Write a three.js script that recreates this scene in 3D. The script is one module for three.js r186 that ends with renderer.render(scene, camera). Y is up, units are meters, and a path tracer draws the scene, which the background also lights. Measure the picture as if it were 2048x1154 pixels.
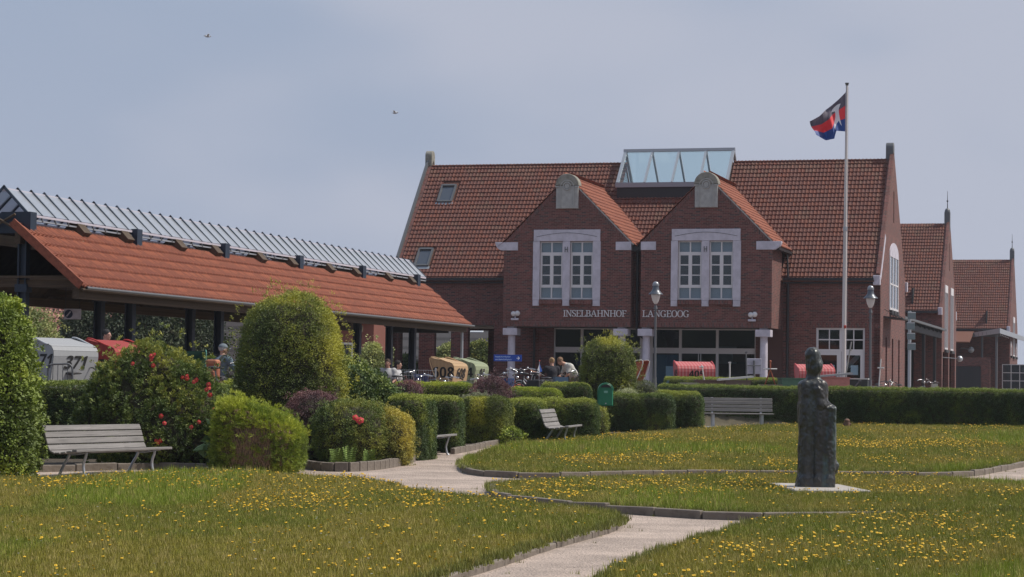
import * as THREE from 'three';
import { mergeGeometries } from 'three/addons/utils/BufferGeometryUtils.js';
import { RoundedBoxGeometry } from 'three/addons/geometries/RoundedBoxGeometry.js';
import { TextGeometry } from 'three/addons/geometries/TextGeometry.js';
import { FontLoader } from 'three/addons/loaders/FontLoader.js';
import { MeshSurfaceSampler } from 'three/addons/math/MeshSurfaceSampler.js';

// ---------------------------------------------------------------- camera, sky, sun, exposure
const F = 4500, EYE = 1.65, PITCH = Math.atan(191 / F), ROLL = 0.0135, YAW = Math.atan2(1276, F);
const scene = new THREE.Scene();
const camera = new THREE.PerspectiveCamera(2 * Math.atan(577 / F) * 180 / Math.PI, 1024 / 577, 0.5, 3000);
camera.position.set(0, EYE, 0);
camera.rotation.set(PITCH, 0, ROLL, 'YXZ');
camera.updateMatrixWorld();
const renderer = new THREE.WebGLRenderer({ antialias: true });
renderer.setSize(1024, 577);
renderer.toneMapping = THREE.LinearToneMapping;
renderer.toneMappingExposure = 1.0;
renderer.shadowMap.enabled = true;
// the station stands turned by YAW: U runs along its front to the right, N points out of its front
const U = new THREE.Vector3(Math.cos(YAW), 0, Math.sin(YAW)), N = new THREE.Vector3(-Math.sin(YAW), 0, Math.cos(YAW));
const SUN = new THREE.Vector3().addScaledVector(U, 0.55).addScaledVector(N, -0.2).add(new THREE.Vector3(0, 0.8, 0)).normalize();
const sun = new THREE.DirectionalLight(new THREE.Color(1, 0.93, 0.82), 4.1);
const sunTarget = new THREE.Object3D();
sunTarget.name = 'sun_target';
sun.name = 'sun';
sunTarget.position.set(0, 0, -70);
sun.position.copy(sunTarget.position).addScaledVector(SUN, 150);
sun.target = sunTarget;
sun.castShadow = true;
sun.shadow.radius = 2;
sun.shadow.mapSize.set(4096, 4096);
Object.assign(sun.shadow.camera, { left: -90, right: 90, top: 90, bottom: -90, near: 1, far: 420 });
scene.add(sun, sunTarget);
scene.fog = new THREE.FogExp2(new THREE.Color(0.72, 0.77, 0.86), 0.0002);

// ---------------------------------------------------------------- seeded randomness and noise
function rngOf(a) { return () => { a |= 0; a = a + 0x6D2B79F5 | 0; let t = Math.imul(a ^ a >>> 15, 1 | a); t = t + Math.imul(t ^ t >>> 7, 61 | t) ^ t; return ((t ^ t >>> 14) >>> 0) / 4294967296; }; }
const rnd = rngOf(12345);
const R = (a, b) => a + (b - a) * rnd();
function hash3(x, y, z) { let h = Math.imul(x, 374761393) + Math.imul(y, 668265263) + Math.imul(z, 1274126177) | 0; h = Math.imul(h ^ h >>> 13, 1274126177); return ((h ^ h >>> 16) >>> 0) / 4294967296; }
const sm = (t) => t * t * (3 - 2 * t), lerp = (a, b, t) => a + (b - a) * t, clamp = (x, a, b) => Math.min(b, Math.max(a, x));
const sstep = (a, b, x) => sm(clamp((x - a) / (b - a), 0, 1));
function noise3(x, y, z) {
  const i = Math.floor(x), j = Math.floor(y), k = Math.floor(z), u = sm(x - i), v = sm(y - j), w = sm(z - k);
  const c = (a, b, d) => hash3(i + a, j + b, k + d);
  return lerp(lerp(lerp(c(0, 0, 0), c(1, 0, 0), u), lerp(c(0, 1, 0), c(1, 1, 0), u), v), lerp(lerp(c(0, 0, 1), c(1, 0, 1), u), lerp(c(0, 1, 1), c(1, 1, 1), u), v), w);
}
function fbm(x, y, z = 0, o = 4) { let s = 0, a = 0.5, t = 0; for (let i = 0; i < o; i++) { s += a * noise3(x, y, z); t += a; a *= 0.5; x *= 2.03; y *= 2.03; z *= 2.03; } return s / t; }
function pnoise(x, y, per, seed) { // periodic in both directions
  const i = Math.floor(x), j = Math.floor(y), u = sm(x - i), v = sm(y - j), m = (a) => ((a % per) + per) % per;
  const c = (a, b) => hash3(m(i + a), m(j + b), seed);
  return lerp(lerp(c(0, 0), c(1, 0), u), lerp(c(0, 1), c(1, 1), u), v);
}
function pfbm(u, v, per, seed, o = 4) { let s = 0, a = 0.5, t = 0; for (let i = 0; i < o; i++) { s += a * pnoise(u * per, v * per, per, seed + i); t += a; a *= 0.55; per *= 2; } return s / t; }

// ---------------------------------------------------------------- sky: thin grey-blue haze with soft veils of cloud
{
  const W = 1024, Hh = 512, data = new Float32Array(W * Hh * 4), d = new THREE.Vector3();
  for (let j = 0; j < Hh; j++) for (let i = 0; i < W; i++) {
    const el = ((j + 0.5) / Hh - 0.5) * Math.PI, az = ((i + 0.5) / W - 0.5) * 2 * Math.PI;
    d.set(Math.cos(el) * Math.cos(az), Math.sin(el), Math.cos(el) * Math.sin(az));
    const e = Math.max(0, el), t = 1 - Math.exp(-e * 5.5);
    let r = lerp(0.425, 0.3, t), g = lerp(0.465, 0.385, t), b = lerp(0.575, 0.53, t);
    const q = 1 / (0.16 + Math.max(0, d.y)), cx = d.x * q, cz = d.z * q;
    let c = fbm(cx * 1.1 + 7, cz * 0.8 + 3, 2.5, 5) * 0.62 + fbm(d.x * 9 + 3, d.y * 26, d.z * 9, 4) * 0.38;
    c = sstep(0.4, 0.68, c + 0.6 * d.x);
    r = lerp(r, 0.48, c * 0.85); g = lerp(g, 0.51, c * 0.85); b = lerp(b, 0.61, c * 0.85);
    const s = Math.max(0, d.dot(SUN)), halo = 0.9 * Math.pow(s, 60) + 0.28 * Math.pow(s, 8);
    r += halo; g += halo * 0.96; b += halo * 0.88;
    if (el < 0) { const k = sstep(0, 0.12, -el); r = lerp(r, 0.16, k); g = lerp(g, 0.17, k); b = lerp(b, 0.15, k); }
    data.set([r, g, b, 1], (j * W + i) * 4);
  }
  const tex = new THREE.DataTexture(data, W, Hh, THREE.RGBAFormat, THREE.FloatType);
  tex.mapping = THREE.EquirectangularReflectionMapping;
  tex.magFilter = THREE.LinearFilter; tex.minFilter = THREE.LinearFilter;
  tex.wrapS = THREE.RepeatWrapping;
  tex.needsUpdate = true;
  scene.background = tex; scene.environment = tex;
}

// ---------------------------------------------------------------- pixel and ground helpers (photograph pixels, 2048 wide)
const V3 = (x, y, z) => new THREE.Vector3(x, y, z);
const gy = (z) => 0.0125 * (-z - 37);                       // the garden rises gently away from the path
const PLAZA = 1.0;
function ray(px, py) { const d = V3((px - 1024) / F, -(py - 577) / F, -1).applyQuaternion(camera.quaternion); return d.divideScalar(-d.z); }
function at(px, py, D) { return ray(px, py).multiplyScalar(D).add(camera.position); }
function onGarden(px, py) { const d = ray(px, py), t = (EYE + 0.4625) / (0.0125 - d.y); return V3(d.x * t, EYE + d.y * t, -t); }
function onPlaza(px, D) { const p = at(px, 770, D); p.y = PLAZA; return p; }
const O = V3(18.8338, PLAZA, -115);                          // right front corner of the station, at plaza level
const ST = (x, y, z) => V3(O.x, O.y, O.z).addScaledVector(U, x).addScaledVector(N, z).add(V3(0, y, 0));

// ---------------------------------------------------------------- naming
const used = {};
function numbered(n) { used[n] = (used[n] ?? -1) + 1; return used[n] ? n + '_' + String(used[n]).padStart(3, '0') : n; }
function tag(o, label, category, group) { o.userData.label = label; if (category) o.userData.category = category; if (group) o.userData.group = group; return o; }
function thing(name, label, category, pos, turn = 0, group) {
  const o = new THREE.Group(); o.name = numbered(name); scene.add(o);
  if (pos) o.position.copy(pos); o.rotation.y = turn;
  return tag(o, label, category, group);
}
function stThing(name, label, category, x = 0, y = 0, z = 0, group) { return thing(name, label, category, ST(x, y, z), -YAW, group); }
function shade(m) { m.castShadow = true; m.receiveShadow = true; return m; }
function plain(g) { // only position, normal and uv (and colour), not indexed, so that anything merges
  const h = g.index ? g.toNonIndexed() : g;
  for (const k of Object.keys(h.attributes)) if (!['position', 'normal', 'uv', 'color'].includes(k)) h.deleteAttribute(k);
  if (!h.attributes.uv) h.setAttribute('uv', new THREE.BufferAttribute(new Float32Array(h.attributes.position.count * 2), 2));
  return h;
}
function merge(list) { return list.length === 1 ? plain(list[0]) : mergeGeometries(list.map(plain)); }
function part(name, geo, mat, parent) {
  const m = shade(new THREE.Mesh(Array.isArray(geo) ? merge(geo) : geo, mat));
  m.name = name; (parent ?? scene).add(m); return m;
}
function sub(name, parent) { const g = new THREE.Group(); g.name = name; parent.add(g); return g; }
function struct(name, geo, mat) { const m = part(numbered(name), geo, mat); m.userData.kind = 'structure'; return m; }

// ---------------------------------------------------------------- geometry
const box = (w, h, d, x = 0, y = 0, z = 0, rx = 0, ry = 0, rz = 0) => { const g = new THREE.BoxGeometry(w, h, d); if (rx) g.rotateX(rx); if (rz) g.rotateZ(rz); if (ry) g.rotateY(ry); return g.translate(x, y, z); };
const bx = (x0, x1, y0, y1, z0, z1) => box(x1 - x0, y1 - y0, z1 - z0, (x0 + x1) / 2, (y0 + y1) / 2, (z0 + z1) / 2);
const rbox = (w, h, d, r, x = 0, y = 0, z = 0) => new RoundedBoxGeometry(w, h, d, 2, Math.min(r, w / 2.01, h / 2.01, d / 2.01)).translate(x, y, z);
function rod(a, b, r, r2 = r, seg = 8) {
  const d = b.clone().sub(a), g = new THREE.CylinderGeometry(r2, r, d.length(), seg);
  g.applyQuaternion(new THREE.Quaternion().setFromUnitVectors(V3(0, 1, 0), d.clone().normalize()));
  return g.translate((a.x + b.x) / 2, (a.y + b.y) / 2, (a.z + b.z) / 2);
}
const pipe = (pts, r, seg = 24, rad = 6, closed = false) => new THREE.TubeGeometry(new THREE.CatmullRomCurve3(pts.map((p) => V3(...p)), closed, 'catmullrom', 0.5), seg, r, rad, closed);
const ball = (r, x, y, z, sx = 1, sy = 1, sz = 1, a = 16, b = 12) => new THREE.SphereGeometry(r, a, b).scale(sx, sy, sz).translate(x, y, z);
const cyl = (r1, r2, h, x, y, z, seg = 16) => new THREE.CylinderGeometry(r2, r1, h, seg).translate(x, y, z);
function uvBox(g0, s = 1) { // uv in metres from the face's main direction
  const g = plain(g0), p = g.attributes.position, uv = g.attributes.uv, a = V3(), b = V3(), c = V3(), n = V3();
  for (let i = 0; i < p.count; i += 3) {
    a.fromBufferAttribute(p, i); b.fromBufferAttribute(p, i + 1); c.fromBufferAttribute(p, i + 2);
    n.crossVectors(b.clone().sub(a), c.clone().sub(a));
    const ax = Math.abs(n.x), ay = Math.abs(n.y), az = Math.abs(n.z);
    [a, b, c].forEach((v, k) => { const q = az >= ax && az >= ay ? [v.x, v.y] : ax >= ay ? [v.z, v.y] : [v.x, v.z]; uv.setXY(i + k, q[0] * s, q[1] * s); });
  }
  return g;
}
function shapeOf(pts, holes = []) {
  const s = new THREE.Shape(pts.map(([x, y]) => new THREE.Vector2(x, y)));
  for (const h of holes) s.holes.push(new THREE.Path(h.map(([x, y]) => new THREE.Vector2(x, y))));
  return s;
}
const rect = (x0, x1, y0, y1) => [[x0, y0], [x1, y0], [x1, y1], [x0, y1]];
const slab = (pts, holes, depth, bevel = 0) => new THREE.ExtrudeGeometry(shapeOf(pts, holes), { depth: depth - 2 * bevel, bevelEnabled: bevel > 0, bevelSize: bevel, bevelThickness: bevel, bevelOffset: -bevel, bevelSegments: 1, curveSegments: 12 }).translate(0, 0, bevel);
function tint(g0, c) { // one colour on all the vertices of a geometry
  const g = plain(g0), n = g.attributes.position.count, a = new Float32Array(n * 3);
  for (let i = 0; i < n; i++) a.set(c, i * 3);
  g.setAttribute('color', new THREE.BufferAttribute(a, 3)); return g;
}
// surface of f = 0 (f < 0 inside), by surface nets
function iso(f, lo, hi, cell) {
  const nx = Math.ceil((hi[0] - lo[0]) / cell) + 1, ny = Math.ceil((hi[1] - lo[1]) / cell) + 1, nz = Math.ceil((hi[2] - lo[2]) / cell) + 1;
  const v = new Float32Array(nx * ny * nz), id = (i, j, k) => (k * ny + j) * nx + i;
  for (let k = 0; k < nz; k++) for (let j = 0; j < ny; j++) for (let i = 0; i < nx; i++) v[id(i, j, k)] = f(lo[0] + i * cell, lo[1] + j * cell, lo[2] + k * cell);
  const pos = [], nor = [], vert = new Int32Array(nx * ny * nz).fill(-1), idx = [];
  const E = [[0, 1], [0, 2], [0, 4], [1, 3], [1, 5], [2, 3], [2, 6], [3, 7], [4, 5], [4, 6], [5, 7], [6, 7]];
  for (let k = 0; k < nz - 1; k++) for (let j = 0; j < ny - 1; j++) for (let i = 0; i < nx - 1; i++) {
    const c = []; let m = 0;
    for (let q = 0; q < 8; q++) { const w = v[id(i + (q & 1), j + (q >> 1 & 1), k + (q >> 2))]; c.push(w); if (w < 0) m++; }
    if (m === 0 || m === 8) continue;
    let x = 0, y = 0, z = 0, n = 0;
    for (const [a, b] of E) if ((c[a] < 0) !== (c[b] < 0)) { const t = c[a] / (c[a] - c[b]); x += lerp(a & 1, b & 1, t); y += lerp(a >> 1 & 1, b >> 1 & 1, t); z += lerp(a >> 2, b >> 2, t); n++; }
    vert[id(i, j, k)] = pos.length / 3;
    const X = lo[0] + (i + x / n) * cell, Y = lo[1] + (j + y / n) * cell, Z = lo[2] + (k + z / n) * cell, e = cell * 0.6;
    pos.push(X, Y, Z);
    const g = V3(f(X + e, Y, Z) - f(X - e, Y, Z), f(X, Y + e, Z) - f(X, Y - e, Z), f(X, Y, Z + e) - f(X, Y, Z - e)).normalize();
    nor.push(g.x, g.y, g.z);
  }
  const quad = (a, b, c, d, flip) => { if (a < 0 || b < 0 || c < 0 || d < 0) return; if (flip) idx.push(a, c, b, a, d, c); else idx.push(a, b, c, a, c, d); };
  for (let k = 1; k < nz - 1; k++) for (let j = 1; j < ny - 1; j++) for (let i = 1; i < nx - 1; i++) {
    const s = v[id(i, j, k)] < 0;
    if (s !== v[id(i + 1, j, k)] < 0) quad(vert[id(i, j - 1, k - 1)], vert[id(i, j, k - 1)], vert[id(i, j, k)], vert[id(i, j - 1, k)], !s);
    if (s !== v[id(i, j + 1, k)] < 0) quad(vert[id(i - 1, j, k - 1)], vert[id(i - 1, j, k)], vert[id(i, j, k)], vert[id(i, j, k - 1)], !s);
    if (s !== v[id(i, j, k + 1)] < 0) quad(vert[id(i - 1, j - 1, k)], vert[id(i, j - 1, k)], vert[id(i, j, k)], vert[id(i - 1, j, k)], !s);
  }
  const g = new THREE.BufferGeometry();
  g.setAttribute('position', new THREE.Float32BufferAttribute(pos, 3));
  g.setAttribute('normal', new THREE.Float32BufferAttribute(nor, 3));
  const uv = new Float32Array(pos.length / 3 * 2); for (let i = 0; i < uv.length / 2; i++) { uv[2 * i] = pos[3 * i] + pos[3 * i + 2]; uv[2 * i + 1] = pos[3 * i + 1]; }
  g.setAttribute('uv', new THREE.BufferAttribute(uv, 2));
  g.setIndex(idx); return g;
}
const smin = (a, b, k) => { const h = Math.max(k - Math.abs(a - b), 0) / k; return Math.min(a, b) - h * h * k * 0.25; };
function capsule(x, y, z, a, b, ra, rb) { // tapered
  const bx_ = b[0] - a[0], by = b[1] - a[1], bz = b[2] - a[2], px = x - a[0], py = y - a[1], pz = z - a[2];
  const t = clamp((px * bx_ + py * by + pz * bz) / (bx_ * bx_ + by * by + bz * bz + 1e-9), 0, 1);
  return Math.hypot(px - bx_ * t, py - by * t, pz - bz * t) - lerp(ra, rb, t);
}

// ---------------------------------------------------------------- textures
function dataTex(n, fn, srgb = true, rep) { // fn(u, v) -> [r, g, b] 0..1
  const d = new Uint8Array(n * n * 4);
  for (let j = 0; j < n; j++) for (let i = 0; i < n; i++) { const c = fn((i + 0.5) / n, (j + 0.5) / n), o = (j * n + i) * 4; d[o] = clamp(c[0], 0, 1) * 255; d[o + 1] = clamp(c[1], 0, 1) * 255; d[o + 2] = clamp(c[2], 0, 1) * 255; d[o + 3] = 255; }
  const t = new THREE.DataTexture(d, n, n, THREE.RGBAFormat);
  t.wrapS = t.wrapT = THREE.RepeatWrapping; t.magFilter = THREE.LinearFilter; t.minFilter = THREE.LinearMipmapLinearFilter; t.generateMipmaps = true;
  if (srgb) t.colorSpace = THREE.SRGBColorSpace;
  if (rep) t.repeat.set(rep[0], rep[1]);
  t.needsUpdate = true; return t;
}
const S = (l) => Math.pow(clamp(l, 0, 1), 1 / 2.2);              // linear to screen value
const rgb = (r, g, b) => new THREE.Color().setRGB(r, g, b);
function std(r, g, b, rough = 0.8, more = {}) { return new THREE.MeshStandardMaterial({ color: rgb(r, g, b), roughness: rough, ...more }); }
function mottled(n, per, seed, c, amp, fine = 0.3) { return dataTex(n, (u, v) => { const k = 1 + amp * (pfbm(u, v, per, seed) - 0.5) * 2 + fine * (hash3(Math.floor(u * n), Math.floor(v * n), seed) - 0.5); return [S(c[0] * k), S(c[1] * k), S(c[2] * k)]; }); }
function brickTex(seed, soldier) { // 2 m x 2 m, courses of 83 mm
  const nu = 8, nv = 24, N_ = 1024;
  const cell = (u, v) => { const y = v * nv, r = Math.floor(y), x = u * nu + (r & 1 ? 0.5 : 0), cI = Math.floor(x); const fx = x - cI, fy = y - r; const e = Math.min(Math.min(fx, 1 - fx) * 250, Math.min(fy, 1 - fy) * 83.3); return [((cI % nu) + nu) % nu, r, e]; };
  const col = dataTex(N_, (u, v) => {
    if (soldier) [u, v] = [v, u];
    const [c, r, e] = cell(u, v), h = hash3(c, r, seed), h2 = hash3(c, r, seed + 9), big = pfbm(u, v, 3, seed + 3, 3);
    const m = sstep(4.5, 8.5, e + 2 * (pnoise(u * 128, v * 128, 128, seed) - 0.5)), k = 0.66 + 0.68 * h + 0.3 * (big - 0.5) + 0.25 * (pnoise(u * 200, v * 200, 200, seed + 5) - 0.5);
    const b = h2 < 0.16 ? [0.082, 0.048, 0.046] : [0.118 + 0.03 * h2, 0.046, 0.04], q = 1.0 + 0.2 * (big - 0.5);
    return [S(lerp(0.22 * q, b[0] * k, m)), S(lerp(0.15 * q, b[1] * k, m)), S(lerp(0.132 * q, b[2] * k, m))];
  });
  const bump = dataTex(N_, (u, v) => { if (soldier) [u, v] = [v, u]; const [c, r, e] = cell(u, v), m = sstep(3, 7, e); const k = m * (0.75 + 0.25 * hash3(c, r, 4)) - 0.08 * pnoise(u * 150, v * 150, 150, 3); return [k, k, k]; }, false);
  for (const t of [col, bump]) t.repeat.set(0.5, 0.5);
  return new THREE.MeshStandardMaterial({ map: col, bumpMap: bump, bumpScale: 0.006, roughness: 0.88 });
}
const M = {};
M.brick = brickTex(11); M.soldier = brickTex(37, true);
const specks = mottled(512, 6, 5, [0.9, 0.9, 0.9], 0.22, 0.12);
const rough1 = dataTex(256, (u, v) => { const k = 0.5 + 0.8 * (pfbm(u, v, 8, 77) - 0.5); return [k, k, k]; }, false);
const withMap = (m, map, rep, bump = 0) => { const t = map.clone(); t.repeat.set(rep, rep); t.needsUpdate = true; m.map = t; if (bump) { const b = rough1.clone(); b.repeat.set(rep * 1.7, rep * 1.7); b.needsUpdate = true; m.bumpMap = b; m.bumpScale = bump; } return m; };
M.white = withMap(std(0.55, 0.52, 0.6, 0.6), specks, 0.7);
M.frame = std(0.62, 0.6, 0.62, 0.45);
M.greyframe = std(0.52, 0.5, 0.51, 0.5);
M.stone = withMap(std(0.4, 0.395, 0.385, 0.9), specks, 1.1, 0.004);
M.oldstone = withMap(std(0.27, 0.26, 0.235, 0.95), mottled(256, 8, 15, [0.9, 0.9, 0.86], 0.5, 0.3), 0.9, 0.006);
M.black = std(0.018, 0.018, 0.022, 0.5);
M.dark = std(0.03, 0.03, 0.035, 0.7);
M.lead = std(0.12, 0.125, 0.135, 0.55, { metalness: 0.3 });
M.zinc = std(0.42, 0.44, 0.47, 0.42, { metalness: 0.6 });
M.steel = std(0.33, 0.34, 0.36, 0.38, { metalness: 0.8 });
M.chrome = std(0.62, 0.62, 0.63, 0.22, { metalness: 1 });
M.blue = withMap(std(0.014, 0.027, 0.052, 0.5), specks, 0.8);
M.timber = withMap(std(0.09, 0.062, 0.042, 0.85), mottled(256, 5, 21, [0.9, 0.88, 0.85], 0.5, 0.3), 1.4, 0.003);
M.tile = new THREE.MeshStandardMaterial({ vertexColors: true, roughness: 0.78, color: rgb(1, 1, 1) });
withMap(M.tile, mottled(512, 7, 61, [0.86, 0.86, 0.86], 0.42, 0.3), 0.9);
M.deck = std(0.13, 0.05, 0.032, 0.9);
M.glass = new THREE.MeshPhysicalMaterial({ color: rgb(0.86, 0.92, 0.95), roughness: 0.03, transmission: 1, thickness: 0, ior: 1.5 });
M.skyglass = new THREE.MeshPhysicalMaterial({ color: rgb(0.93, 0.98, 0.985), roughness: 0.04, transmission: 1, thickness: 0, ior: 1.5 });
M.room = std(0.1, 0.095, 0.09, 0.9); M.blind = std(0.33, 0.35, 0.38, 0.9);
M.floor = std(0.2, 0.19, 0.18, 0.6);
{
  const wood = dataTex(512, (u, v) => { const k = 0.8 + 0.5 * (pfbm(u * 0.25, v, 24, 3, 4) - 0.5) * 2 * 0.55 + 0.3 * (pfbm(u, v, 3, 14, 3) - 0.5) + 0.14 * (pnoise(u * 16, v * 256, 256, 8) - 0.5); return [S(0.26 * k), S(0.245 * k), S(0.24 * k)]; });
  M.greywood = new THREE.MeshStandardMaterial({ map: wood, roughness: 0.85 });
}
M.kerb = withMap(std(0.19, 0.162, 0.138, 0.95), mottled(256, 6, 31, [0.9, 0.88, 0.86], 0.6, 0.4), 1.2, 0.006);
// ---------------------------------------------------------------- ground: garden, plaza, paths, lawns, kerbs
// the garden is a gently rising plane; behind its hedges the plaza lies higher
const EDGE = [[-900, 45], [700, 45.5], [850, 52], [1000, 60], [1200, 66], [1400, 70.6], [2100, 72], [3200, 72]].map(([px, D]) => { const p = at(px, 770, D); return [p.x, D]; });
function edgeD(x) { if (x <= EDGE[0][0]) return EDGE[0][1]; for (let i = 1; i < EDGE.length; i++) if (x < EDGE[i][0]) return lerp(EDGE[i - 1][1], EDGE[i][1], (x - EDGE[i - 1][0]) / (EDGE[i][0] - EDGE[i - 1][0])); return EDGE[EDGE.length - 1][1]; }
const groundY = (x, z) => lerp(Math.max(-0.46, gy(z)), PLAZA, sstep(-0.35, 0.15, -z - edgeD(x)));
{
  const xs = [], zs = [];
  for (let x = -1500; x < -40; x += 60) xs.push(x); for (let x = -40; x <= 40; x += 1) xs.push(x); for (let x = 60; x <= 1500; x += 60) xs.push(x);
  for (let z = 900; z > 10; z -= 50) zs.push(z); for (let z = 0; z > -42; z -= 3) zs.push(z); for (let z = -42; z > -76; z -= 0.3) zs.push(z); for (let z = -80; z > -300; z -= 20) zs.push(z); for (let z = -340; z > -1800; z -= 80) zs.push(z);
  const pos = [], uv = [], idx = [];
  for (const z of zs) for (const x of xs) { pos.push(x, groundY(x, z) - 0.02, z); uv.push(x, z); }
  const w = xs.length;
  for (let j = 0; j < zs.length - 1; j++) for (let i = 0; i < w - 1; i++) { const a = j * w + i; idx.push(a, a + 1, a + w, a + 1, a + w + 1, a + w); }
  const g = new THREE.BufferGeometry();
  g.setAttribute('position', new THREE.Float32BufferAttribute(pos, 3)); g.setAttribute('uv', new THREE.Float32BufferAttribute(uv, 2)); g.setIndex(idx); g.computeVertexNormals();
  const earth = mottled(512, 8, 91, [0.1, 0.085, 0.055], 0.5, 0.4); earth.repeat.set(0.3, 0.3);
  M.earth = new THREE.MeshStandardMaterial({ map: earth, roughness: 1 });
  struct('ground', g, M.earth);
}
// a sheet or a low slab on the garden plane from an outline [x, distance]
function gardenSlab(outline, base, h, hole) {
  const g = plain(new THREE.ExtrudeGeometry(shapeOf(outline, hole ?? []), { depth: h, bevelEnabled: false }));
  const p = g.attributes.position, uv = g.attributes.uv;
  for (let i = 0; i < p.count; i++) { const x = p.getX(i), D = p.getY(i), q = p.getZ(i); p.setXYZ(i, x, gy(-D) + base + q, -D); uv.setXY(i, x, D); }
  g.computeVertexNormals(); return g;
}
const toGround = (list) => list.map(([px, py]) => { const p = onGarden(px, py); return [p.x, -p.z]; });
function smooth(pts, n, closed = false) { const c = new THREE.CatmullRomCurve3(pts.map(([x, y]) => V3(x, y, 0)), closed, 'centripetal'); return c.getSpacedPoints(n).map((p) => [p.x, p.y]); }
{ // gravel everywhere in the garden, lawns lie on it
  const pts = [[-14, 12], [30, 12]];
  for (let x = 30; x >= -14; x -= 1) pts.push([x, edgeD(x) - 0.45]);
  const t = dataTex(1024, (u, v) => { const a = hash3(Math.floor(u * 1024), Math.floor(v * 1024), 4), b = pfbm(u, v, 160, 6, 2), c = pfbm(u, v, 5, 9, 4); const k = 0.76 + 0.5 * (b - 0.5) + 0.34 * (a - 0.5) + 0.55 * (c - 0.5); return [S(0.52 * k), S(0.42 * k), S(0.36 * k)]; });
  const b = dataTex(512, (u, v) => { const k = pfbm(u, v, 100, 16, 2); return [k, k, k]; }, false);
  t.repeat.set(0.42, 0.42); b.repeat.set(0.6, 0.6);
  struct('gravel_path', gardenSlab(pts, -0.016, 0.02), new THREE.MeshStandardMaterial({ map: t, bumpMap: b, bumpScale: 0.02, roughness: 1 }));
}
{ // plaza paving behind the hedges
  const pts = []; for (let x = -60; x <= 60; x += 1) pts.push([x, edgeD(x) + 0.2]); pts.push([60, 260], [-60, 260]);
  const g = uvBox(new THREE.ShapeGeometry(shapeOf(pts)).rotateX(-Math.PI / 2).translate(0, PLAZA + 0.004, 0));
  const t = mottled(512, 10, 41, [0.24, 0.2, 0.18], 0.3, 0.3); t.repeat.set(0.4, 0.4);
  struct('paved_plaza', g, new THREE.MeshStandardMaterial({ map: t, roughness: 0.95 }));
}
const LAWNS = {
  front: toGround([[-420, 958], [-60, 968], [90, 968], [220, 962], [345, 956], [480, 957], [600, 962], [700, 968], [770, 980], [860, 996], [980, 1011], [1090, 1022], [1170, 1031], [1222, 1041], [1238, 1050], [1222, 1062], [1150, 1082], [1090, 1099], [1000, 1129], [890, 1162], [740, 1205], [400, 1330], [-500, 1330]]),
  right: toGround([[1210, 1172], [1290, 1135], [1350, 1107], [1420, 1086], [1500, 1061], [1580, 1048], [1700, 1043], [1850, 1041], [2048, 1038], [2500, 1032], [2700, 1300], [1500, 1400]]),
  middle: toGround([[986, 987], [990, 979], [1010, 977], [1060, 973], [1150, 968], [1300, 963], [1500, 960], [1700, 961], [1850, 966], [1930, 971], [2048, 979], [2400, 995], [2500, 1028], [2048, 1033], [1800, 1036], [1650, 1038], [1550, 1039], [1450, 1037], [1330, 1030], [1220, 1023], [1130, 1015], [1060, 1007], [1005, 998]]),
  far: toGround([[926, 939], [930, 930], [948, 919], [1000, 905], [1060, 894], [1130, 886], [1210, 879], [1300, 872], [1400, 865], [1480, 860], [1560, 856.5], [1700, 855.5], [2048, 856], [2500, 858], [2500, 890], [2200, 915], [2048, 931], [1990, 942], [1930, 951], [1850, 953], [1700, 951], [1500, 949], [1300, 950], [1180, 953], [1090, 955], [1000, 953], [950, 948]]),
};
for (const k in LAWNS) LAWNS[k] = smooth(LAWNS[k], 220, true);
{
  const t = dataTex(1024, (u, v) => { const a = pfbm(u, v, 6, 50, 5), c = pfbm(u, v, 120, 52, 2), d = hash3(Math.floor(u * 1024), Math.floor(v * 512), 3); const k = 0.75 + 0.5 * (c - 0.5) + 0.35 * (d - 0.5); const q = sstep(0.36, 0.66, a); return [S(lerp(0.1, 0.19, q) * k), S(lerp(0.13, 0.16, q) * k), S(lerp(0.014, 0.03, q) * k)]; });
  t.repeat.set(0.16, 0.16);
  M.turf = new THREE.MeshStandardMaterial({ map: t, roughness: 1 });
  for (const k in LAWNS) struct('lawn', gardenSlab(LAWNS[k], 0.005, 0.075), M.turf);
}
{ // dark soil of the planted beds
  const t = mottled(512, 9, 33, [0.06, 0.046, 0.032], 0.5, 0.5); t.repeat.set(0.5, 0.5);
  const bed = toGround([[-300, 944], [95, 937], [200, 935], [420, 939], [560, 941], [610, 936], [650, 934], [720, 934], [790, 928], [830, 918], [900, 902], [960, 892], [1010, 884], [1080, 884], [1200, 872], [1330, 866], [1400, 861]]);
  for (const [px, D] of [[1400, 70], [1200, 65.3], [1000, 59.3], [850, 51.3], [700, 44.8], [-300, 44.4]]) { const p = at(px, 770, D); bed.push([p.x, D]); }
  struct('flower_bed', gardenSlab(bed, 0.008, 0.03), new THREE.MeshStandardMaterial({ map: t, roughness: 1 }));
}
const inPoly = (poly, x, y) => { let c = false; for (let i = 0, j = poly.length - 1; i < poly.length; j = i++) { const [xi, yi] = poly[i], [xj, yj] = poly[j]; if ((yi > y) !== (yj > y) && x < (xj - xi) * (y - yi) / (yj - yi) + xi) c = !c; } return c; };
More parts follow.
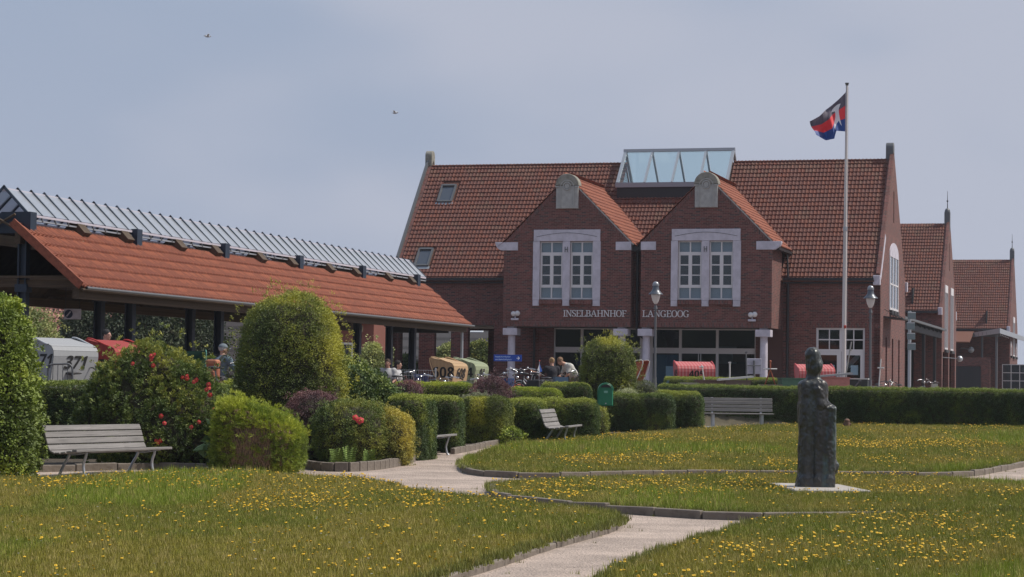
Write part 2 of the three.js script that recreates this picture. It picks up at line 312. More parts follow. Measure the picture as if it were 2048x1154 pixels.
// kerbs: rows of separate stones, each slightly out of line
const kerbShapes = {};
function kerb(pxs, len, h, wd, base = 0, first = len) {
  const curve = new THREE.CatmullRomCurve3(toGround(pxs).map(([x, D]) => V3(x, gy(-D), -D)), false, 'centripetal'), L = curve.getLength();
  const g = new THREE.Group(); g.name = numbered('kerb'); g.userData.kind = 'structure'; scene.add(g);
  let s = 0;
  while (s < L - 0.05) {
    const l = Math.min(lerp(first, len, clamp(s / 1.5, 0, 1)) * (0.92 + 0.16 * rnd()), L - s), a = curve.getPointAt(s / L), b = curve.getPointAt(Math.min(1, (s + l) / L));
    const n = Math.round(l / 0.05), key = [n, h, wd].join();
    if (!kerbShapes[key]) {
      const q = plain(new RoundedBoxGeometry(1, h, wd, 1, 0.02)), p = q.attributes.position;
      kerbShapes[key] = uvBox(q.scale(n * 0.05, 1, 1));
    }
    const m = shade(new THREE.Mesh(kerbShapes[key], M.kerb)); m.name = 'kerb_stone';
    m.position.copy(a).add(b).multiplyScalar(0.5); m.position.y += base + h / 2 - 0.06 + R(-0.008, 0.008);
    m.scale.x = (a.distanceTo(b) - 0.012) / (n * 0.05);
    m.rotation.set(R(-0.03, 0.03), Math.atan2(-(b.z - a.z), b.x - a.x) + R(-0.015, 0.015), R(-0.008, 0.008));
    g.add(m); s += l;
  }
}
kerb([[1237, 1050], [1222, 1064], [1150, 1085], [1090, 1102], [1000, 1133], [890, 1167], [740, 1212]], 0.75, 0.135, 0.08, 0, 0.4);
kerb([[1012, 975], [988, 982], [986, 991], [1005, 1002], [1060, 1010], [1130, 1018], [1220, 1026], [1330, 1034], [1450, 1041], [1550, 1043], [1650, 1042], [1790, 1040]], 0.8, 0.175, 0.1, 0, 0.3);
kerb([[960, 914], [930, 929], [925, 939], [932, 946], [950, 951], [1000, 956], [1090, 958], [1180, 956], [1300, 953], [1500, 952], [1700, 954], [1850, 956], [1930, 954], [1990, 945], [2048, 934], [2200, 917]], 0.7, 0.17, 0.09, 0, 0.25);
kerb([[596, 927], [610, 937], [640, 942], [690, 944], [740, 941], [790, 934], [826, 924]], 0.26, 0.2, 0.1, 0.03);
kerb([[905, 909], [935, 903], [968, 896], [1005, 890]], 0.6, 0.18, 0.1, 0.02);
kerb([[1196, 878], [1260, 877], [1335, 872], [1398, 866]], 0.9, 0.16, 0.1, 0);
kerb([[70, 945], [150, 943], [230, 941], [330, 939], [430, 943], [520, 946]], 0.8, 0.19, 0.1, 0.0);
// ---------------------------------------------------------------- roof tiles
function pantile(w, l, c, wob, roll = 0.03) {
  const T = [0, 0.09, 0.19, 0.29, 0.38, 0.52, 0.68, 0.84, 1.0], W = w + 0.025, hf = (t) => (t < 0.38 ? roll * Math.sin(Math.PI * t / 0.38) : -0.006 * Math.sin(Math.PI * (t - 0.38) / 0.62));
  const top = [], lip = [], uv = [];
  const P = (t, s) => [t * W, hf(t) + 0.056 * (1 - s) + 0.006, s * l];
  for (let i = 0; i < T.length - 1; i++) {
    const a = P(T[i], 0), b = P(T[i + 1], 0), d = P(T[i], 1), e = P(T[i + 1], 1), lo = ([x, y, z]) => [x, y - 0.05, z - 0.012];
    top.push(...a, ...b, ...e, ...a, ...e, ...d);
    lip.push(...lo(a), ...b, ...a, ...lo(a), ...lo(b), ...b);
  }
  const g = new THREE.BufferGeometry(); // x along the row, y out of the roof, -z up the slope
  const all = [...top, ...lip].map((q, i) => (i % 3 === 2 ? -q : q));
  g.setAttribute('position', new THREE.Float32BufferAttribute(all, 3));
  const nor = [];
  for (let i = 0; i < all.length; i += 3) { const t = all[i] / W; if (i < top.length) { const e = 0.01, k = (hf(Math.min(1, t + e)) - hf(Math.max(0, t - e))) / (2 * e * W); const n = V3(-k, 1, 0.08).normalize(); nor.push(n.x, n.y, n.z); } else nor.push(0, -0.1, 1); uv.push(all[i] + wob * 3.1, all[i + 2] + wob); }
  g.setAttribute('normal', new THREE.Float32BufferAttribute(nor, 3)); g.setAttribute('uv', new THREE.Float32BufferAttribute(uv, 2));
  return tint(g, c);
}
const OLD = [[0.19, 0.06, 0.04], [0.165, 0.054, 0.038], [0.205, 0.066, 0.042], [0.15, 0.054, 0.04], [0.175, 0.066, 0.05], [0.195, 0.058, 0.037], [0.15, 0.066, 0.046], [0.182, 0.074, 0.05]];
const NEW = [[0.3, 0.085, 0.044], [0.272, 0.077, 0.042], [0.318, 0.094, 0.048], [0.255, 0.073, 0.042]];
const tileSets = {};
function tileField(parent, o, ux, sy, cols, rows, w, rowH, palette, keep, singles = 0, near = () => 0) {
  const key = palette.length + ':' + w + ':' + rowH;
  tileSets[key] ??= palette.map((c, i) => pantile(w, rowH + 0.06, c, i, palette === OLD ? 0.026 : 0.055));
  const set = tileSets[key], nrm = V3().crossVectors(ux, sy).normalize(), rest = [], list = [];
  const basis = new THREE.Matrix4().makeBasis(ux, nrm, sy.clone().negate());
  for (let r = 0; r < rows; r++) for (let c = 0; c < cols; c++) {
    const p = o.clone().addScaledVector(ux, c * w).addScaledVector(sy, r * rowH);
    if (keep && !keep(p, c, r)) continue;
    const h = hash3(c, r, 7 + cols), age = fbm(c * 0.12, r * 0.3, cols, 3);
    const old = set.length === 8, n = old ? 6 : set.length, moss = old && fbm(c * 0.25 + 9, r * 0.7, 4, 3) + 0.22 * sstep(22, 27, r) + 0.1 * (h - 0.5) > 0.7;
    const k = moss ? (h > 0.4 ? 6 : 7) : Math.floor(clamp(h * 0.6 + age * 0.6 - 0.1, 0, 0.999) * n);
    list.push([p, k, c, r]);
  }
  if (singles) list.sort((a, b) => near(a[0]) - near(b[0]));
  list.forEach(([p, k, c, r], i) => {
    const m = basis.clone().premultiply(new THREE.Matrix4().makeRotationAxis(nrm, (hash3(c, r, 3) - 0.5) * 0.03)).setPosition(p.clone().addScaledVector(nrm, (hash3(c, r, 5) - 0.5) * 0.008));
    if (i < singles) { const t = shade(new THREE.Mesh(set[k], M.tile)); t.name = 'roof_tile'; t.applyMatrix4(m); parent.add(t); } else rest.push(set[k].clone().applyMatrix4(m));
  });
  if (rest.length) { const q = shade(new THREE.Mesh(mergeGeometries(rest), M.tile)); q.name = 'roof_tiles'; q.userData.kind = 'stuff'; parent.add(q); }
}
function ridgeTiles(parent, a, b, r = 0.11, len = 0.42, color = OLD[1]) {
  const d = b.clone().sub(a), L = d.length(), n = Math.round(L / len), q = new THREE.Quaternion().setFromUnitVectors(V3(0, 0, 1), d.clone().normalize());
  const mk = (c) => tint(new THREE.CylinderGeometry(r, r * 1.14, L / n + 0.03, 10, 1, true, -Math.PI / 2, Math.PI).rotateX(Math.PI / 2).rotateZ(0), c);
  const set = [mk(color), mk(OLD[3]), mk(OLD[4])]; // arched over +y
  for (let i = 0; i < n; i++) { const m = shade(new THREE.Mesh(set[i % 7 === 3 ? 1 : i % 5 === 2 ? 2 : 0], M.ridge)); m.name = 'ridge_tile'; m.quaternion.copy(q); m.position.copy(a).addScaledVector(d, (i + 0.5) / n); m.position.y += (hash3(i, 2, 3) - 0.5) * 0.02; parent.add(m); }
}
M.ridge = M.tile.clone(); M.ridge.side = THREE.DoubleSide;
// a glazed window: bars and separate panes; cells are [x0, x1, y0, y1]
function glazed(parent, name, frameGeos, mat, cells, z, glass = M.glass) {
  const w = sub(name, parent);
  part('frame', frameGeos, mat, w);
  for (const [x0, x1, y0, y1] of cells) part('pane', bx(x0, x1, y0, y1, z - 0.006, z), glass, w);
  return w;
}
// ---------------------------------------------------------------- the station: long tiled block with twin gables
const ZG = 3.2, EAVE = 6.45, RIDGE = 13.0, ZR = -6, SL = (RIDGE - EAVE) / 6;
const station = stThing('brick_station', 'long red brick station building with twin gables and a glass roof lantern', 'station');
const roofY = (z) => EAVE - z * SL;
{
  const B = station, wallH = EAVE;
  // main front wall with the entrance, the right door and the open arcade at the left
  const front = [[-26.4, 0], [-24.78, 0], [-24.78, 0], [0, 0], [0, wallH], [-26.4, wallH]].filter((p, i) => i !== 1 && i !== 2);
  const holes = [rect(-17.25, -6.4, 0.02, 3.75), rect(-3.27, -0.76, 0.02, 3.76), rect(-23.9, -22.94, 0.02, 3.79), rect(-22.0, -20.55, 0.02, 3.79), rect(-26.0, -24.78, 0.02, 3.79)];
  part('wall', uvBox(slab(front, holes, 0.36).translate(0, 0, -0.36)), M.brick, B);
  part('wall', uvBox(slab(front, [rect(-23.9, -22.4, 0.02, 3.79), rect(-22.0, -20.3, 0.02, 3.79), rect(-26.0, -24.4, 0.02, 3.79)], 0.36).translate(0, 0, -12.36)), M.brick, B);
  // end gables; the right one has windows
  const gable = [[0, 0], [12.4, 0], [12.4, EAVE], [6.2, RIDGE + 0.35], [0, EAVE]]; // x here = distance to the back
  const endWall = (x, holes2, t) => { const g = slab(gable, holes2, t); g.rotateY(Math.PI / 2); return uvBox(g.translate(x, 0, 0)); };
  const arch = (a, b, y0, y1) => { const p = [[a, y0], [b, y0], [b, y1]]; for (let i = 1; i < 9; i++) { const q = i / 9 * Math.PI; p.push([(a + b) / 2 + Math.cos(q) * (b - a) / 2, y1 + Math.sin(q) * 0.75]); } p.push([a, y1]); return p; };
  part('wall', endWall(-0.3, [arch(4.1, 8.4, 4.85, 7.75), rect(5.95, 6.35, 9.6, 11.3), rect(2.6, 3.3, 0.3, 3.35), rect(5.6, 6.3, 0.3, 3.35), rect(8.8, 9.5, 0.3, 3.35)], 0.3), M.brick, B);
  part('wall', endWall(-26.4, [rect(1.2, 5, 0.02, 3.7), rect(6, 11, 0.02, 3.7)], 0.3), M.brick, B);
  part('inner_wall', [bx(-19.9, -19.6, 0, EAVE - 0.02, -12, -0.36), bx(-19.6, -0.3, 0, EAVE - 0.4, -9.3, -9)], M.room, B);
  part('ceiling', bx(-26.1, -0.3, 3.9, 4.15, -12, -0.36), std(0.45, 0.42, 0.4, 0.9), B);
  part('floor', bx(-19.6, -0.3, 0.005, 0.05, -9, -0.36), std(0.22, 0.2, 0.19, 0.5), B);
  for (const [a, b, y] of [[-26.38, -19.15, 3.8], [-5.02, -0.02, 3.77]]) part('soldier_course', uvBox(bx(a, b, y, y + 0.24, 0.004, 0.012)), M.soldier, B);
  for (const x of [-24.3, -21.2]) part('ceiling_lamp', bx(x - 0.5, x + 0.5, 3.82, 3.88, -3.1, -2.9), std(0.7, 0.7, 0.7, 0.5), B);
  // roof: boards below, tiles on top
  const eps = 0.14, roof = sub('roof', B);
  const deckF = (x0, x1, z0, z1) => { const g = new THREE.BufferGeometry(), q = (x, z, o) => [x, roofY(z) - o, z]; return slabBetween(q(x0, z0, 0.02), q(x1, z0, 0.02), q(x1, z1, 0.02), q(x0, z1, 0.02), 0.1); };
  const deckB = (x0, x1, z0, z1) => slabBetween([x0, roofY(-12 - z0) - 0.02, z0], [x1, roofY(-12 - z0) - 0.02, z0], [x1, roofY(-12 - z1) - 0.02, z1], [x0, roofY(-12 - z1) - 0.02, z1], 0.1);
  part('roof_deck', [deckF(-26.1, -14.76, 0.22, ZR), deckF(-14.76, -8.78, 0.22, -4.02), deckF(-8.78, -0.3, 0.22, ZR)], M.deck, roof);
  part('back_deck', [deckB(-26.1, -14.76, ZR, -12.3), deckB(-14.76, -8.78, -7.98, -12.3), deckB(-8.78, -0.3, ZR, -12.3)], M.deck, roof);
  const up = V3(0, SL, -1).normalize(), len = 6.22 * Math.hypot(1, SL);
  const inDormer = (p) => [-15.74, -8.45].some((c) => { const y = p.y + 0.15, half = 11.3 - Math.abs(p.x + 0.1 - c); return Math.abs(p.x + 0.1 - c) < 3.4 && y < half + 0.05; });
  const inLantern = (p) => p.x > -14.75 && p.x < -8.85 && p.z < -4.15;
  const inSky = (p) => (p.x > -25.2 && p.x < -24.15 && p.y > 10.62 && p.y < 11.85) || (p.x > -25.35 && p.x < -24.35 && p.y > 6.85 && p.y < 8.05);
  tileField(roof, V3(-26.1, roofY(0.3) + 0.0, 0.3), V3(1, 0, 0), up, 129, 28, 0.2, 0.334, OLD, (p, c, r) => !inDormer(p) && !inLantern(p) && !inSky(p), 220, (p) => Math.abs(p.x + 2.5) + (p.y - 6) * 0.9);
  ridgeTiles(roof, V3(-26.1, RIDGE + 0.02, ZR), V3(-14.85, RIDGE + 0.02, ZR)); ridgeTiles(roof, V3(-8.65, RIDGE + 0.02, ZR), V3(-0.3, RIDGE + 0.02, ZR));
  part('gutter', [bx(-26.1, -19.2, EAVE - 0.28, EAVE - 0.13, 0.22, 0.38), bx(-4.95, -0.3, EAVE - 0.28, EAVE - 0.13, 0.22, 0.38)], M.black, B);
  part('fascia', [bx(-26.1, -19.2, EAVE - 0.42, EAVE - 0.16, 0.012, 0.2), bx(-4.98, -0.3, EAVE - 0.42, EAVE - 0.16, 0.012, 0.2)], M.dark, B);
  // copings and rounded heads of the end gables
  const cop = (x, w, a) => slabBetween([x, EAVE + 0.12, 0.08], [x + w, EAVE + 0.12, 0.08], [x + w, RIDGE + 0.48, ZR - 0.05], [x, RIDGE + 0.48, ZR - 0.05], 0.16);
  part('coping', [cop(-26.42, 0.14), slabBetween([-26.46, RIDGE + 0.48, ZR - 0.1], [-26.22, RIDGE + 0.48, ZR - 0.1], [-26.22, EAVE + 0.1, -12.4], [-26.46, EAVE + 0.1, -12.4], 0.16)], M.lead, B);
  part('coping', [cop(-0.2, 0.18), slabBetween([-0.2, RIDGE + 0.48, ZR - 0.1], [-0.02, RIDGE + 0.48, ZR - 0.1], [-0.02, EAVE + 0.1, -12.4], [-0.2, EAVE + 0.1, -12.4], 0.16)], M.brick, B);
  const head = () => { const p = [[-0.3, 0], [0.3, 0], [0.3, 0.72]]; for (let i = 1; i < 9; i++) { const q = i / 9 * Math.PI; p.push([Math.cos(q) * 0.3, 0.72 + Math.sin(q) * 0.32]); } p.push([-0.3, 0.72]); return uvBox(slab(p, [], 0.4, 0.02).rotateY(Math.PI / 2)); };
  part('gable_head', head().translate(-26.5, RIDGE - 0.15, ZR - 0.2), M.oldstone, B);
  part('gable_head', head().translate(-0.42, RIDGE - 0.1, ZR - 0.2), M.lead, B);
  part('kneeler_stone', [rbox(0.36, 0.5, 0.36, 0.03, -0.16, 6.2, 0.1), slabBetween([-0.02, 6.4, 0.02], [0.03, 6.4, 0.02], [0.03, 8.7, -2.1], [-0.02, 8.7, -2.1], 0.25)], M.white, B);
  part('kneeler_stone', rbox(0.45, 0.55, 0.4, 0.03, -0.1, 6.4, -12.35), M.white, B);
  // arched window of the right end wall
  const onEnd = (g) => g.rotateY(Math.PI / 2);
  const w1 = sub('window', B);
  const bars = []; for (const z of [4.15, 5.5, 6.9, 8.25]) bars.push(bx(0.0, 0.05, 4.85, 7.72, -z - 0.09, -z + 0.09));
  bars.push(bx(0, 0.05, 4.85, 4.98, -8.4, -4.1), bx(0, 0.05, 6.2, 6.28, -8.4, -4.1));
  part('frame', bars, M.frame, w1);
  const lun = arch(4.1, 8.4, 7.7, 7.75).map(([x, y]) => [-x, y]).reverse();
  part('arch_panel', uvBox(onEnd(slab(lun.map(([x, y]) => [-x, y]).map(([x, y]) => [x, y]), [], 0.05)).translate(0, 0, 0)), M.white, w1);
  for (const [a, b] of [[4.24, 5.41], [5.59, 6.81], [6.99, 8.16]]) for (const [c, d] of [[4.98, 6.2], [6.28, 7.7]]) part('pane', bx(0.01, 0.016, c, d, -b, -a), M.glass, w1);
  part('sill', [4.8, 6.2, 7.5].map((z) => bx(-0.02, 0.14, 4.6, 4.84, -z - 0.45, -z + 0.45)), M.dark, w1);
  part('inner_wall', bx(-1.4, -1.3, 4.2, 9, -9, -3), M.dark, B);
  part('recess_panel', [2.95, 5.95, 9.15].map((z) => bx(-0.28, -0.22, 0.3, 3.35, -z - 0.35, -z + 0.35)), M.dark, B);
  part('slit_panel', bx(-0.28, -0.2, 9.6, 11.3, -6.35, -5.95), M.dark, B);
  part('door_canopy', [box(1.0, 0.06, 3.6, 0.5, 4.35, -3.3, 0, 0, -0.1), rod(V3(0, 4.8, -2), V3(0.9, 4.3, -2), 0.02), rod(V3(0, 4.8, -4.6), V3(0.9, 4.3, -4.6), 0.02)], M.dark, B);
}
function slabBetween(a, b, c, d, t) { // a plate with corners a b c d, t thick downwards
  const A = [a, b, c, d].map((q) => V3(...q)), n = V3().crossVectors(A[1].clone().sub(A[0]), A[3].clone().sub(A[0])).normalize();
  if (n.y < 0) n.negate();
  const Bq = A.map((q) => q.clone().addScaledVector(n, -t)), P = [], q4 = (p, q, r, s) => { for (const v of [p, q, r, p, r, s]) P.push(v.x, v.y, v.z); };
  const up = V3().crossVectors(A[1].clone().sub(A[0]), A[2].clone().sub(A[0])).dot(n) > 0;
  if (up) { q4(A[0], A[1], A[2], A[3]); q4(Bq[3], Bq[2], Bq[1], Bq[0]); for (let i = 0; i < 4; i++) { const j = (i + 1) % 4; q4(A[i], Bq[i], Bq[j], A[j]); } }
  else { q4(A[3], A[2], A[1], A[0]); q4(Bq[0], Bq[1], Bq[2], Bq[3]); for (let i = 0; i < 4; i++) { const j = (i + 1) % 4; q4(A[i], A[j], Bq[j], Bq[i]); } }
  const g = new THREE.BufferGeometry(); g.setAttribute('position', new THREE.Float32BufferAttribute(P, 3)); g.computeVertexNormals();
  return uvBox(g);
}
// the two projecting gables on columns
const GAB = [[-19.13, -12.35], [-11.82, -5.06]];
GAB.forEach(([x0, x1], gi) => {
  const B = station, c = (x0 + x1) / 2, h = (x1 - x0) / 2, ey = 8.0, ay = ey + h, w0 = c - 1.77, w1 = c + 1.77;
  const wx = [[c - 1.44, c - 0.21], [c + 0.18, c + 1.4]];
  part('gable_wall', uvBox(slab([[x0, 3.65], [x1, 3.65], [x1, ey], [c, ay], [x0, ey]], wx.map(([a, b]) => rect(a, b, 5.06, 8.05)), 0.36).translate(0, 0, ZG - 0.36)), M.brick, B);
  part('side_wall', [uvBox(bx(x0, x0 + 0.3, 3.65, ey - 0.02, 0, ZG - 0.36)), uvBox(bx(x1 - 0.3, x1, 3.65, ey - 0.02, 0, ZG - 0.36))], M.brick, B);
  part('soffit', uvBox(bx(x0 + 0.3, x1 - 0.3, 3.66, 3.8, -0.3, ZG - 0.36)), M.room, B);
  part('soldier_course', uvBox(bx(x0 + 0.002, x1 - 0.002, 3.652, 3.892, ZG + 0.002, ZG + 0.012)), M.soldier, B);
  // stepped brick band along the rake
  for (const s of [-1, 1]) part('rake_course', uvBox(slabBetween([c + s * h, ey, ZG + 0.02], [c + s * h, ey, ZG - 0.3], [c, ay + 0.02, ZG - 0.3], [c, ay + 0.02, ZG + 0.02], 0.2)), M.soldier, B);
  // its roof
  const roof = sub('gable_roof', B), zEnd = -(ay - EAVE) / SL - 0.3;
  for (const s of [-1, 1]) part('roof_deck', slabBetween([c + s * (h + 0.18), ey - 0.16, ZG - 0.33], [c + s * (h + 0.18), ey - 0.16, -1.4], [c, ay + 0.02, zEnd], [c, ay + 0.02, ZG - 0.33], 0.1), M.deck, roof);
  const q = Math.SQRT1_2, rows = Math.ceil((h + 0.25) * Math.SQRT2 / 0.334);
  const clear = (p) => p.y + 0.05 > roofY(p.z) && p.z < ZG + 0.1;
  tileField(roof, V3(c + h + 0.25, ey - 0.21, ZG + 0.04), V3(0, 0, -1), V3(-q, q, 0), 42, rows, 0.2, 0.334, NEW, clear);
  tileField(roof, V3(c - h - 0.25, ey - 0.21, ZG + 0.04 - 42 * 0.2), V3(0, 0, 1), V3(q, q, 0), 42, rows, 0.2, 0.334, NEW, clear);
  ridgeTiles(roof, V3(c, ay + 0.08, zEnd + 0.1), V3(c, ay + 0.08, ZG - 0.35), 0.11, 0.4, NEW[1]);
  part('verge_mortar', slabBetween([c + h + 0.16, ey - 0.1, ZG + 0.03], [c + h + 0.16, ey - 0.1, ZG - 0.06], [c + 0.3, ay - 0.24, ZG - 0.06], [c + 0.3, ay - 0.24, ZG + 0.03], 0.06), M.stone, roof);
  part('valley_lead', slabBetween([c + h + 0.34, ey - 0.3, -1.55], [c + h + 0.5, ey - 0.34, -1.62], [c + 0.2, ay - 0.02, zEnd], [c, ay + 0.06, zEnd + 0.2], 0.03), M.lead, roof);
  part('gutter', [bx(c + h + 0.2, c + h + 0.36, ey - 0.4, ey - 0.26, -1.2, ZG - 0.1)], M.black, B);
  // carved head stone
  const hp = []; for (let i = 0; i <= 14; i++) { const a = i / 14 * Math.PI; hp.push([c + Math.cos(a) * 0.63, 10.95 + Math.sin(a) * 0.62]); }
  const top = sub('head_stone', B);
  part('slab', uvBox(slab([[c - 0.59, 9.76], [c + 0.59, 9.76], [c + 0.59, 10.94], [c - 0.59, 10.94]], [], 0.55, 0.02).translate(0, 0, ZG - 0.42)), M.stone, top);
  part('arch_cap', uvBox(slab(hp, [], 0.6, 0.03).translate(0, 0, ZG - 0.44)), M.oldstone, top);
  const ring = new THREE.TorusGeometry(0.36, 0.03, 6, 20, Math.PI).translate(c, 10.86, ZG + 0.15);
  part('relief', [ring, bx(c - 0.39, c - 0.33, 9.8, 10.86, ZG + 0.11, ZG + 0.17), bx(c + 0.33, c + 0.39, 9.8, 10.86, ZG + 0.11, ZG + 0.17), new THREE.TorusGeometry(0.19, 0.035, 6, 20).translate(c, 10.92, ZG + 0.16), cyl(0.13, 0.13, 0.04, 0, 0, 0).rotateX(Math.PI / 2).translate(c, 10.92, ZG + 0.15), bx(c - 0.63, c - 0.42, 10.86, 10.93, ZG + 0.12, ZG + 0.19), bx(c + 0.42, c + 0.63, 10.86, 10.93, ZG + 0.12, ZG + 0.19)], M.stone, top);
  // white kneelers; the outer ones end in a quarter curve
  const kn = (a, b, curved) => { const pts = [[a, 7.6], [b, 7.6], [b, 8.03], [a, 8.03]]; if (curved) { const d = Math.sign(curved), e = curved > 0 ? b : a; const arc = []; for (let i = 0; i <= 8; i++) { const t = i / 8 * Math.PI / 2; arc.push([e + d * Math.sin(t) * 0.42, 8.03 - Math.cos(t) * 0.43]); } return d > 0 ? [[a, 7.6], ...arc, [a, 8.03]] : [[b, 7.6], [b, 8.03], ...arc.reverse()]; } return pts; };
  part('kneeler_stone', uvBox(slab(kn(gi ? x0 - 0.01 : x0 - 0.05, gi ? x0 + 0.78 : x0 + 0.76, gi ? 0 : -1), [], 0.4, 0.012).translate(0, 0, ZG - 0.35)), M.white, B);
  part('kneeler_stone', uvBox(slab(kn(x1 - 0.8, gi ? x1 + 0.05 : x1 + 0.01, gi ? 1 : 0), [], 0.4, 0.012).translate(0, 0, ZG - 0.35)), M.white, B);
  // white stone surround, two windows of ten panes each
  const sr = sub('window_surround', B);
  part('lintel', uvBox(slab(rect(w0, w1, 8.07, 8.67), [], 0.12, 0.008).translate(0, 0, ZG - 0.04)), M.white, sr);
  const arcp = []; for (let i = 0; i <= 16; i++) { const t = i / 16; arcp.push([lerp(w0 + 0.16, w1 - 0.16, t), 8.3 + 0.2 * Math.sin(Math.PI * t), ZG + 0.085]); }
  part('moulding', pipe(arcp, 0.012, 30, 5), M.lead, sr);
  const legs = [[w0 - 0.03, c - 1.44], [c - 0.21, c + 0.18], [c + 1.4, w1 + 0.03]];
  for (const [a, b] of legs) { part('jamb', uvBox(slab(rect(a, b, 5.03, 8.06), [], 0.12, 0.008).translate(0, 0, ZG - 0.04)), M.white, sr); part('jamb_foot', uvBox(slab(rect(a + 0.01, b - 0.01, 4.72, 5.02), [], 0.13, 0.01).translate(0, 0, ZG - 0.04)), M.white, sr); }
  for (const [a, b] of wx) part('sill', uvBox(bx(a + 0.01, b - 0.01, 4.82, 5.02, ZG + 0.003, ZG + 0.16)), M.soldier, sr);
  wx.forEach(([a, b], wi) => {
    const z = ZG - 0.12, m = (a + b) / 2, Y = [[7.5, 8.0], [6.87, 7.33], [6.34, 6.81], [5.82, 6.29], [5.14, 5.67]], cells = [], fr = [];
    const o = 0.055;
    fr.push(bx(a, a + o, 5.06, 8.05, z - 0.05, z + 0.05), bx(b - o, b, 5.06, 8.05, z - 0.05, z + 0.05), bx(m - 0.035, m + 0.035, 5.08, 8.03, z - 0.045, z + 0.045));
    for (const [p, r] of [[8.0, 8.05], [7.33, 7.5], [6.81, 6.87], [6.29, 6.34], [5.67, 5.82], [5.06, 5.14]]) fr.push(bx(a + o, b - o, p, r, z - 0.04, z + 0.04));
    for (const [p, r] of [[a + o, a + o + 0.05], [m - 0.09, m - 0.035], [m + 0.035, m + 0.09], [b - o - 0.05, b - o]]) fr.push(bx(p, r, 5.82, 7.33, z - 0.035, z + 0.048));
    Y.forEach(([p, r], ri) => { const e = ri > 0 && ri < 4 ? 0.05 : 0; cells.push([a + o + e, m - 0.035 - e, p, r], [m + 0.035 + e, b - o - e, p, r]); });
    const w = glazed(B, 'window', fr, M.frame, cells, z);
    part('blind', [bx(a + 0.02, b - 0.02, 5.1, 5.72, z - 0.2, z - 0.19), bx(a + 0.02, b - 0.02, 7.44, 8.05, z - 0.2, z - 0.19)], M.blind, w);
  });
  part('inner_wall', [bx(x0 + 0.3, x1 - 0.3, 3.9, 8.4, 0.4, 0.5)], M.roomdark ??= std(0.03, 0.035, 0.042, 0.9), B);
  part('emblem', [bx(c - 0.1, c + 0.06, 7.62, 7.66, ZG + 0.08, ZG + 0.1), bx(c - 0.1, c - 0.06, 7.5, 7.78, ZG + 0.08, ZG + 0.1), bx(c + 0.03, c + 0.07, 7.5, 7.78, ZG + 0.08, ZG + 0.1)], M.lead, B);
  // twin globe lights
  const lx = gi ? x1 - 0.98 : x0 + 0.66;
  const wl = sub('wall_light', B);
  part('bracket', [rbox(0.4, 0.11, 0.16, 0.03, lx, 4.02, ZG + 0.08), bx(lx - 0.03, lx + 0.03, 4.05, 4.35, ZG, ZG + 0.05)], M.white, wl);
  part('globe', ball(0.13, lx - 0.06, 4.3, ZG + 0.16), M.frame, wl); part('globe', ball(0.14, lx + 0.14, 4.32, ZG + 0.1), M.frame, wl);
});
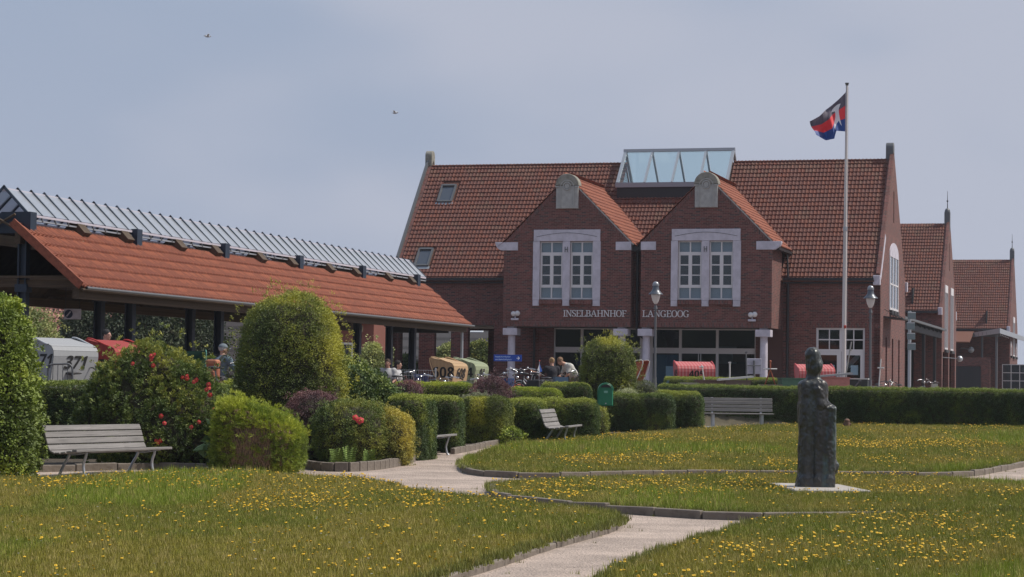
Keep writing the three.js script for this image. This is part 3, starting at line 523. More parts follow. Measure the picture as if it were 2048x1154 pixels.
{ // recess between the gables with its downpipe, the right corner downpipe
  const B = station;
  part('recess_wall', uvBox(bx(-12.35, -11.82, 3.66, 7.9, 2.2, 2.4)), M.brick, B);
  part('downpipe', [rod(V3(-12.1, 3.3, 2.75), V3(-12.1, 7.6, 2.75), 0.07), box(0.5, 0.42, 0.5, -12.08, 7.78, 2.75), rod(V3(-12.1, 3.35, 2.75), V3(-11.85, 3.1, 2.2), 0.07)], M.black, B);
  part('downpipe', [rod(V3(-4.72, 0, 0.14), V3(-4.72, 6.3, 0.14), 0.07), box(0.22, 0.3, 0.22, -4.72, 6.2, 0.14), rod(V3(-4.72, 6.3, 0.14), V3(-4.8, 7.55, -0.1), 0.05)], M.black, B);
  part('downpipe', [rod(V3(-18.25, 0, 0.2), V3(-18.25, 3.6, 0.2), 0.07)], M.black, B);
  part('side_panel', uvBox(bx(-6.3, -4.98, 0, 3.64, 0.012, 0.03)), std(0.085, 0.04, 0.035, 0.9), B);
  // columns with square caps
  [-18.76, -12.86, -11.58, -5.5].forEach((x) => {
    const c = sub('column', B);
    part('shaft', [uvBox(cyl(0.21, 0.19, 3.2, x, 1.6, ZG - 0.38, 20)), uvBox(bx(x - 0.3, x + 0.3, 0, 0.25, ZG - 0.68, ZG - 0.08))], M.white, c);
    part('capital', uvBox(plain(rbox(0.76, 0.36, 0.76, 0.015, x, 3.38, ZG - 0.38))), M.white, c);
    part('neck', uvBox(bx(x - 0.2, x + 0.2, 3.56, 3.66, ZG - 0.58, ZG - 0.18)), M.white, c);
  });
  // glazed entrance front
  const xs = [-17.25, -15.72, -14.1, -12.5, -11.95, -10.4, -8.44, -6.4], fr = [], cells = [];
  for (const x of xs) fr.push(bx(x - 0.07, x + 0.07, 0.05, 3.75, -0.24, -0.12));
  fr.push(bx(-17.25, -6.4, 2.37, 2.66, -0.23, -0.13), bx(-17.25, -6.4, 3.6, 3.75, -0.23, -0.13), bx(-17.25, -6.4, 0.03, 0.2, -0.23, -0.13));
  for (let i = 0; i < xs.length - 1; i++) cells.push([xs[i] + 0.07, xs[i + 1] - 0.07, 2.66, 3.6], [xs[i] + 0.07, xs[i + 1] - 0.07, 0.2, 2.37]);
  const w = glazed(B, 'entrance_front', fr, M.greyframe, cells, -0.17);
  part('poster', [bx(-11.2, -10.55, 0.7, 1.7, -0.3, -0.29)], std(0.45, 0.55, 0.62, 0.7), w);
  part('poster', bx(-11.75, -10.45, 0.3, 2.3, -0.36, -0.34), std(0.02, 0.07, 0.12, 0.6), w);
  part('door_handle', [rod(V3(-9.42, 0.9, -0.1), V3(-9.42, 2.37, -0.1), 0.025), rod(V3(-9.3, 0.9, -0.1), V3(-9.3, 2.37, -0.1), 0.025)], M.zinc, w);
  part('counter', [bx(-16.5, -13, 0.05, 1.1, -4, -3.4), bx(-9.5, -7.2, 0.05, 1.9, -5, -4.6), bx(-14.4, -13.2, 1.3, 2.2, -5, -4.9), bx(-8.4, -7.4, 2.0, 2.5, -4.6, -4.5)], std(0.12, 0.1, 0.09, 0.8), B);
  part('back_window', [bx(-16.6, -15.9, 1.6, 2.9, -8.99, -8.95), bx(-15.7, -15.0, 1.6, 2.9, -8.99, -8.95), bx(-10, -9, 1.4, 2.9, -8.99, -8.95)], std(0.25, 0.27, 0.28, 0.4), B);
  // right door: two leaves below small panes
  const d = [], dc = [], z = -0.16;
  for (const [a, b] of [[-3.27, -3.16], [-2.62, -2.57], [-2.07, -1.82], [-1.37, -1.32], [-0.87, -0.76]]) d.push(bx(a, b, 2.62, 3.76, z - 0.05, z + 0.05));
  d.push(bx(-3.27, -0.76, 3.66, 3.76, z - 0.045, z + 0.045), bx(-3.27, -0.76, 3.12, 3.18, z - 0.045, z + 0.045), bx(-3.27, -0.76, 2.55, 2.66, z - 0.06, z + 0.055));
  for (const [a, b] of [[-3.16, -2.62], [-2.57, -2.07], [-1.82, -1.37], [-1.32, -0.87]]) dc.push([a, b, 2.66, 3.12], [a, b, 3.18, 3.66]);
  glazed(B, 'window', d, M.frame, dc, z);
  for (const [a, b, nm] of [[-3.25, -1.98, 0], [-1.9, -0.78, 1]]) {
    const dr = sub('door', B);
    part('door_leaf', [bx(a, a + 0.2, 0.03, 2.55, z - 0.04, z + 0.04), bx(b - 0.22, b, 0.03, 2.55, z - 0.04, z + 0.04), bx(a + 0.2, b - 0.22, 2.36, 2.55, z - 0.04, z + 0.04), bx(a + 0.2, b - 0.22, 0.03, 0.3, z - 0.04, z + 0.04)], M.frame, dr);
    part('pane', bx(a + 0.2, b - 0.22, 0.3, 2.36, z - 0.006, z), M.glass, dr);
    part('poster', bx(b - 0.72, b - 0.34, 1.35, 1.85, z - 0.03, z - 0.02), std(0.5, 0.54, 0.58, 0.8), dr);
    part('handle', rod(V3(nm ? a + 0.1 : b - 0.1, 0.9, z + 0.08), V3(nm ? a + 0.1 : b - 0.1, 1.5, z + 0.08), 0.02), M.steel, dr);
  }
  part('inner_stair', [slabBetween([-3.2, 0.6, -1.5], [-3.2, 0.6, -2.6], [-1.2, 2.6, -2.6], [-1.2, 2.6, -1.5], 0.25)], std(0.4, 0.4, 0.4, 0.9), B);
}
{ // skylights
  const nrm = V3(0, 1, SL).normalize(), up = V3(0, SL, -1).normalize();
  for (const [x0, x1, y0, y1] of [[-25.12, -24.24, 10.72, 11.75], [-25.27, -24.43, 6.95, 7.95]]) {
    const s = sub('skylight', station), z0 = -(y0 - EAVE) / SL, L = (y1 - y0) / up.y, w = x1 - x0;
    s.position.set((x0 + x1) / 2, y0, z0); s.quaternion.setFromRotationMatrix(new THREE.Matrix4().makeBasis(V3(1, 0, 0), up, nrm));
    part('frame', [bx(-w / 2, -w / 2 + 0.09, 0, L, -0.05, 0.14), bx(w / 2 - 0.09, w / 2, 0, L, -0.05, 0.14), bx(-w / 2 + 0.09, w / 2 - 0.09, 0, 0.1, -0.05, 0.13), bx(-w / 2 + 0.09, w / 2 - 0.09, L - 0.12, L, -0.05, 0.16)], M.lead, s);
    part('pane', bx(-w / 2 + 0.09, w / 2 - 0.09, 0.1, L - 0.12, 0.06, 0.07), new THREE.MeshPhysicalMaterial({ color: rgb(0.08, 0.09, 0.11), roughness: 0.04, ior: 2.0, metalness: 0.35 }), s);
    part('flashing', bx(-w / 2 - 0.06, w / 2 + 0.06, -0.2, -0.01, -0.02, 0.05), M.zinc, s);
  }
}
{ // glass lantern riding on the ridge
  const L = sub('glass_lantern', station), x0 = -14.84, x1 = -8.7, yb = 11.72, yt = 13.68, zf = -4.0, zb = -8.0;
  part('curb', [bx(x0 + 0.02, x1 - 0.02, 10.7, 11.5, zf - 0.12, zf - 0.02), bx(x0 + 0.02, x1 - 0.02, 10.7, 11.5, zb, zb + 0.1), bx(x0 + 0.02, x0 + 0.12, 10.7, 11.5, zb + 0.1, zf - 0.12), bx(x1 - 0.12, x1 - 0.02, 10.7, 11.5, zb + 0.1, zf - 0.12)], M.dark, L);
  part('sill', [bx(x0 - 0.05, x1 + 0.05, 11.48, 11.74, zf - 0.14, zf + 0.06), bx(x0 - 0.05, x1 + 0.05, 11.48, 11.74, zb - 0.06, zb + 0.14), bx(x0 - 0.05, x0 + 0.12, 11.48, 11.73, zb + 0.14, zf - 0.14), bx(x1 - 0.12, x1 + 0.05, 11.48, 11.73, zb + 0.14, zf - 0.14)], std(0.3, 0.3, 0.33, 0.5), L);
  part('ridge_bar', bx(x0 - 0.06, x1 + 0.06, yt - 0.06, yt + 0.1, -6.12, -5.88), M.zinc, L);
  const rb = [];
  for (let i = 0; i <= 4; i++) { const x = lerp(x0 + 0.04, x1 - 0.04, i / 4), e = i === 0 || i === 4 ? 0.08 : 0.05; rb.push(slabBetween([x - e, yb + 0.05, zf], [x + e, yb + 0.05, zf], [x + e, yt, -5.92], [x - e, yt, -5.92], 0.14), slabBetween([x - e, yb + 0.05, zb], [x + e, yb + 0.05, zb], [x + e, yt, -6.08], [x - e, yt, -6.08], 0.14)); }
  for (const q of rb) part('glazing_bar', q, M.zinc, L);
  for (let i = 0; i < 4; i++) { const a = lerp(x0 + 0.04, x1 - 0.04, i / 4) + 0.08, b = lerp(x0 + 0.04, x1 - 0.04, (i + 1) / 4) - 0.08; part('pane', slabBetween([a, yb + 0.02, zf], [b, yb + 0.02, zf], [b, yt - 0.05, -5.95], [a, yt - 0.05, -5.95], 0.01), M.skyglass, L); part('pane', slabBetween([a, yb + 0.02, zb], [b, yb + 0.02, zb], [b, yt - 0.05, -6.05], [a, yt - 0.05, -6.05], 0.01), M.skyglass, L); }
  for (const x of [x0 + 0.04, x1 - 0.04]) part('end_pane', slab([[4.2, yb], [7.8, yb], [6, yt - 0.1]], [], 0.01).rotateY(Math.PI / 2).translate(x, 0, 0), M.skyglass, L);
}
{ // raised letters on the gables
  const font = await new FontLoader().loadAsync('fonts/droid/droid_serif_regular.typeface.json');
  M.letter = std(0.62, 0.6, 0.62, 0.5);
  for (const [text, x0, x1] of [['INSELBAHNHOF', -15.89, -12.55], ['LANGEOOG', -11.71, -9.28]]) {
    const gs = [...text].map((ch) => { const g = new TextGeometry(ch, { font, size: 0.34, depth: 0.03, curveSegments: 3, bevelEnabled: false }); g.computeBoundingBox(); return g; });
    const ws = gs.map((g) => g.boundingBox.max.x - g.boundingBox.min.x), gap = (x1 - x0 - ws.reduce((a, b) => a + b, 0)) / (text.length - 1);
    let x = x0;
    gs.forEach((g, i) => { part('letter', g.translate(x - g.boundingBox.min.x, 4.17, ZG + 0.02), M.letter, station); x += ws[i] + gap; });
  }
}
// ---------------------------------------------------------------- long open shed with tiled slopes and a glass ridge
{
  const shed = stThing('open_shed', 'long open shed with orange tiled slope, glass ridge roof and dark blue posts', 'shed');
  const zN = 69.8, zF = 39.55, XR = -11.56, YR = 4.2, XE = -9.82, YE = 2.77, XC = -12.0, mir = (x) => 2 * XC - x;
  const run = XE - XR, rise = YR - YE, L = Math.hypot(run, rise), up = V3(-run, rise, 0).divideScalar(L), upM = V3(run, rise, 0).divideScalar(L);
  const rows = 6, rowH = L / rows, cols = Math.floor((zN - zF) / 0.195), w = (zN - zF) / cols;
  tileField(shed, V3(XE - 0.03, YE - 0.09, zN), V3(0, 0, -1), up, cols, rows, w, rowH, NEW, null, 300, (p) => -p.z);
  tileField(shed, V3(mir(XE - 0.03), YE - 0.09, zF), V3(0, 0, 1), upM, cols, rows, w, rowH, NEW, null);
  // verge tiles at the near end, ridge flashing, boards
  const vs = tint(rbox(0.05, 0.2, rowH + 0.03, 0.015), NEW[1]), vq = new THREE.Quaternion().setFromRotationMatrix(new THREE.Matrix4().makeBasis(V3(0, 0, 1), V3().crossVectors(V3(0, 0, 1), up).negate(), up));
  for (let i = 0; i < rows; i++) { const m = part('verge_tile', vs, M.tile, shed); m.quaternion.copy(vq); m.position.set(XE, YE, zN + 0.02).addScaledVector(up, (i + 0.5) * rowH).add(V3(-0.03, -0.03, 0)); }
  const deck = (a, b, c, d, t) => slabBetween([a, b - 0.13, zN - 0.02], [a, b - 0.13, zF + 0.02], [c, d - 0.13, zF + 0.02], [c, d - 0.13, zN - 0.02], t);
  part('roof_boards', [deck(XE + 0.02, YE, XR, YR, 0.04), deck(mir(XE + 0.02), YE, mir(XR), YR, 0.04)], M.timber, shed);
  part('top_flashing', [bx(XR - 0.12, XR + 0.0, YR - 0.1, YR - 0.02, zF, zN)], M.deck, shed);
  part('gutter', [pipe([[XE + 0.08, YE - 0.09, zN - 0.05], [XE + 0.08, YE - 0.09, (zN + zF) / 2], [XE + 0.08, YE - 0.09, zF - 0.02]], 0.035, 4, 8)], M.lead, shed);
  part('eaves_beam', [bx(XE - 0.32, XE - 0.16, YE - 0.32, YE - 0.1, zF + 0.1, zN - 0.15), bx(mir(XE - 0.16), mir(XE - 0.32), YE - 0.32, YE - 0.1, zF + 0.1, zN - 0.15)], M.timber, shed);
  part('ceiling_boards', bx(mir(XE) + 0.4, XE - 0.4, 2.92, 2.97, zF + 0.2, zN - 0.3), M.timber, shed);
  part('purlin', [bx(XR - 0.08, XR + 0.06, 3.7, 3.95, zF + 0.2, zN - 0.2), bx(mir(XR + 0.06), mir(XR - 0.08), 3.7, 3.95, zF + 0.2, zN - 0.2)], M.timber, shed);
  // frames: twin steel posts, cross beams, timber props
  const Z = [69.3, 63.65, 58.0, 52.3, 46.65, 40.95];
  Z.forEach((z, i) => {
    const f = sub('post_frame', shed);
    for (const x of [-11.56, -12.42]) {
      part('post', [bx(x - 0.11, x - 0.07, -0.02, 4.1, z - 0.1, z + 0.1), bx(x + 0.07, x + 0.11, -0.02, 4.1, z - 0.1, z + 0.1), bx(x - 0.07, x + 0.07, -0.02, 4.1, z - 0.02, z + 0.02)], M.blue, f);
      part('post_cap', bx(x - 0.15, x + 0.15, 2.6, 2.78, z - 0.13, z + 0.13), M.blue, f);
    }
    part('tie_beam', [bx(mir(XE) + 0.35, XE - 0.33, 2.72, 2.88, z - 0.06, z + 0.06)], M.timber, f);
    part('ridge_plate', uvBox(slab([[-12.35, 3.95], [-11.36, 3.95], [-11.36, 4.44], [-12.1, 4.44], [-12.35, 4.22]], [], 0.3).translate(0, 0, z - 0.2)), M.blue, f);
    for (const s of [-1, 1]) part('rafter', slabBetween([XC + s * 2.0, 2.78, z - 0.05], [XC + s * 2.0, 2.78, z + 0.05], [XC + s * 0.5, 4.02, z + 0.05], [XC + s * 0.5, 4.02, z - 0.05], 0.16), M.timber, f);
  });
  // timber gables between the frames and beside them
  for (let i = 0; i < Z.length; i++) for (const dz of [0.75, -2.5]) {
    const z = Z[i] + dz; if (z > zN - 0.2 || z < zF + 0.2) continue;
    part('timber_truss', [slabBetween([-11.3, 4.14, z], [-11.3, 4.14, z - 0.4], [-11.6, 4.46, z - 0.4], [-11.6, 4.46, z], 0.18), slabBetween([-11.95, 4.12, z], [-11.95, 4.12, z - 0.4], [-11.6, 4.46, z - 0.4], [-11.6, 4.46, z], 0.18)], M.timber, shed);
  }
  for (let i = 0; i < Z.length; i++) part('stay', [rod(V3(-12.3, 4.05, Z[i] + 0.2), V3(-11.7, 4.38, Z[i] + 0.2), 0.03), rod(V3(-11.7, 4.05, Z[i] + 0.2), V3(-12.3, 4.38, Z[i] + 0.24), 0.03)], M.timber, shed);
  // glass ridge: separate panes between metal bars
  const gz0 = 69.2, gz1 = 39.7, n = 45, gx = -12.16, gY = 5.03, lx = -11.52, ly = 4.42, glass = new THREE.MeshPhysicalMaterial({ color: rgb(0.7, 0.74, 0.8), roughness: 0.28, transmission: 0.75, thickness: 0, ior: 1.8 });
  const step = (gz0 - gz1) / n;
  const paneG = slabBetween([lx, ly, 0.015], [lx, ly, step - 0.015], [gx, gY, step - 0.015], [gx, gY, 0.015], 0.012), paneB = slabBetween([2 * gx - lx, ly, 0.015], [2 * gx - lx, ly, step - 0.015], [gx - 0.01, gY, step - 0.015], [gx - 0.01, gY, 0.015], 0.012);
  const barG = mergeGeometries([slabBetween([lx + 0.03, ly - 0.01, -0.02], [lx + 0.03, ly - 0.01, 0.02], [gx, gY + 0.05, 0.02], [gx, gY + 0.05, -0.02], 0.06), slabBetween([2 * gx - lx - 0.03, ly - 0.01, -0.02], [2 * gx - lx - 0.03, ly - 0.01, 0.02], [gx, gY + 0.05, 0.02], [gx, gY + 0.05, -0.02], 0.06)]);
  const barM = std(0.06, 0.08, 0.11, 0.5, { metalness: 0.3 });
  for (let i = 0; i < n; i++) { part('pane', paneG, glass, shed).position.z = gz1 + i * step; part('back_pane', paneB, glass, shed).position.z = gz1 + i * step; }
  for (let i = 0; i <= n; i++) part('glazing_bar', barG, barM, shed).position.z = gz1 + i * step;
  part('glass_rail', [bx(lx - 0.03, lx + 0.02, ly - 0.07, ly - 0.02, gz1, gz0), bx(2 * gx - lx - 0.02, 2 * gx - lx + 0.03, ly - 0.07, ly - 0.02, gz1, gz0), bx(gx - 0.05, gx + 0.04, gY - 0.09, gY - 0.02, gz1, gz0)], M.white, shed);
  part('lower_rail', bx(lx - 0.02, lx + 0.015, ly - 0.165, ly - 0.13, gz1, gz0), M.zinc, shed);
  const br = []; for (let i = 0; i <= n; i++) br.push(box(0.04, 0.13, 0.03, lx + 0.0, ly - 0.1, gz1 + i * step, 0, 0, 0.3));
  part('bracket', br, M.lead, shed);
  part('downpipe', [rod(V3(XE - 0.28, 0, zF + 0.25), V3(XE - 0.28, YE - 0.1, zF + 0.25), 0.05)], M.zinc, shed);
  part('end_board', uvBox(bx(-12.9, -10.6, 2.42, 2.72, zF + 0.2, zF + 0.3)), M.dark, shed);
}
{ // hanging plate under the shed roof: dark blue disc with a white slanting bar
  const p = at(145, 628, 53.5), s = thing('hanging_sign', 'white plate with dark blue disc hanging under the shed roof', 'sign', p, -0.1);
  part('plate', rbox(0.42, 0.25, 0.02, 0.01), M.white, s);
  part('disc', cyl(0.1, 0.1, 0.012, 0, 0, 0, 24).rotateX(Math.PI / 2).translate(-0.09, 0, 0.014), std(0.02, 0.03, 0.07, 0.6), s);
  part('slanting_bar', box(0.03, 0.15, 0.006, -0.09, 0, 0.023, 0, 0, -0.7), M.white, s);
  part('hanger', [rod(V3(-0.17, 0.12, 0), V3(-0.17, 0.75, 0), 0.008), rod(V3(0.17, 0.12, 0), V3(0.17, 0.75, 0), 0.008)], M.dark, s);
}
// ---------------------------------------------------------------- the two further blocks of the station row
function rowHouse(name, label, X, Zf, o) {
  const B = stThing(name, label, 'house', X, 0, Zf), W = 24, D = 12.4, hole = [];
  const wins = o.wins; // [d0, d1, y0, y1] on the right end
  const g = [[0, 0], [D, 0], [D, EAVE], [D / 2, RIDGE + 0.35], [0, EAVE]];
  const holes = [...wins.map(([a, b, c, d]) => rect(a, b, c, d)), ...(o.openings ?? []).map(([a, b, c, d]) => rect(a, b, c, d)), rect(D / 2 - 0.2, D / 2 + 0.2, 9.5, 11.6)];
  part('wall', uvBox(slab(g, holes, 0.3).rotateY(Math.PI / 2).translate(-0.3, 0, 0)), M.brick, B);
  part('wall', uvBox(slab([[-W, 0], [-0.3, 0], [-0.3, EAVE], [-W, EAVE]], [rect(-8, -2, 0.02, 3.6)], 0.3).translate(0, 0, -0.3)), M.brick, B);
  part('wall', [uvBox(bx(-W, -0.3, 0, EAVE, -D, -D + 0.3)), uvBox(slab(g, [], 0.3).rotateY(Math.PI / 2).translate(-W - 0.3, 0, 0))], M.brick, B);
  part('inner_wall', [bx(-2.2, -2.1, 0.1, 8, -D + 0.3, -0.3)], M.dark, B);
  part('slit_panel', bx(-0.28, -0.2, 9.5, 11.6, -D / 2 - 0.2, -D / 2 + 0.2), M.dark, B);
  const roof = sub('roof', B), up = V3(0, SL, -1).normalize();
  part('roof_deck', [slabBetween([-W, EAVE - 0.22, 0.22], [-0.3, EAVE - 0.22, 0.22], [-0.3, RIDGE, -D / 2], [-W, RIDGE, -D / 2], 0.1), slabBetween([-W, RIDGE, -D / 2], [-0.3, RIDGE, -D / 2], [-0.3, EAVE - 0.2, -D - 0.2], [-W, EAVE - 0.2, -D - 0.2], 0.1)], M.deck, roof);
  tileField(roof, V3(-0.3 - 55 * 0.2, EAVE - 0.32, 0.3), V3(1, 0, 0), up, 55, 28, 0.2, 0.334, OLD);
  ridgeTiles(roof, V3(-11.3, RIDGE + 0.02, -D / 2), V3(-0.3, RIDGE + 0.02, -D / 2));
  part('gutter', bx(-W, -0.3, EAVE - 0.3, EAVE - 0.12, 0.22, 0.4), M.black, B);
  part('coping', [slabBetween([-0.2, EAVE + 0.1, 0.05], [0.0, EAVE + 0.1, 0.05], [0.0, RIDGE + 0.46, -D / 2], [-0.2, RIDGE + 0.46, -D / 2], 0.14), slabBetween([-0.2, RIDGE + 0.46, -D / 2 - 0.05], [0, RIDGE + 0.46, -D / 2 - 0.05], [0, EAVE + 0.1, -D], [-0.2, EAVE + 0.1, -D], 0.14)], M.brick, B);
  const fin = sub('finial', B);
  part('head', [rbox(0.42, 1.5, 0.5, 0.05, -0.18, RIDGE + 0.2, -D / 2), ball(0.24, -0.18, RIDGE + 0.98, -D / 2, 0.85, 1, 1)], M.lead, fin);
  part('spike', [rod(V3(-0.18, RIDGE + 1.1, -D / 2), V3(-0.18, RIDGE + 2.5, -D / 2), 0.035, 0.012), ball(0.07, -0.18, RIDGE + 1.75, -D / 2)], M.dark, fin);
  part('kneeler_stone', [rbox(0.3, 0.55, 0.4, 0.04, -0.13, EAVE - 0.15, 0.06), rbox(0.3, 0.7, 0.4, 0.04, -0.13, EAVE - 0.1, -D - 0.02)], M.white, B);
  for (const [a, b, c, d] of wins) {
    const w = sub('window', B), m = (a + b) / 2;
    part('frame', [bx(-0.02, 0.05, c, d, -a - 0.12, -a), bx(-0.02, 0.05, c, d, -b, -b + 0.12), bx(-0.02, 0.05, c, d, -m - 0.06, -m + 0.06), bx(-0.02, 0.06, d - 0.55, d, -b + 0.12, -a - 0.12), bx(-0.02, 0.05, c, c + 0.12, -b + 0.12, -a - 0.12)], M.frame, w);
    part('pane', bx(-0.03, -0.024, c + 0.12, d - 0.55, -m + 0.06, -a - 0.12), M.glass, w); part('pane', bx(-0.03, -0.024, c + 0.12, d - 0.55, -b + 0.12, -m - 0.06), M.glass, w);
    part('sill', bx(-0.02, 0.16, c - 0.22, c - 0.02, -b - 0.05, -a + 0.05), M.dark, w);
  }
  return B;
}
{
  const h2 = rowHouse('brick_house', 'middle red brick gabled house with two tall windows in its end wall', -1.1, -48.3, { wins: [[2.1, 4.5, 3.6, 8.3], [7.0, 9.4, 3.6, 8.3]], openings: [[0.8, 5.6, 0.02, 3.4], [6.4, 11.4, 0.02, 3.4]] });
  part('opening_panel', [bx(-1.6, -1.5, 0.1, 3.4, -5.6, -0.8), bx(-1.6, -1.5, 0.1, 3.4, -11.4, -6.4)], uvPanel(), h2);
  part('wall_spotlight', [ball(0.22, 1.2, 2.9, -1.0), rod(V3(-0.1, 3.0, -1.0), V3(1.2, 2.9, -1.0), 0.03)], M.zinc, h2);
  const h3 = rowHouse('brick_house', 'farthest red brick gabled house behind the steel canopy', 0.9, -96, { wins: [[4.6, 7.4, 3.9, 7.6], [1.0, 1.9, 3.9, 5.2], [9.6, 10.5, 3.9, 5.2]] });
  part('porch_roof', slabBetween([-9, 5.0, 6.2], [-3.2, 5.0, 6.2], [-3.2, 6.1, 0.3], [-9, 6.1, 0.3], 0.14), M.deck, h3);
  part('porch_wall', [uvBox(bx(-9, -1.4, 0, 3.6, 5.4, 5.7))], M.brick, h3);
  part('glazed_door', [bx(-0.4, 1.9, 0.05, 3.0, 4.2, 4.25)], M.glass, h3);
  part('door_backing', bx(-0.4, 1.9, 0.05, 3.0, 3.2, 3.25), M.dark, h3);
  const bars = []; for (let i = 0; i <= 4; i++) bars.push(bx(-0.42, 1.92, 0.05 + i * 0.73, 0.11 + i * 0.73, 4.18, 4.28)); for (let i = 0; i <= 3; i++) bars.push(bx(-0.42 + i * 0.76, -0.36 + i * 0.76, 0.05, 3.0, 4.19, 4.29));
  part('door_frame', bars, M.greyframe, h3);
  part('dark_gate', [bx(-4.6, -2.2, 0.05, 2.8, 5.72, 5.8)], M.black, h3);
}
function uvPanel() { return std(0.07, 0.042, 0.036, 0.9); }
{ // roof over the passage between the station and the middle house
  const c = stThing('passage_roof', 'dark lean-to roof over the passage between station and middle house', 'canopy', 0, 0, 0);
  part('roof_sheet', slabBetween([-0.85, 5.02, -12.5], [-0.85, 5.02, -48.2], [-6.5, 6.4, -48.2], [-6.5, 6.4, -12.5], 0.12), M.deck, c);
  part('gutter', bx(-0.9, -0.74, 4.86, 5.0, -48.2, -12.5), M.lead, c);
  for (let i = 0; i < 12; i++) part('rafter', slabBetween([-0.95, 4.88, -13.5 - i * 3.05], [-0.95, 4.88, -13.65 - i * 3.05], [-6.4, 6.2, -13.65 - i * 3.05], [-6.4, 6.2, -13.5 - i * 3.05], 0.22), M.dark, c);
  part('beam', bx(-1.35, -1.1, 4.35, 4.75, -48.2, -12.5), M.dark, c);
  for (const z of [-18, -27, -36, -44]) part('post', bx(-1.32, -1.12, 0, 4.35, z, z + 0.2), M.dark, c);
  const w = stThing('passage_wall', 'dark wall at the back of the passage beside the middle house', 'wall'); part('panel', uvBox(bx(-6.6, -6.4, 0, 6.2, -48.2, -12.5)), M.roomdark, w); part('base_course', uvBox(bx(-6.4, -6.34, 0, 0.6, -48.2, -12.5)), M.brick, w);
}
{ // steel canopy at the right
  const c = stThing('steel_canopy', 'grey steel platform canopy with exposed ribs before the farthest brick house', 'canopy'), y = 5.95;
  const P = [[1.0, -80], [1.5, -112], [0.97, -112], [0.97, -95.9], [-2.6, -95.9]];
  part('roof_sheet', slab(P.map(([x, z]) => [x, -z]).reverse(), [], 0.08).rotateX(-Math.PI / 2).translate(0, y - 0.1, 0), M.zinc, c);
  const edge = (a, b, h, t) => slabBetween([a[0], y, a[1]], [b[0], y, b[1]], [b[0], y, b[1] - t], [a[0], y, a[1] - t], h);
  part('fascia', slabBetween([-2.6, y, -95.9], [1.02, y, -79.95], [0.95, y, -80.05], [-2.6, y, -96.1], 0.42), M.zinc, c);
  part('fascia', slabBetween([1.02, y, -80], [1.52, y, -112], [1.42, y, -112], [0.94, y, -80], 0.42), M.zinc, c);
  for (let i = 0; i < 6; i++) { const z = -82.5 - i * 2.3, xl = lerp(1.0, -2.6, (-80 - z) / 15.9); part('rib', bx(xl, 0.98, y - 0.38, y - 0.12, z - 0.1, z + 0.1), M.lead, c); part('bolt', ball(0.05, 0.9, y - 0.5, z), M.frame, c); }
  for (const [x, z] of [[0.5, -83.5], [-1.4, -93]]) part('post', rod(V3(x, 0, z), V3(x, y - 0.1, z), 0.1), M.lead, c);
  part('spotlight', [ball(0.28, -2.3, 4.3, -92), rod(V3(-2.3, 4.35, -92), V3(-3.4, 4.5, -94), 0.04)], M.zinc, c);
  const w = stThing('platform_wall', 'low brick wall with pillars right of the glazed door at the right edge', 'wall', 0.9, 0, -96);
  for (let i = 0; i < 5; i++) part('pillar', uvBox(bx(2.2 + i * 1.1, 2.7 + i * 1.1, 0, 3.7, 1.0, 1.5)), M.brick, w);
  part('wall_panel', uvBox(bx(2, 8, 0, 3.6, 0.4, 0.6)), M.roomdark, w);
}
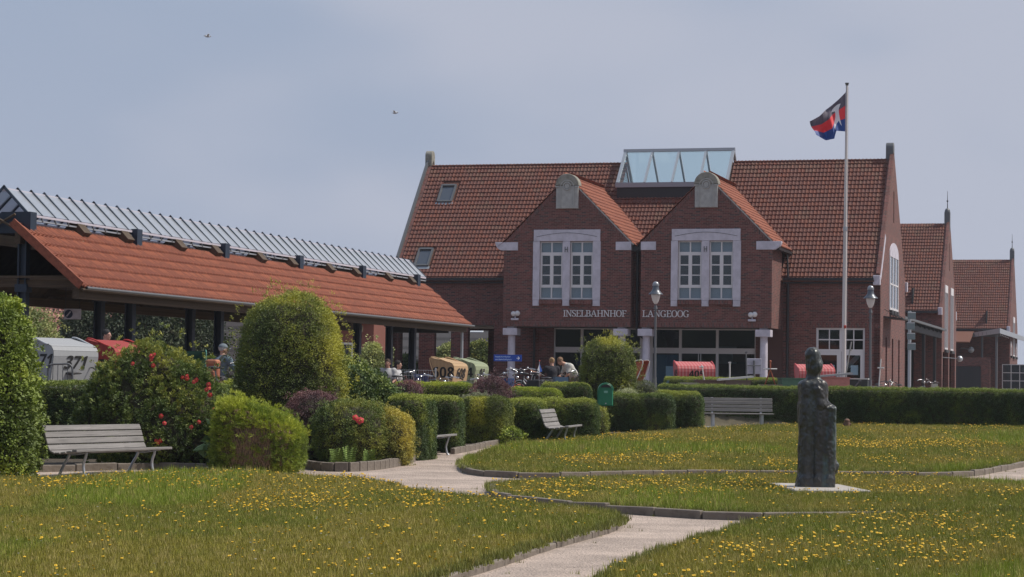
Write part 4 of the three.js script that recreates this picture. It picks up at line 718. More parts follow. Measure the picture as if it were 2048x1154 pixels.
// ---------------------------------------------------------------- buildings seen beyond the shed
function plainHouse(name, label, p, turn, w, d, eave, ridge, wallM, roofC, course, o = {}) {
  const B = thing(name, label, 'house', p, turn), a = (ridge - eave) / (d / 2);
  part('wall', [uvBox(slab([[-d / 2, 0], [d / 2, 0], [d / 2, eave], [0, ridge - 0.1], [-d / 2, eave]], [], w).rotateY(Math.PI / 2).translate(-w / 2, 0, 0))], wallM, B);
  const roof = sub('roof', B), L = Math.hypot(d / 2, ridge - eave) + 0.5, up = V3(0, a, -1).normalize();
  const roofM = std(...roofC, 0.97, { metalness: o.metal ?? 0 });
  const roofM2 = std(...roofC.map((c) => c * 0.6), 0.97);
  for (const s of [-1, 1]) part('roof_deck', slabBetween([-w / 2 - 0.3, eave - 0.35, s * (d / 2 + 0.35 / a)], [w / 2 + 0.3, eave - 0.35, s * (d / 2 + 0.35 / a)], [w / 2 + 0.3, ridge, 0], [-w / 2 - 0.3, ridge, 0], 0.16), roofM, roof);
  const rows = Math.floor(L / course);
  if (o.tiles) tileField(roof, V3(-w / 2 - 0.3, eave - 0.3, d / 2 + 0.35 / a), V3(1, 0, 0), up, Math.floor((w + 0.6) / 0.25), rows, 0.25, course, o.tiles);
  else for (let i = 0; i < rows; i++) { const q = part('roof_course', box(w + 0.6, 0.05, course + 0.02, 0, 0, 0, 0.15), i % 3 ? roofM : roofM2, roof), c0 = V3(0, eave - 0.3, d / 2 + 0.35 / a).addScaledVector(up, (i + 0.5) * course); q.position.copy(c0).addScaledVector(V3(0, 1, a).normalize(), 0.03); q.rotation.x = Math.atan(a); }
  if (o.verge) part('verge_board', [-1, 1].map((s) => slabBetween([-w / 2 - 0.36, eave - 0.4, s * (d / 2 + 0.3)], [-w / 2 - 0.22, eave - 0.4, s * (d / 2 + 0.3)], [-w / 2 - 0.22, ridge + 0.1, 0], [-w / 2 - 0.36, ridge + 0.1, 0], 0.3)), M.white, B);
  for (const [x, y, ww, hh] of o.wins ?? []) { const wn = sub('window', B); part('frame', [bx(x - ww / 2, x - ww / 2 + 0.1, y, y + hh, d / 2 - 0.02, d / 2 + 0.06), bx(x + ww / 2 - 0.1, x + ww / 2, y, y + hh, d / 2 - 0.02, d / 2 + 0.06), bx(x - ww / 2 + 0.1, x + ww / 2 - 0.1, y, y + 0.1, d / 2 - 0.02, d / 2 + 0.06), bx(x - ww / 2 + 0.1, x + ww / 2 - 0.1, y + hh - 0.1, y + hh, d / 2 - 0.02, d / 2 + 0.06)], M.frame, wn); part('pane', bx(x - ww / 2 + 0.1, x + ww / 2 - 0.1, y + 0.1, y + hh - 0.1, d / 2 + 0.004, d / 2 + 0.02), std(0.06, 0.065, 0.07, 0.1), wn); }
  for (const [x, t, ww] of o.skylights ?? []) { const q = part('skylight', rbox(ww, 0.1, 1.2, 0.03), std(0.55, 0.58, 0.62, 0.15), B); q.position.set(x, lerp(eave, ridge, t) + 0.12, d / 2 * (1 - t)); q.rotation.x = Math.atan(a); }
  return B;
}
const base = (px, D) => onPlaza(px, D);
plainHouse('red_house', 'white trimmed house with light red tiled roof behind the left end of the shed', base(230, 120), -0.1, 8, 7, 2.6, 6.2, M.brick, [0.3, 0.13, 0.1], 0.34, { tiles: [[0.42, 0.19, 0.15], [0.38, 0.17, 0.14], [0.45, 0.21, 0.17], [0.4, 0.2, 0.16], [0.42, 0.2, 0.15]], verge: true });
plainHouse('grey_roofed_house', 'house with a wide dark grey roof behind the shed posts', base(560, 128), -YAW + 0.1, 7, 9, 1.2, 5.6, M.brick, [0.075, 0.068, 0.07], 0.3);
plainHouse('grey_roofed_house', 'house with pale grey roof and white skylight behind the brick arcade', base(950, 165), -YAW, 16, 9, 2.6, 6.2, M.brick, [0.085, 0.08, 0.083], 0.36, { skylights: [[0.8, 0.55, 1.0]] });
plainHouse('brick_outbuilding', 'plain red brick building with a white framed window behind the shed', base(690, 118), -YAW * 0.4, 4.0, 6, 4.2, 5.2, std(0.2, 0.075, 0.058, 0.9), [0.12, 0.06, 0.05], 0.34, { wins: [[0.5, 1.55, 0.95, 1.1]] });
// ---------------------------------------------------------------- plants: a twiggy body and many leaf sprays
M.twig = withMap(std(0.05, 0.045, 0.026, 1), specks, 2);
M.straw = withMap(std(0.2, 0.135, 0.085, 1), mottled(256, 12, 71, [0.8, 0.8, 0.8], 0.8, 0.6), 3, 0.02);
M.leaf = new THREE.MeshPhysicalMaterial({ color: rgb(1, 1, 1), roughness: 0.62, transmission: 0.3, thickness: 0, ior: 1.4, side: THREE.DoubleSide });
M.petal = new THREE.MeshStandardMaterial({ color: rgb(1, 1, 1), roughness: 0.7, side: THREE.DoubleSide });
function spray(n, len, wid, rad, seed, flat = 0.5) { // leaves round a shoot, +y outwards
  const r = rngOf(seed), P = [];
  for (let i = 0; i < n; i++) {
    const a = r() * 6.283, tilt = lerp(0.15, 1.35, r()) * (flat + 0.5), q = new THREE.Quaternion().setFromEuler(new THREE.Euler(tilt, a, r() * 0.8 - 0.4, 'YXZ'));
    const o = V3((r() - 0.5) * 2 * rad, (r() - 0.55) * rad * 1.4, (r() - 0.5) * 2 * rad), l = len * (0.75 + 0.5 * r()), w = wid * (0.8 + 0.4 * r());
    const v = [[0, 0, 0], [w / 2, l * 0.45, 0.12 * w], [0, l, -0.1 * l], [-w / 2, l * 0.45, 0.12 * w]].map((t) => V3(...t).applyQuaternion(q).add(o));
    for (const k of [0, 1, 2, 0, 2, 3]) P.push(v[k].x, v[k].y, v[k].z);
  }
  const g = new THREE.BufferGeometry(); g.setAttribute('position', new THREE.Float32BufferAttribute(P, 3)); g.computeVertexNormals(); return plain(g);
}
const SPRAY = {
  privet: spray(10, 0.042, 0.024, 0.045, 1), fine: spray(14, 0.03, 0.016, 0.04, 2), conifer: spray(16, 0.06, 0.01, 0.03, 3, 0.15), broad: spray(8, 0.062, 0.042, 0.055, 4), big: spray(6, 0.2, 0.16, 0.13, 5, 0.8), tree: spray(12, 0.11, 0.07, 0.13, 6), fern: spray(12, 0.16, 0.03, 0.03, 8, 0.1), shoot: spray(9, 0.055, 0.026, 0.03, 9, 0.2),
};
// a block hedge: a box with rounded corners, slightly uneven
function hedgeGeo(w, h, d, r, amp, seed) {
  const seg = (q) => clamp(Math.round(q / 0.14), 3, 120), g = new THREE.BoxGeometry(w, h, d, seg(w), seg(h), seg(d)), p = g.attributes.position, v = V3(), c = V3();
  for (let i = 0; i < p.count; i++) {
    v.fromBufferAttribute(p, i);
    c.set(clamp(v.x, -w / 2 + r, w / 2 - r), clamp(v.y, -h / 2, h / 2 - r), clamp(v.z, -d / 2 + r, d / 2 - r));
    const q = v.clone().sub(c), L = q.length(); if (L > 1e-5) v.copy(c).addScaledVector(q, Math.min(1, r / L));
    const n = L > 1e-5 ? q.divideScalar(L) : V3(0, 1, 0);
    v.addScaledVector(n, amp * 2 * (fbm(v.x * 1.6 + seed, v.y * 1.6, v.z * 1.6, 3) - 0.5)); v.y += h / 2;
    p.setXYZ(i, v.x, v.y, v.z);
  }
  g.computeVertexNormals(); return uvBox(g);
}
// a free shrub: squashed super-ellipsoid with lumps; skew leans it over
function domeGeo(w, h, d, n, amp, seed, freq = 2, o = {}) {
  const g = plain(new THREE.IcosahedronGeometry(1, 22)), p = g.attributes.position, v = V3(), cy = o.cy ?? 0.42;
  for (let i = 0; i < p.count; i++) {
    v.fromBufferAttribute(p, i).normalize();
    const q = Math.pow(Math.abs(v.x) ** n + Math.abs(v.y) ** n + Math.abs(v.z) ** n, -1 / n);
    const lump = 1 + amp * 2 * (fbm(v.x * freq + seed, v.y * freq, v.z * freq, 4) - 0.5);
    let x = v.x * q * w / 2 * lump, y = v.y * q * (v.y > 0 ? h * (1 - cy) : h * cy * 1.05) * lump + h * cy, z = v.z * q * d / 2 * lump;
    if (o.slope) y *= 1 + o.slope * clamp(x / (w / 2), -1, 1) * clamp(y / h, 0, 1);
    if (o.peak) { const t = clamp(y / h, 0, 1.1); x = x * lerp(1, 1 - o.peak, t) + (o.lean ?? 0) * t; z *= lerp(1, 1 - o.peak, t); }
    p.setXYZ(i, x, y, z);
  }
  g.computeVertexNormals(); return uvBox(g);
}
function foliage(parent, geo, kind, dens, pal, o = {}) {
  part('twigs', geo.clone().scale(o.core ?? 0.93, o.core ?? 0.94, o.core ?? 0.93), o.coreM ?? M.twig, parent);
  geo.computeBoundingBox();
  const bb = geo.boundingBox, mesh = new THREE.Mesh(geo), rr = rngOf(o.seed ?? 5), s = new MeshSurfaceSampler(mesh).setRandomGenerator(rr).build();
  let area = 0; { const p = geo.attributes.position, a = V3(), b = V3(), c = V3(); for (let i = 0; i < p.count; i += 3) { a.fromBufferAttribute(p, i); b.fromBufferAttribute(p, i + 1); c.fromBufferAttribute(p, i + 2); area += b.sub(a).cross(c.sub(a)).length() / 2; } }
  const n = Math.round(area * dens), list = [], cols = [], pos = V3(), nor = V3(), m = new THREE.Matrix4(), q = new THREE.Quaternion(), q2 = new THREE.Quaternion(), up = V3(0, 1, 0);
  const [dark, mid, light] = pal, loose = o.loose ?? 0.05, h = bb.max.y;
  for (let i = 0; i < n; i++) {
    s.sample(pos, nor);
    if (pos.y < -0.02) continue;
    const big = fbm(pos.x * 2.3 + 5, pos.y * 2.3, pos.z * 2.3 + (o.seed ?? 0), 3), gap = fbm(pos.x * 5 + 15, pos.y * 5, pos.z * 5, 2);
    if (o.gaps && gap < o.gaps) { if (rr() < 0.65) continue; pos.addScaledVector(nor, -0.06); }
    if (o.bare && o.bare(pos) && rr() < 0.62 + 0.3 * fbm(pos.x * 6, pos.y * 6, pos.z * 6, 2)) continue;
    pos.addScaledVector(nor, (rr() - 0.55) * loose * 2 + (rr() < 0.05 ? loose * 2.2 * (o.wild ?? 0.9) : 0));
    q.setFromUnitVectors(up, nor.clone().add(V3((rr() - 0.5) * 1.1, (rr() - 0.25) * 1.1, (rr() - 0.5) * 1.1).multiplyScalar(o.calm ?? 1)).normalize());
    q2.setFromAxisAngle(up, rr() * 6.283); q.multiply(q2);
    const sc = (o.scale ?? 1) * (0.65 + 0.75 * rr() * rr() + 0.1);
    list.push(m.clone().compose(pos, q, V3(sc, sc, sc)));
    let t = clamp(0.5 + 1.6 * (big - 0.5) + 0.42 * (rr() - 0.5) + (o.top ?? 0.35) * (sstep(0.75, 1, pos.y / h) * Math.max(0, nor.y) - 0.1) + (o.tone ? o.tone(pos) : 0), 0, 1);  // lighter new growth on top, raised further to paint in sunlit tops
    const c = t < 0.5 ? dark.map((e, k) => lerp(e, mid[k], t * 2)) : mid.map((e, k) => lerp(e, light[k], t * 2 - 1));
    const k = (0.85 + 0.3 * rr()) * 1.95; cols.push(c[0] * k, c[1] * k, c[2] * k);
  }
  const im = new THREE.InstancedMesh(SPRAY[kind], M.leaf, list.length);
  list.forEach((e, i) => im.setMatrixAt(i, e));
  im.instanceColor = new THREE.InstancedBufferAttribute(new Float32Array(cols), 3);
  im.name = 'foliage'; im.castShadow = im.receiveShadow = true; im.userData.kind = 'stuff'; parent.add(im);
  return im;
}
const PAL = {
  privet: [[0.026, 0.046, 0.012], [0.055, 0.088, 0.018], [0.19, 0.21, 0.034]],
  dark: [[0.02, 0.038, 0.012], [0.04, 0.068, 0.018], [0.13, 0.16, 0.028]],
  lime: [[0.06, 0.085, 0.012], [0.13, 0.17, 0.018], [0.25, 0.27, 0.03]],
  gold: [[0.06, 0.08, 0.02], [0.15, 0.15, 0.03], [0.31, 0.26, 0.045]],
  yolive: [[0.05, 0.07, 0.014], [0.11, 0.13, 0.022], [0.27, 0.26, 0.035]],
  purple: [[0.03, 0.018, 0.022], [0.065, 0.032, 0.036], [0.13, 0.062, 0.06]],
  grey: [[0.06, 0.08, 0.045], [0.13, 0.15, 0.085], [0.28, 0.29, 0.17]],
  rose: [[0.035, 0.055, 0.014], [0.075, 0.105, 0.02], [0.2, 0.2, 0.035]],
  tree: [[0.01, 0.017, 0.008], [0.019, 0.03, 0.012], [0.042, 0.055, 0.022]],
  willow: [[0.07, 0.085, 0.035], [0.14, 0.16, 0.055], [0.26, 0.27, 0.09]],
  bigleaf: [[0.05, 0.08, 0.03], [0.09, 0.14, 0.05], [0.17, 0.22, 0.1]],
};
// px0 px1 pyTop pyBase in the photograph give place and size once the distance is fixed
function plant(name, label, category, shape, px0, px1, pt, D, depth, o = {}) {
  const k = F / D, c = at((px0 + px1) / 2, 770, D), y0 = o.y0 ?? groundY(c.x, c.z), top = at((px0 + px1) / 2, pt, D).y;
  const w = (px1 - px0) / k * (o.wk ?? 1), h = top - y0, pos = V3(c.x, y0, c.z), g = thing(name, label, category, pos, o.turn ?? 0, o.group);
  const geo = shape === 'hedge' ? hedgeGeo(w, h, depth, o.r ?? 0.18, o.amp ?? 0.05, o.seed ?? px0) : domeGeo(w, h, depth, o.n ?? 2.3, o.amp ?? 0.1, o.seed ?? px0, o.freq ?? 2, o);
  if (shape === 'hedge') o = { kind: 'fine', loose: 0.022, wild: 0.5, calm: 0.6, ...o, dens: (o.dens ?? 420) * 1.5 };
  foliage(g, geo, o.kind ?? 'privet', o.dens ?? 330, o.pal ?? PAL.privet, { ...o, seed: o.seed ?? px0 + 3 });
  return { g, w, h, pos };
}
// front left
plant('clipped_hedge', 'tall clipped hedge end at the left beside the near bench', 'hedge', 'dome', -130, 74, 600, 36.6, 1.7, { n: 3.6, amp: 0.07, freq: 2.4, kind: 'broad', pal: PAL.lime, dens: 420, top: 0.3, loose: 0.07, gaps: 0.36, cy: 0.3, wild: 1, peak: 0.16, lean: -0.08, tone: (p) => -0.22 });
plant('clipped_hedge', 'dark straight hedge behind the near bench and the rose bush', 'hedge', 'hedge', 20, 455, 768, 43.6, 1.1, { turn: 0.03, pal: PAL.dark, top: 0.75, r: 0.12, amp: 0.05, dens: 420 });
{
  const { g, w, h } = plant('rose_bush', 'broad wild rose bush with red flowers behind the near bench', 'rose bush', 'dome', 150, 505, 688, 41.0, 2.0, { n: 2.1, amp: 0.13, freq: 2.2, kind: 'shoot', pal: PAL.rose, dens: 520, top: 0.55, loose: 0.1, gaps: 0.38, wild: 1.6, peak: 0.42, lean: -0.28, cy: 0.36 });
  const petal = mergeGeometries([0, 1, 2, 3, 4].map((i) => tint(plain(new THREE.CircleGeometry(0.032, 7).scale(1, 1.1, 1).translate(0, 0.03, 0.006).rotateX(-0.3).rotateZ(i * 1.2566)), [0.52, 0.03, 0.035])).concat([tint(plain(ball(0.012, 0, 0, 0.012, 1, 1, 0.5, 8, 6)), [0.5, 0.3, 0.03])]));
  M.bloom = new THREE.MeshStandardMaterial({ vertexColors: true, roughness: 0.6, side: THREE.DoubleSide });
  M.bloomGeo = petal;
  const spots = [[303, 712], [302, 719], [306, 731], [373, 752], [374, 757], [388, 763], [365, 755], [428, 818], [432, 822], [417, 769], [413, 779], [420, 790], [329, 846], [382, 854], [312, 881], [316, 885], [265, 727], [398, 844], [322, 832]];
  spots.forEach(([px, py], i) => {
    const t = (py - 700) / 240, p = at(px, py, 41.0 - 0.75 - 0.25 * clamp(t, 0, 1));
    for (let k = 0; k < (i % 5 ? 1 : 2); k++) { const m = part('flower', petal, M.bloom, g); m.position.copy(p).sub(g.position).add(V3(k * 0.04, k * 0.03, 0)); m.rotation.set(R(-0.6, 0.2), R(-0.5, 0.5), R(0, 6)); m.scale.setScalar(R(0.5, 0.78)); }
  });
}
plant('large_leaved_plant', 'low plant with large pale green leaves at the foot of the rose bush', 'plant', 'dome', 425, 530, 835, 39.9, 0.7, { n: 2, amp: 0.2, kind: 'big', pal: PAL.bigleaf, dens: 55, core: 0.7, loose: 0.08 });
{
  const { g, w, h } = plant('mounded_conifer', 'bright green mounded conifer with a bare brown front beside the path', 'conifer', 'dome', 432, 606, 815, 39.8, 1.5, { n: 3.4, amp: 0.06, kind: 'conifer', pal: PAL.lime, dens: 720, top: 0.35, loose: 0.05, slope: -0.24, cy: 0.4, bare: (p) => p.z > 0.2 && p.y < 0.78 && p.y > 0.1 && p.x > -0.35 && p.x < 0.3, tone: () => 0.08, coreM: M.straw });
  const tw = []; for (let i = 0; i < 420; i++) { const x = R(-0.4, 0.38), y = R(0.05, 0.55), z = 0.66 + R(-0.06, 0.02); tw.push(rod(V3(x, y, z), V3(x + R(-0.12, 0.12), y + R(0.12, 0.4), z + R(0, 0.07)), 0.006, 0.003, 4)); }
  part('bare_twigs', tw, std(0.33, 0.22, 0.14, 1), g);
}
plant('domed_shrub', 'biggest domed shrub, clipped round, its right flank painted yellow green as if sunlit', 'shrub', 'dome', 470, 696, 594, 46.2, 2.3, { n: 2.75, amp: 0.08, freq: 2.6, kind: 'privet', pal: PAL.yolive, dens: 480, top: 0.4, loose: 0.08, gaps: 0.33, cy: 0.42, peak: 0.17, wild: 1.6, y0: 0.3, tone: (p) => 0.5 * sstep(0.4, 1.0, p.x) - 0.18 });  // tone paints the right flank lighter, standing in for sun from that side
plant('dark_shrub', 'dark green shrub spreading right of the biggest domed shrub', 'shrub', 'dome', 625, 803, 738, 47.2, 1.6, { n: 2.6, amp: 0.12, kind: 'broad', pal: PAL.dark, dens: 400, top: 0.3, loose: 0.08, slope: -0.22, y0: 0.35 });
plant('purple_shrub', 'dark purple leaved shrub between the conifer and the small rose bush', 'shrub', 'dome', 570, 690, 790, 43.4, 1.2, { n: 2.6, amp: 0.1, kind: 'fine', pal: PAL.purple, dens: 520, top: 0.3, loose: 0.06 });
{
  const { g } = plant('rose_bush', 'small rounded rose bush with three red blooms beside the yellow bush', 'rose bush', 'dome', 630, 776, 803, 42.6, 1.2, { n: 2.6, amp: 0.08, kind: 'fine', pal: PAL.rose, dens: 600, top: 0.25, loose: 0.06, gaps: 0.34, tone: () => 0.08 });
  for (const [px, py] of [[711, 835], [719, 842], [722, 840]]) { const m = part('flower', M.bloomGeo, M.bloom, g); m.position.copy(at(px, py, 41.95)).sub(g.position); m.rotation.set(-0.3, 0.2, R(0, 6)); }
}
for (const [px, pt, lab] of [[672, 887, 'light green fern at the kerb, first from the conifer'], [699, 882, 'taller upright fern at the kerb, second from the conifer'], [738, 893, 'bushy pale green fern at the kerb, nearest the yellow bush']]) {
  const p = onGarden(px, 937); p.y += 0.03; const f = thing('fern', lab, 'fern', p, R(0, 6), 'ferns along the kerb of the bed'), h = (930 - pt) / (F / -p.z);
  for (let i = 0; i < 7; i++) { const a = i * 0.9 + R(0, 0.4), e = V3(Math.cos(a) * h * 0.3, h * R(0.8, 1), Math.sin(a) * h * 0.3), L = [rod(V3(0, 0, 0), e, 0.004, 0.002, 4)]; for (let j = 2; j < 11; j++) for (const s of [-1, 1]) { const t = j / 11, c = e.clone().multiplyScalar(t), l = 0.17 * (1.05 - t) + 0.02; L.push(new THREE.CircleGeometry(1, 4).scale(l / 2, 0.015, 1).rotateX(-0.9).rotateY(a + s * 1.1).translate(c.x + Math.cos(a + s * 1.3) * l * 0.45, c.y + 0.01, c.z + Math.sin(a + s * 1.3) * l * 0.45)); } part('frond', L, M.fernm ??= new THREE.MeshStandardMaterial({ color: rgb(0.17, 0.25, 0.05), roughness: 0.8, side: THREE.DoubleSide }), f); }
}
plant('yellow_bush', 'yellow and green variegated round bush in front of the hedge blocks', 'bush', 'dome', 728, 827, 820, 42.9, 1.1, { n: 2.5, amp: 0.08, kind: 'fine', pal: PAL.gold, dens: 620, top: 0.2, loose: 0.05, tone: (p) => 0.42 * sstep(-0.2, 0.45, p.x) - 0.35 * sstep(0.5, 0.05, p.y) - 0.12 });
const HG = 'hedge blocks flanking the benches';
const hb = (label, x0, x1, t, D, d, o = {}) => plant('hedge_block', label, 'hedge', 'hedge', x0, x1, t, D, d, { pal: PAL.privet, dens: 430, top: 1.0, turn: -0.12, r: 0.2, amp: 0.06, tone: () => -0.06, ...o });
hb('narrow hedge block between the yellow bush and the half hidden bench seat', 786, 861, 795, 45.4, 1.1, { turn: -0.3 });
hb('hedge block right behind the half hidden bench seat', 828, 924, 796, 49.0, 0.9);
plant('mixed_bush', 'square clipped green bush with a yellow patch in its middle', 'bush', 'hedge', 917, 1020, 796, 53.6, 1.2, { pal: PAL.yolive, kind: 'fine', dens: 520, turn: -0.2, r: 0.3, amp: 0.09, top: 0.1, tone: (p) => 0.75 * sstep(0.28, 0.1, Math.abs(p.x + 0.02)) * sstep(0.3, 0.6, p.y) * sstep(0.2, 0.4, p.z) - 0.2 });
hb('hedge block left of the end-on bench', 1014, 1086, 799, 55.2, 1.2, { turn: -0.25 });
hb('long hedge block behind the end-on bench', 1078, 1197, 799, 57.3, 0.9, { r: 0.32 });
plant('low_shrub', 'small rounded shrub at the right end of the long hedge block', 'shrub', 'dome', 1180, 1214, 815, 57.8, 0.6, { pal: PAL.yolive, n: 2.6, dens: 480 });
plant('hedge_strip', 'lime topped hedge strip in front of the parked bicycles, left of the purple bush', 'hedge', 'hedge', 786, 950, 769, 58.0, 0.9, { pal: PAL.lime, top: 0.6, r: 0.14, tone: () => -0.15, dens: 420 });
plant('purple_shrub', 'little reddish shrub at the left end of the lime topped strip', 'shrub', 'dome', 792, 842, 765, 56.2, 0.7, { kind: 'fine', pal: PAL.purple.map((c) => c.map((e) => e * 1.35)), dens: 520, n: 2.4 });
plant('purple_shrub', 'round purple shrub before the black bicycle panniers', 'shrub', 'dome', 939, 1024, 758, 57.0, 1.1, { kind: 'fine', pal: PAL.purple.map((c) => c.map((e) => e * 1.25)), dens: 560, n: 2.5, amp: 0.12, wild: 1.2, loose: 0.07 });
plant('hedge_strip', 'rounded lime green hedge strip right of the purple shrub', 'hedge', 'hedge', 1012, 1124, 778, 60.0, 0.9, { pal: PAL.lime, top: 0.5, r: 0.24, tone: () => -0.1, dens: 420 });
plant('hedge_strip', 'hedge strip before the bending man in the white shirt', 'hedge', 'hedge', 1082, 1180, 768, 63.4, 0.9, { pal: PAL.privet, top: 0.5, r: 0.2, dens: 400 });
plant('grey_leaved_bush', 'grey leaved bush between the purple shrub and the yellow patched bush', 'bush', 'dome', 908, 1000, 792, 54.9, 1.0, { pal: PAL.grey.map((c) => c.map((e) => e * 0.7)), kind: 'fine', dens: 460, n: 3 });
plant('clipped_round_bush', 'tall clipped round bush behind the green litter bin', 'bush', 'dome', 1164, 1267, 679, 64.6, 1.5, { n: 3.0, amp: 0.07, freq: 3, kind: 'privet', pal: PAL.yolive, dens: 480, top: 0.7, loose: 0.07, gaps: 0.3, wild: 1.6, cy: 0.48, tone: (p) => 0.1 * p.x - 0.14 });
plant('silver_shrub', 'low silvery shrub right of the green litter bin', 'shrub', 'dome', 1228, 1282, 781, 63.4, 0.8, { pal: PAL.grey, kind: 'fine', dens: 480 });
plant('silver_shrub', 'taller grey green shrub between the litter bin and the long hedge', 'shrub', 'dome', 1258, 1320, 764, 65.6, 0.8, { pal: PAL.grey.map((c) => c.map((e) => e * 0.75)), kind: 'fine', dens: 460 });
hb('dark hedge block behind the post of the green litter bin', 1200, 1347, 789, 63.2, 1.0, { pal: PAL.dark, r: 0.26, top: 0.5 });
hb('hedge block left of the far bench', 1298, 1405, 784, 65.8, 1.2, { pal: PAL.privet, r: 0.3, tone: () => -0.15 });
{ // the long hedge at the right
  const a = at(1318, 770, 71.2), b = at(2110, 770, 71.4), c = a.clone().add(b).multiplyScalar(0.5), y0 = groundY(c.x, -70.5), g = thing('long_hedge', 'long straight clipped hedge along the right half of the lawn', 'hedge', V3(c.x, y0, c.z), Math.atan2(-(b.z - a.z), b.x - a.x));
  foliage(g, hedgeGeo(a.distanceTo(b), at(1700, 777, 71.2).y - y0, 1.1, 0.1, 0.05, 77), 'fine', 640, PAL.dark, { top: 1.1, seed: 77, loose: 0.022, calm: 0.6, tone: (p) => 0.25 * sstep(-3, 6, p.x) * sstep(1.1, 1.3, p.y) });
}
plant('hedge_strip', 'low hedge strip between the hand carts and the striped beach chair', 'hedge', 'hedge', 1330, 1562, 758, 80, 0.8, { pal: PAL.privet, top: 0.8, r: 0.12, dens: 330, amp: 0.07 });
plant('low_clump', 'small bright green clump at the foot of the hedge block', 'plant', 'dome', 1004, 1042, 860, 53.0, 0.5, { pal: PAL.lime, kind: 'broad', dens: 300, tone: () => -0.2 });
plant('hedge_strip', 'short bright green hedge strip behind the cyclist', 'hedge', 'hedge', 440, 486, 766, 50, 0.8, { pal: PAL.lime, top: 0.4, dens: 400, y0: 0.9 });
plant('purple_shrub', 'reddish twiggy shrub below the orange backpack', 'shrub', 'dome', 408, 450, 762, 45.2, 0.5, { kind: 'fine', pal: PAL.purple.map((c) => c.map((e) => e * 1.3)), dens: 420, y0: 0.7 });
// beyond the shed
function tree(label, px0, px1, pt, D, depth, pal, o = {}) {
  const r = plant('tree', label, 'tree', 'dome', px0, px1, pt, D, depth, { kind: 'tree', dens: 60, amp: 0.2, n: 2.1, pal, loose: 0.25, core: 0.8, gaps: 0.4, top: 0.2, cy: 0.5, scale: 1.3, ...o });
  const tr = [rod(V3(0, -0.1, 0), V3(0.1, r.h * 0.55, 0), 0.16, 0.09)];
  for (let i = 0; i < 5; i++) tr.push(rod(V3(0.05, r.h * (0.25 + 0.06 * i), 0), V3(Math.cos(i * 1.3) * r.w * 0.3, r.h * (0.5 + 0.07 * i), Math.sin(i * 1.3) * depth * 0.3), 0.07, 0.03, 6));
  part('trunk', tr, M.twig, r.g); return r;
}
tree('dark green spreading tree behind the shed posts', 118, 440, 590, 98, 5, PAL.tree, { y0: 1 });
tree('pale green feathery tree at the far left behind the beach chairs', 10, 100, 612, 76, 2.5, PAL.willow, { y0: 1, scale: 0.8, dens: 90 });
plant('yellowish_bush', 'tall yellowish bush behind the shed, below the white framed window', 'bush', 'dome', 722, 766, 690, 88, 0.9, { kind: 'broad', pal: PAL.willow, dens: 220, loose: 0.1, n: 2.4, y0: 1, wild: 2, scale: 1.4 });
plant('green_bush', 'light green bush seen through the arcade left of the brick pillar', 'bush', 'dome', 868, 940, 690, 140, 2, { kind: 'tree', pal: PAL.willow, dens: 70, y0: 1, amp: 0.2, scale: 1.2 });
plant('green_bush', 'green bush seen through the arcade beside the blue sign', 'bush', 'dome', 928, 1000, 686, 138, 2, { kind: 'tree', pal: PAL.rose, dens: 70, y0: 1, amp: 0.2, scale: 1.2 });
plant('green_bush', 'low dark green bush seen between the last shed posts', 'bush', 'dome', 792, 832, 715, 128, 2, { kind: 'tree', pal: PAL.dark, dens: 70, y0: 1, amp: 0.2, scale: 1.2 });

const PLATE = toGround([[1530, 976], [1584, 998], [1748, 999], [1682, 979]]);
{ // wood behind the photographer, mirrored in the panes
  const r = rngOf(99), list = [], cols = [], m = new THREE.Matrix4();
  for (let i = 0; i < 9000; i++) { const x = (r() - 0.5) * 260, z = 45 + r() * 14, H = 6.5 + 6 * fbm(x * 0.07, 2, 5, 3), y = 0.3 + H * Math.sqrt(r()); const s = 6 + 5 * r(); m.compose(V3(x, y, z), new THREE.Quaternion().setFromEuler(new THREE.Euler(r() * 6, r() * 6, r() * 6)), V3(s, s, s)); list.push(m.clone()); const k = 0.6 + 0.8 * r(); cols.push(0.05 * k, 0.075 * k, 0.022 * k); }
  const im = new THREE.InstancedMesh(SPRAY.tree, M.leaf, list.length); list.forEach((e, i) => im.setMatrixAt(i, e)); im.instanceColor = new THREE.InstancedBufferAttribute(new Float32Array(cols), 3);
  im.name = 'wood'; im.castShadow = im.receiveShadow = true; im.userData.kind = 'stuff'; scene.add(im); tag(im, 'green wood mirrored in the window panes of the station', 'wood');
}
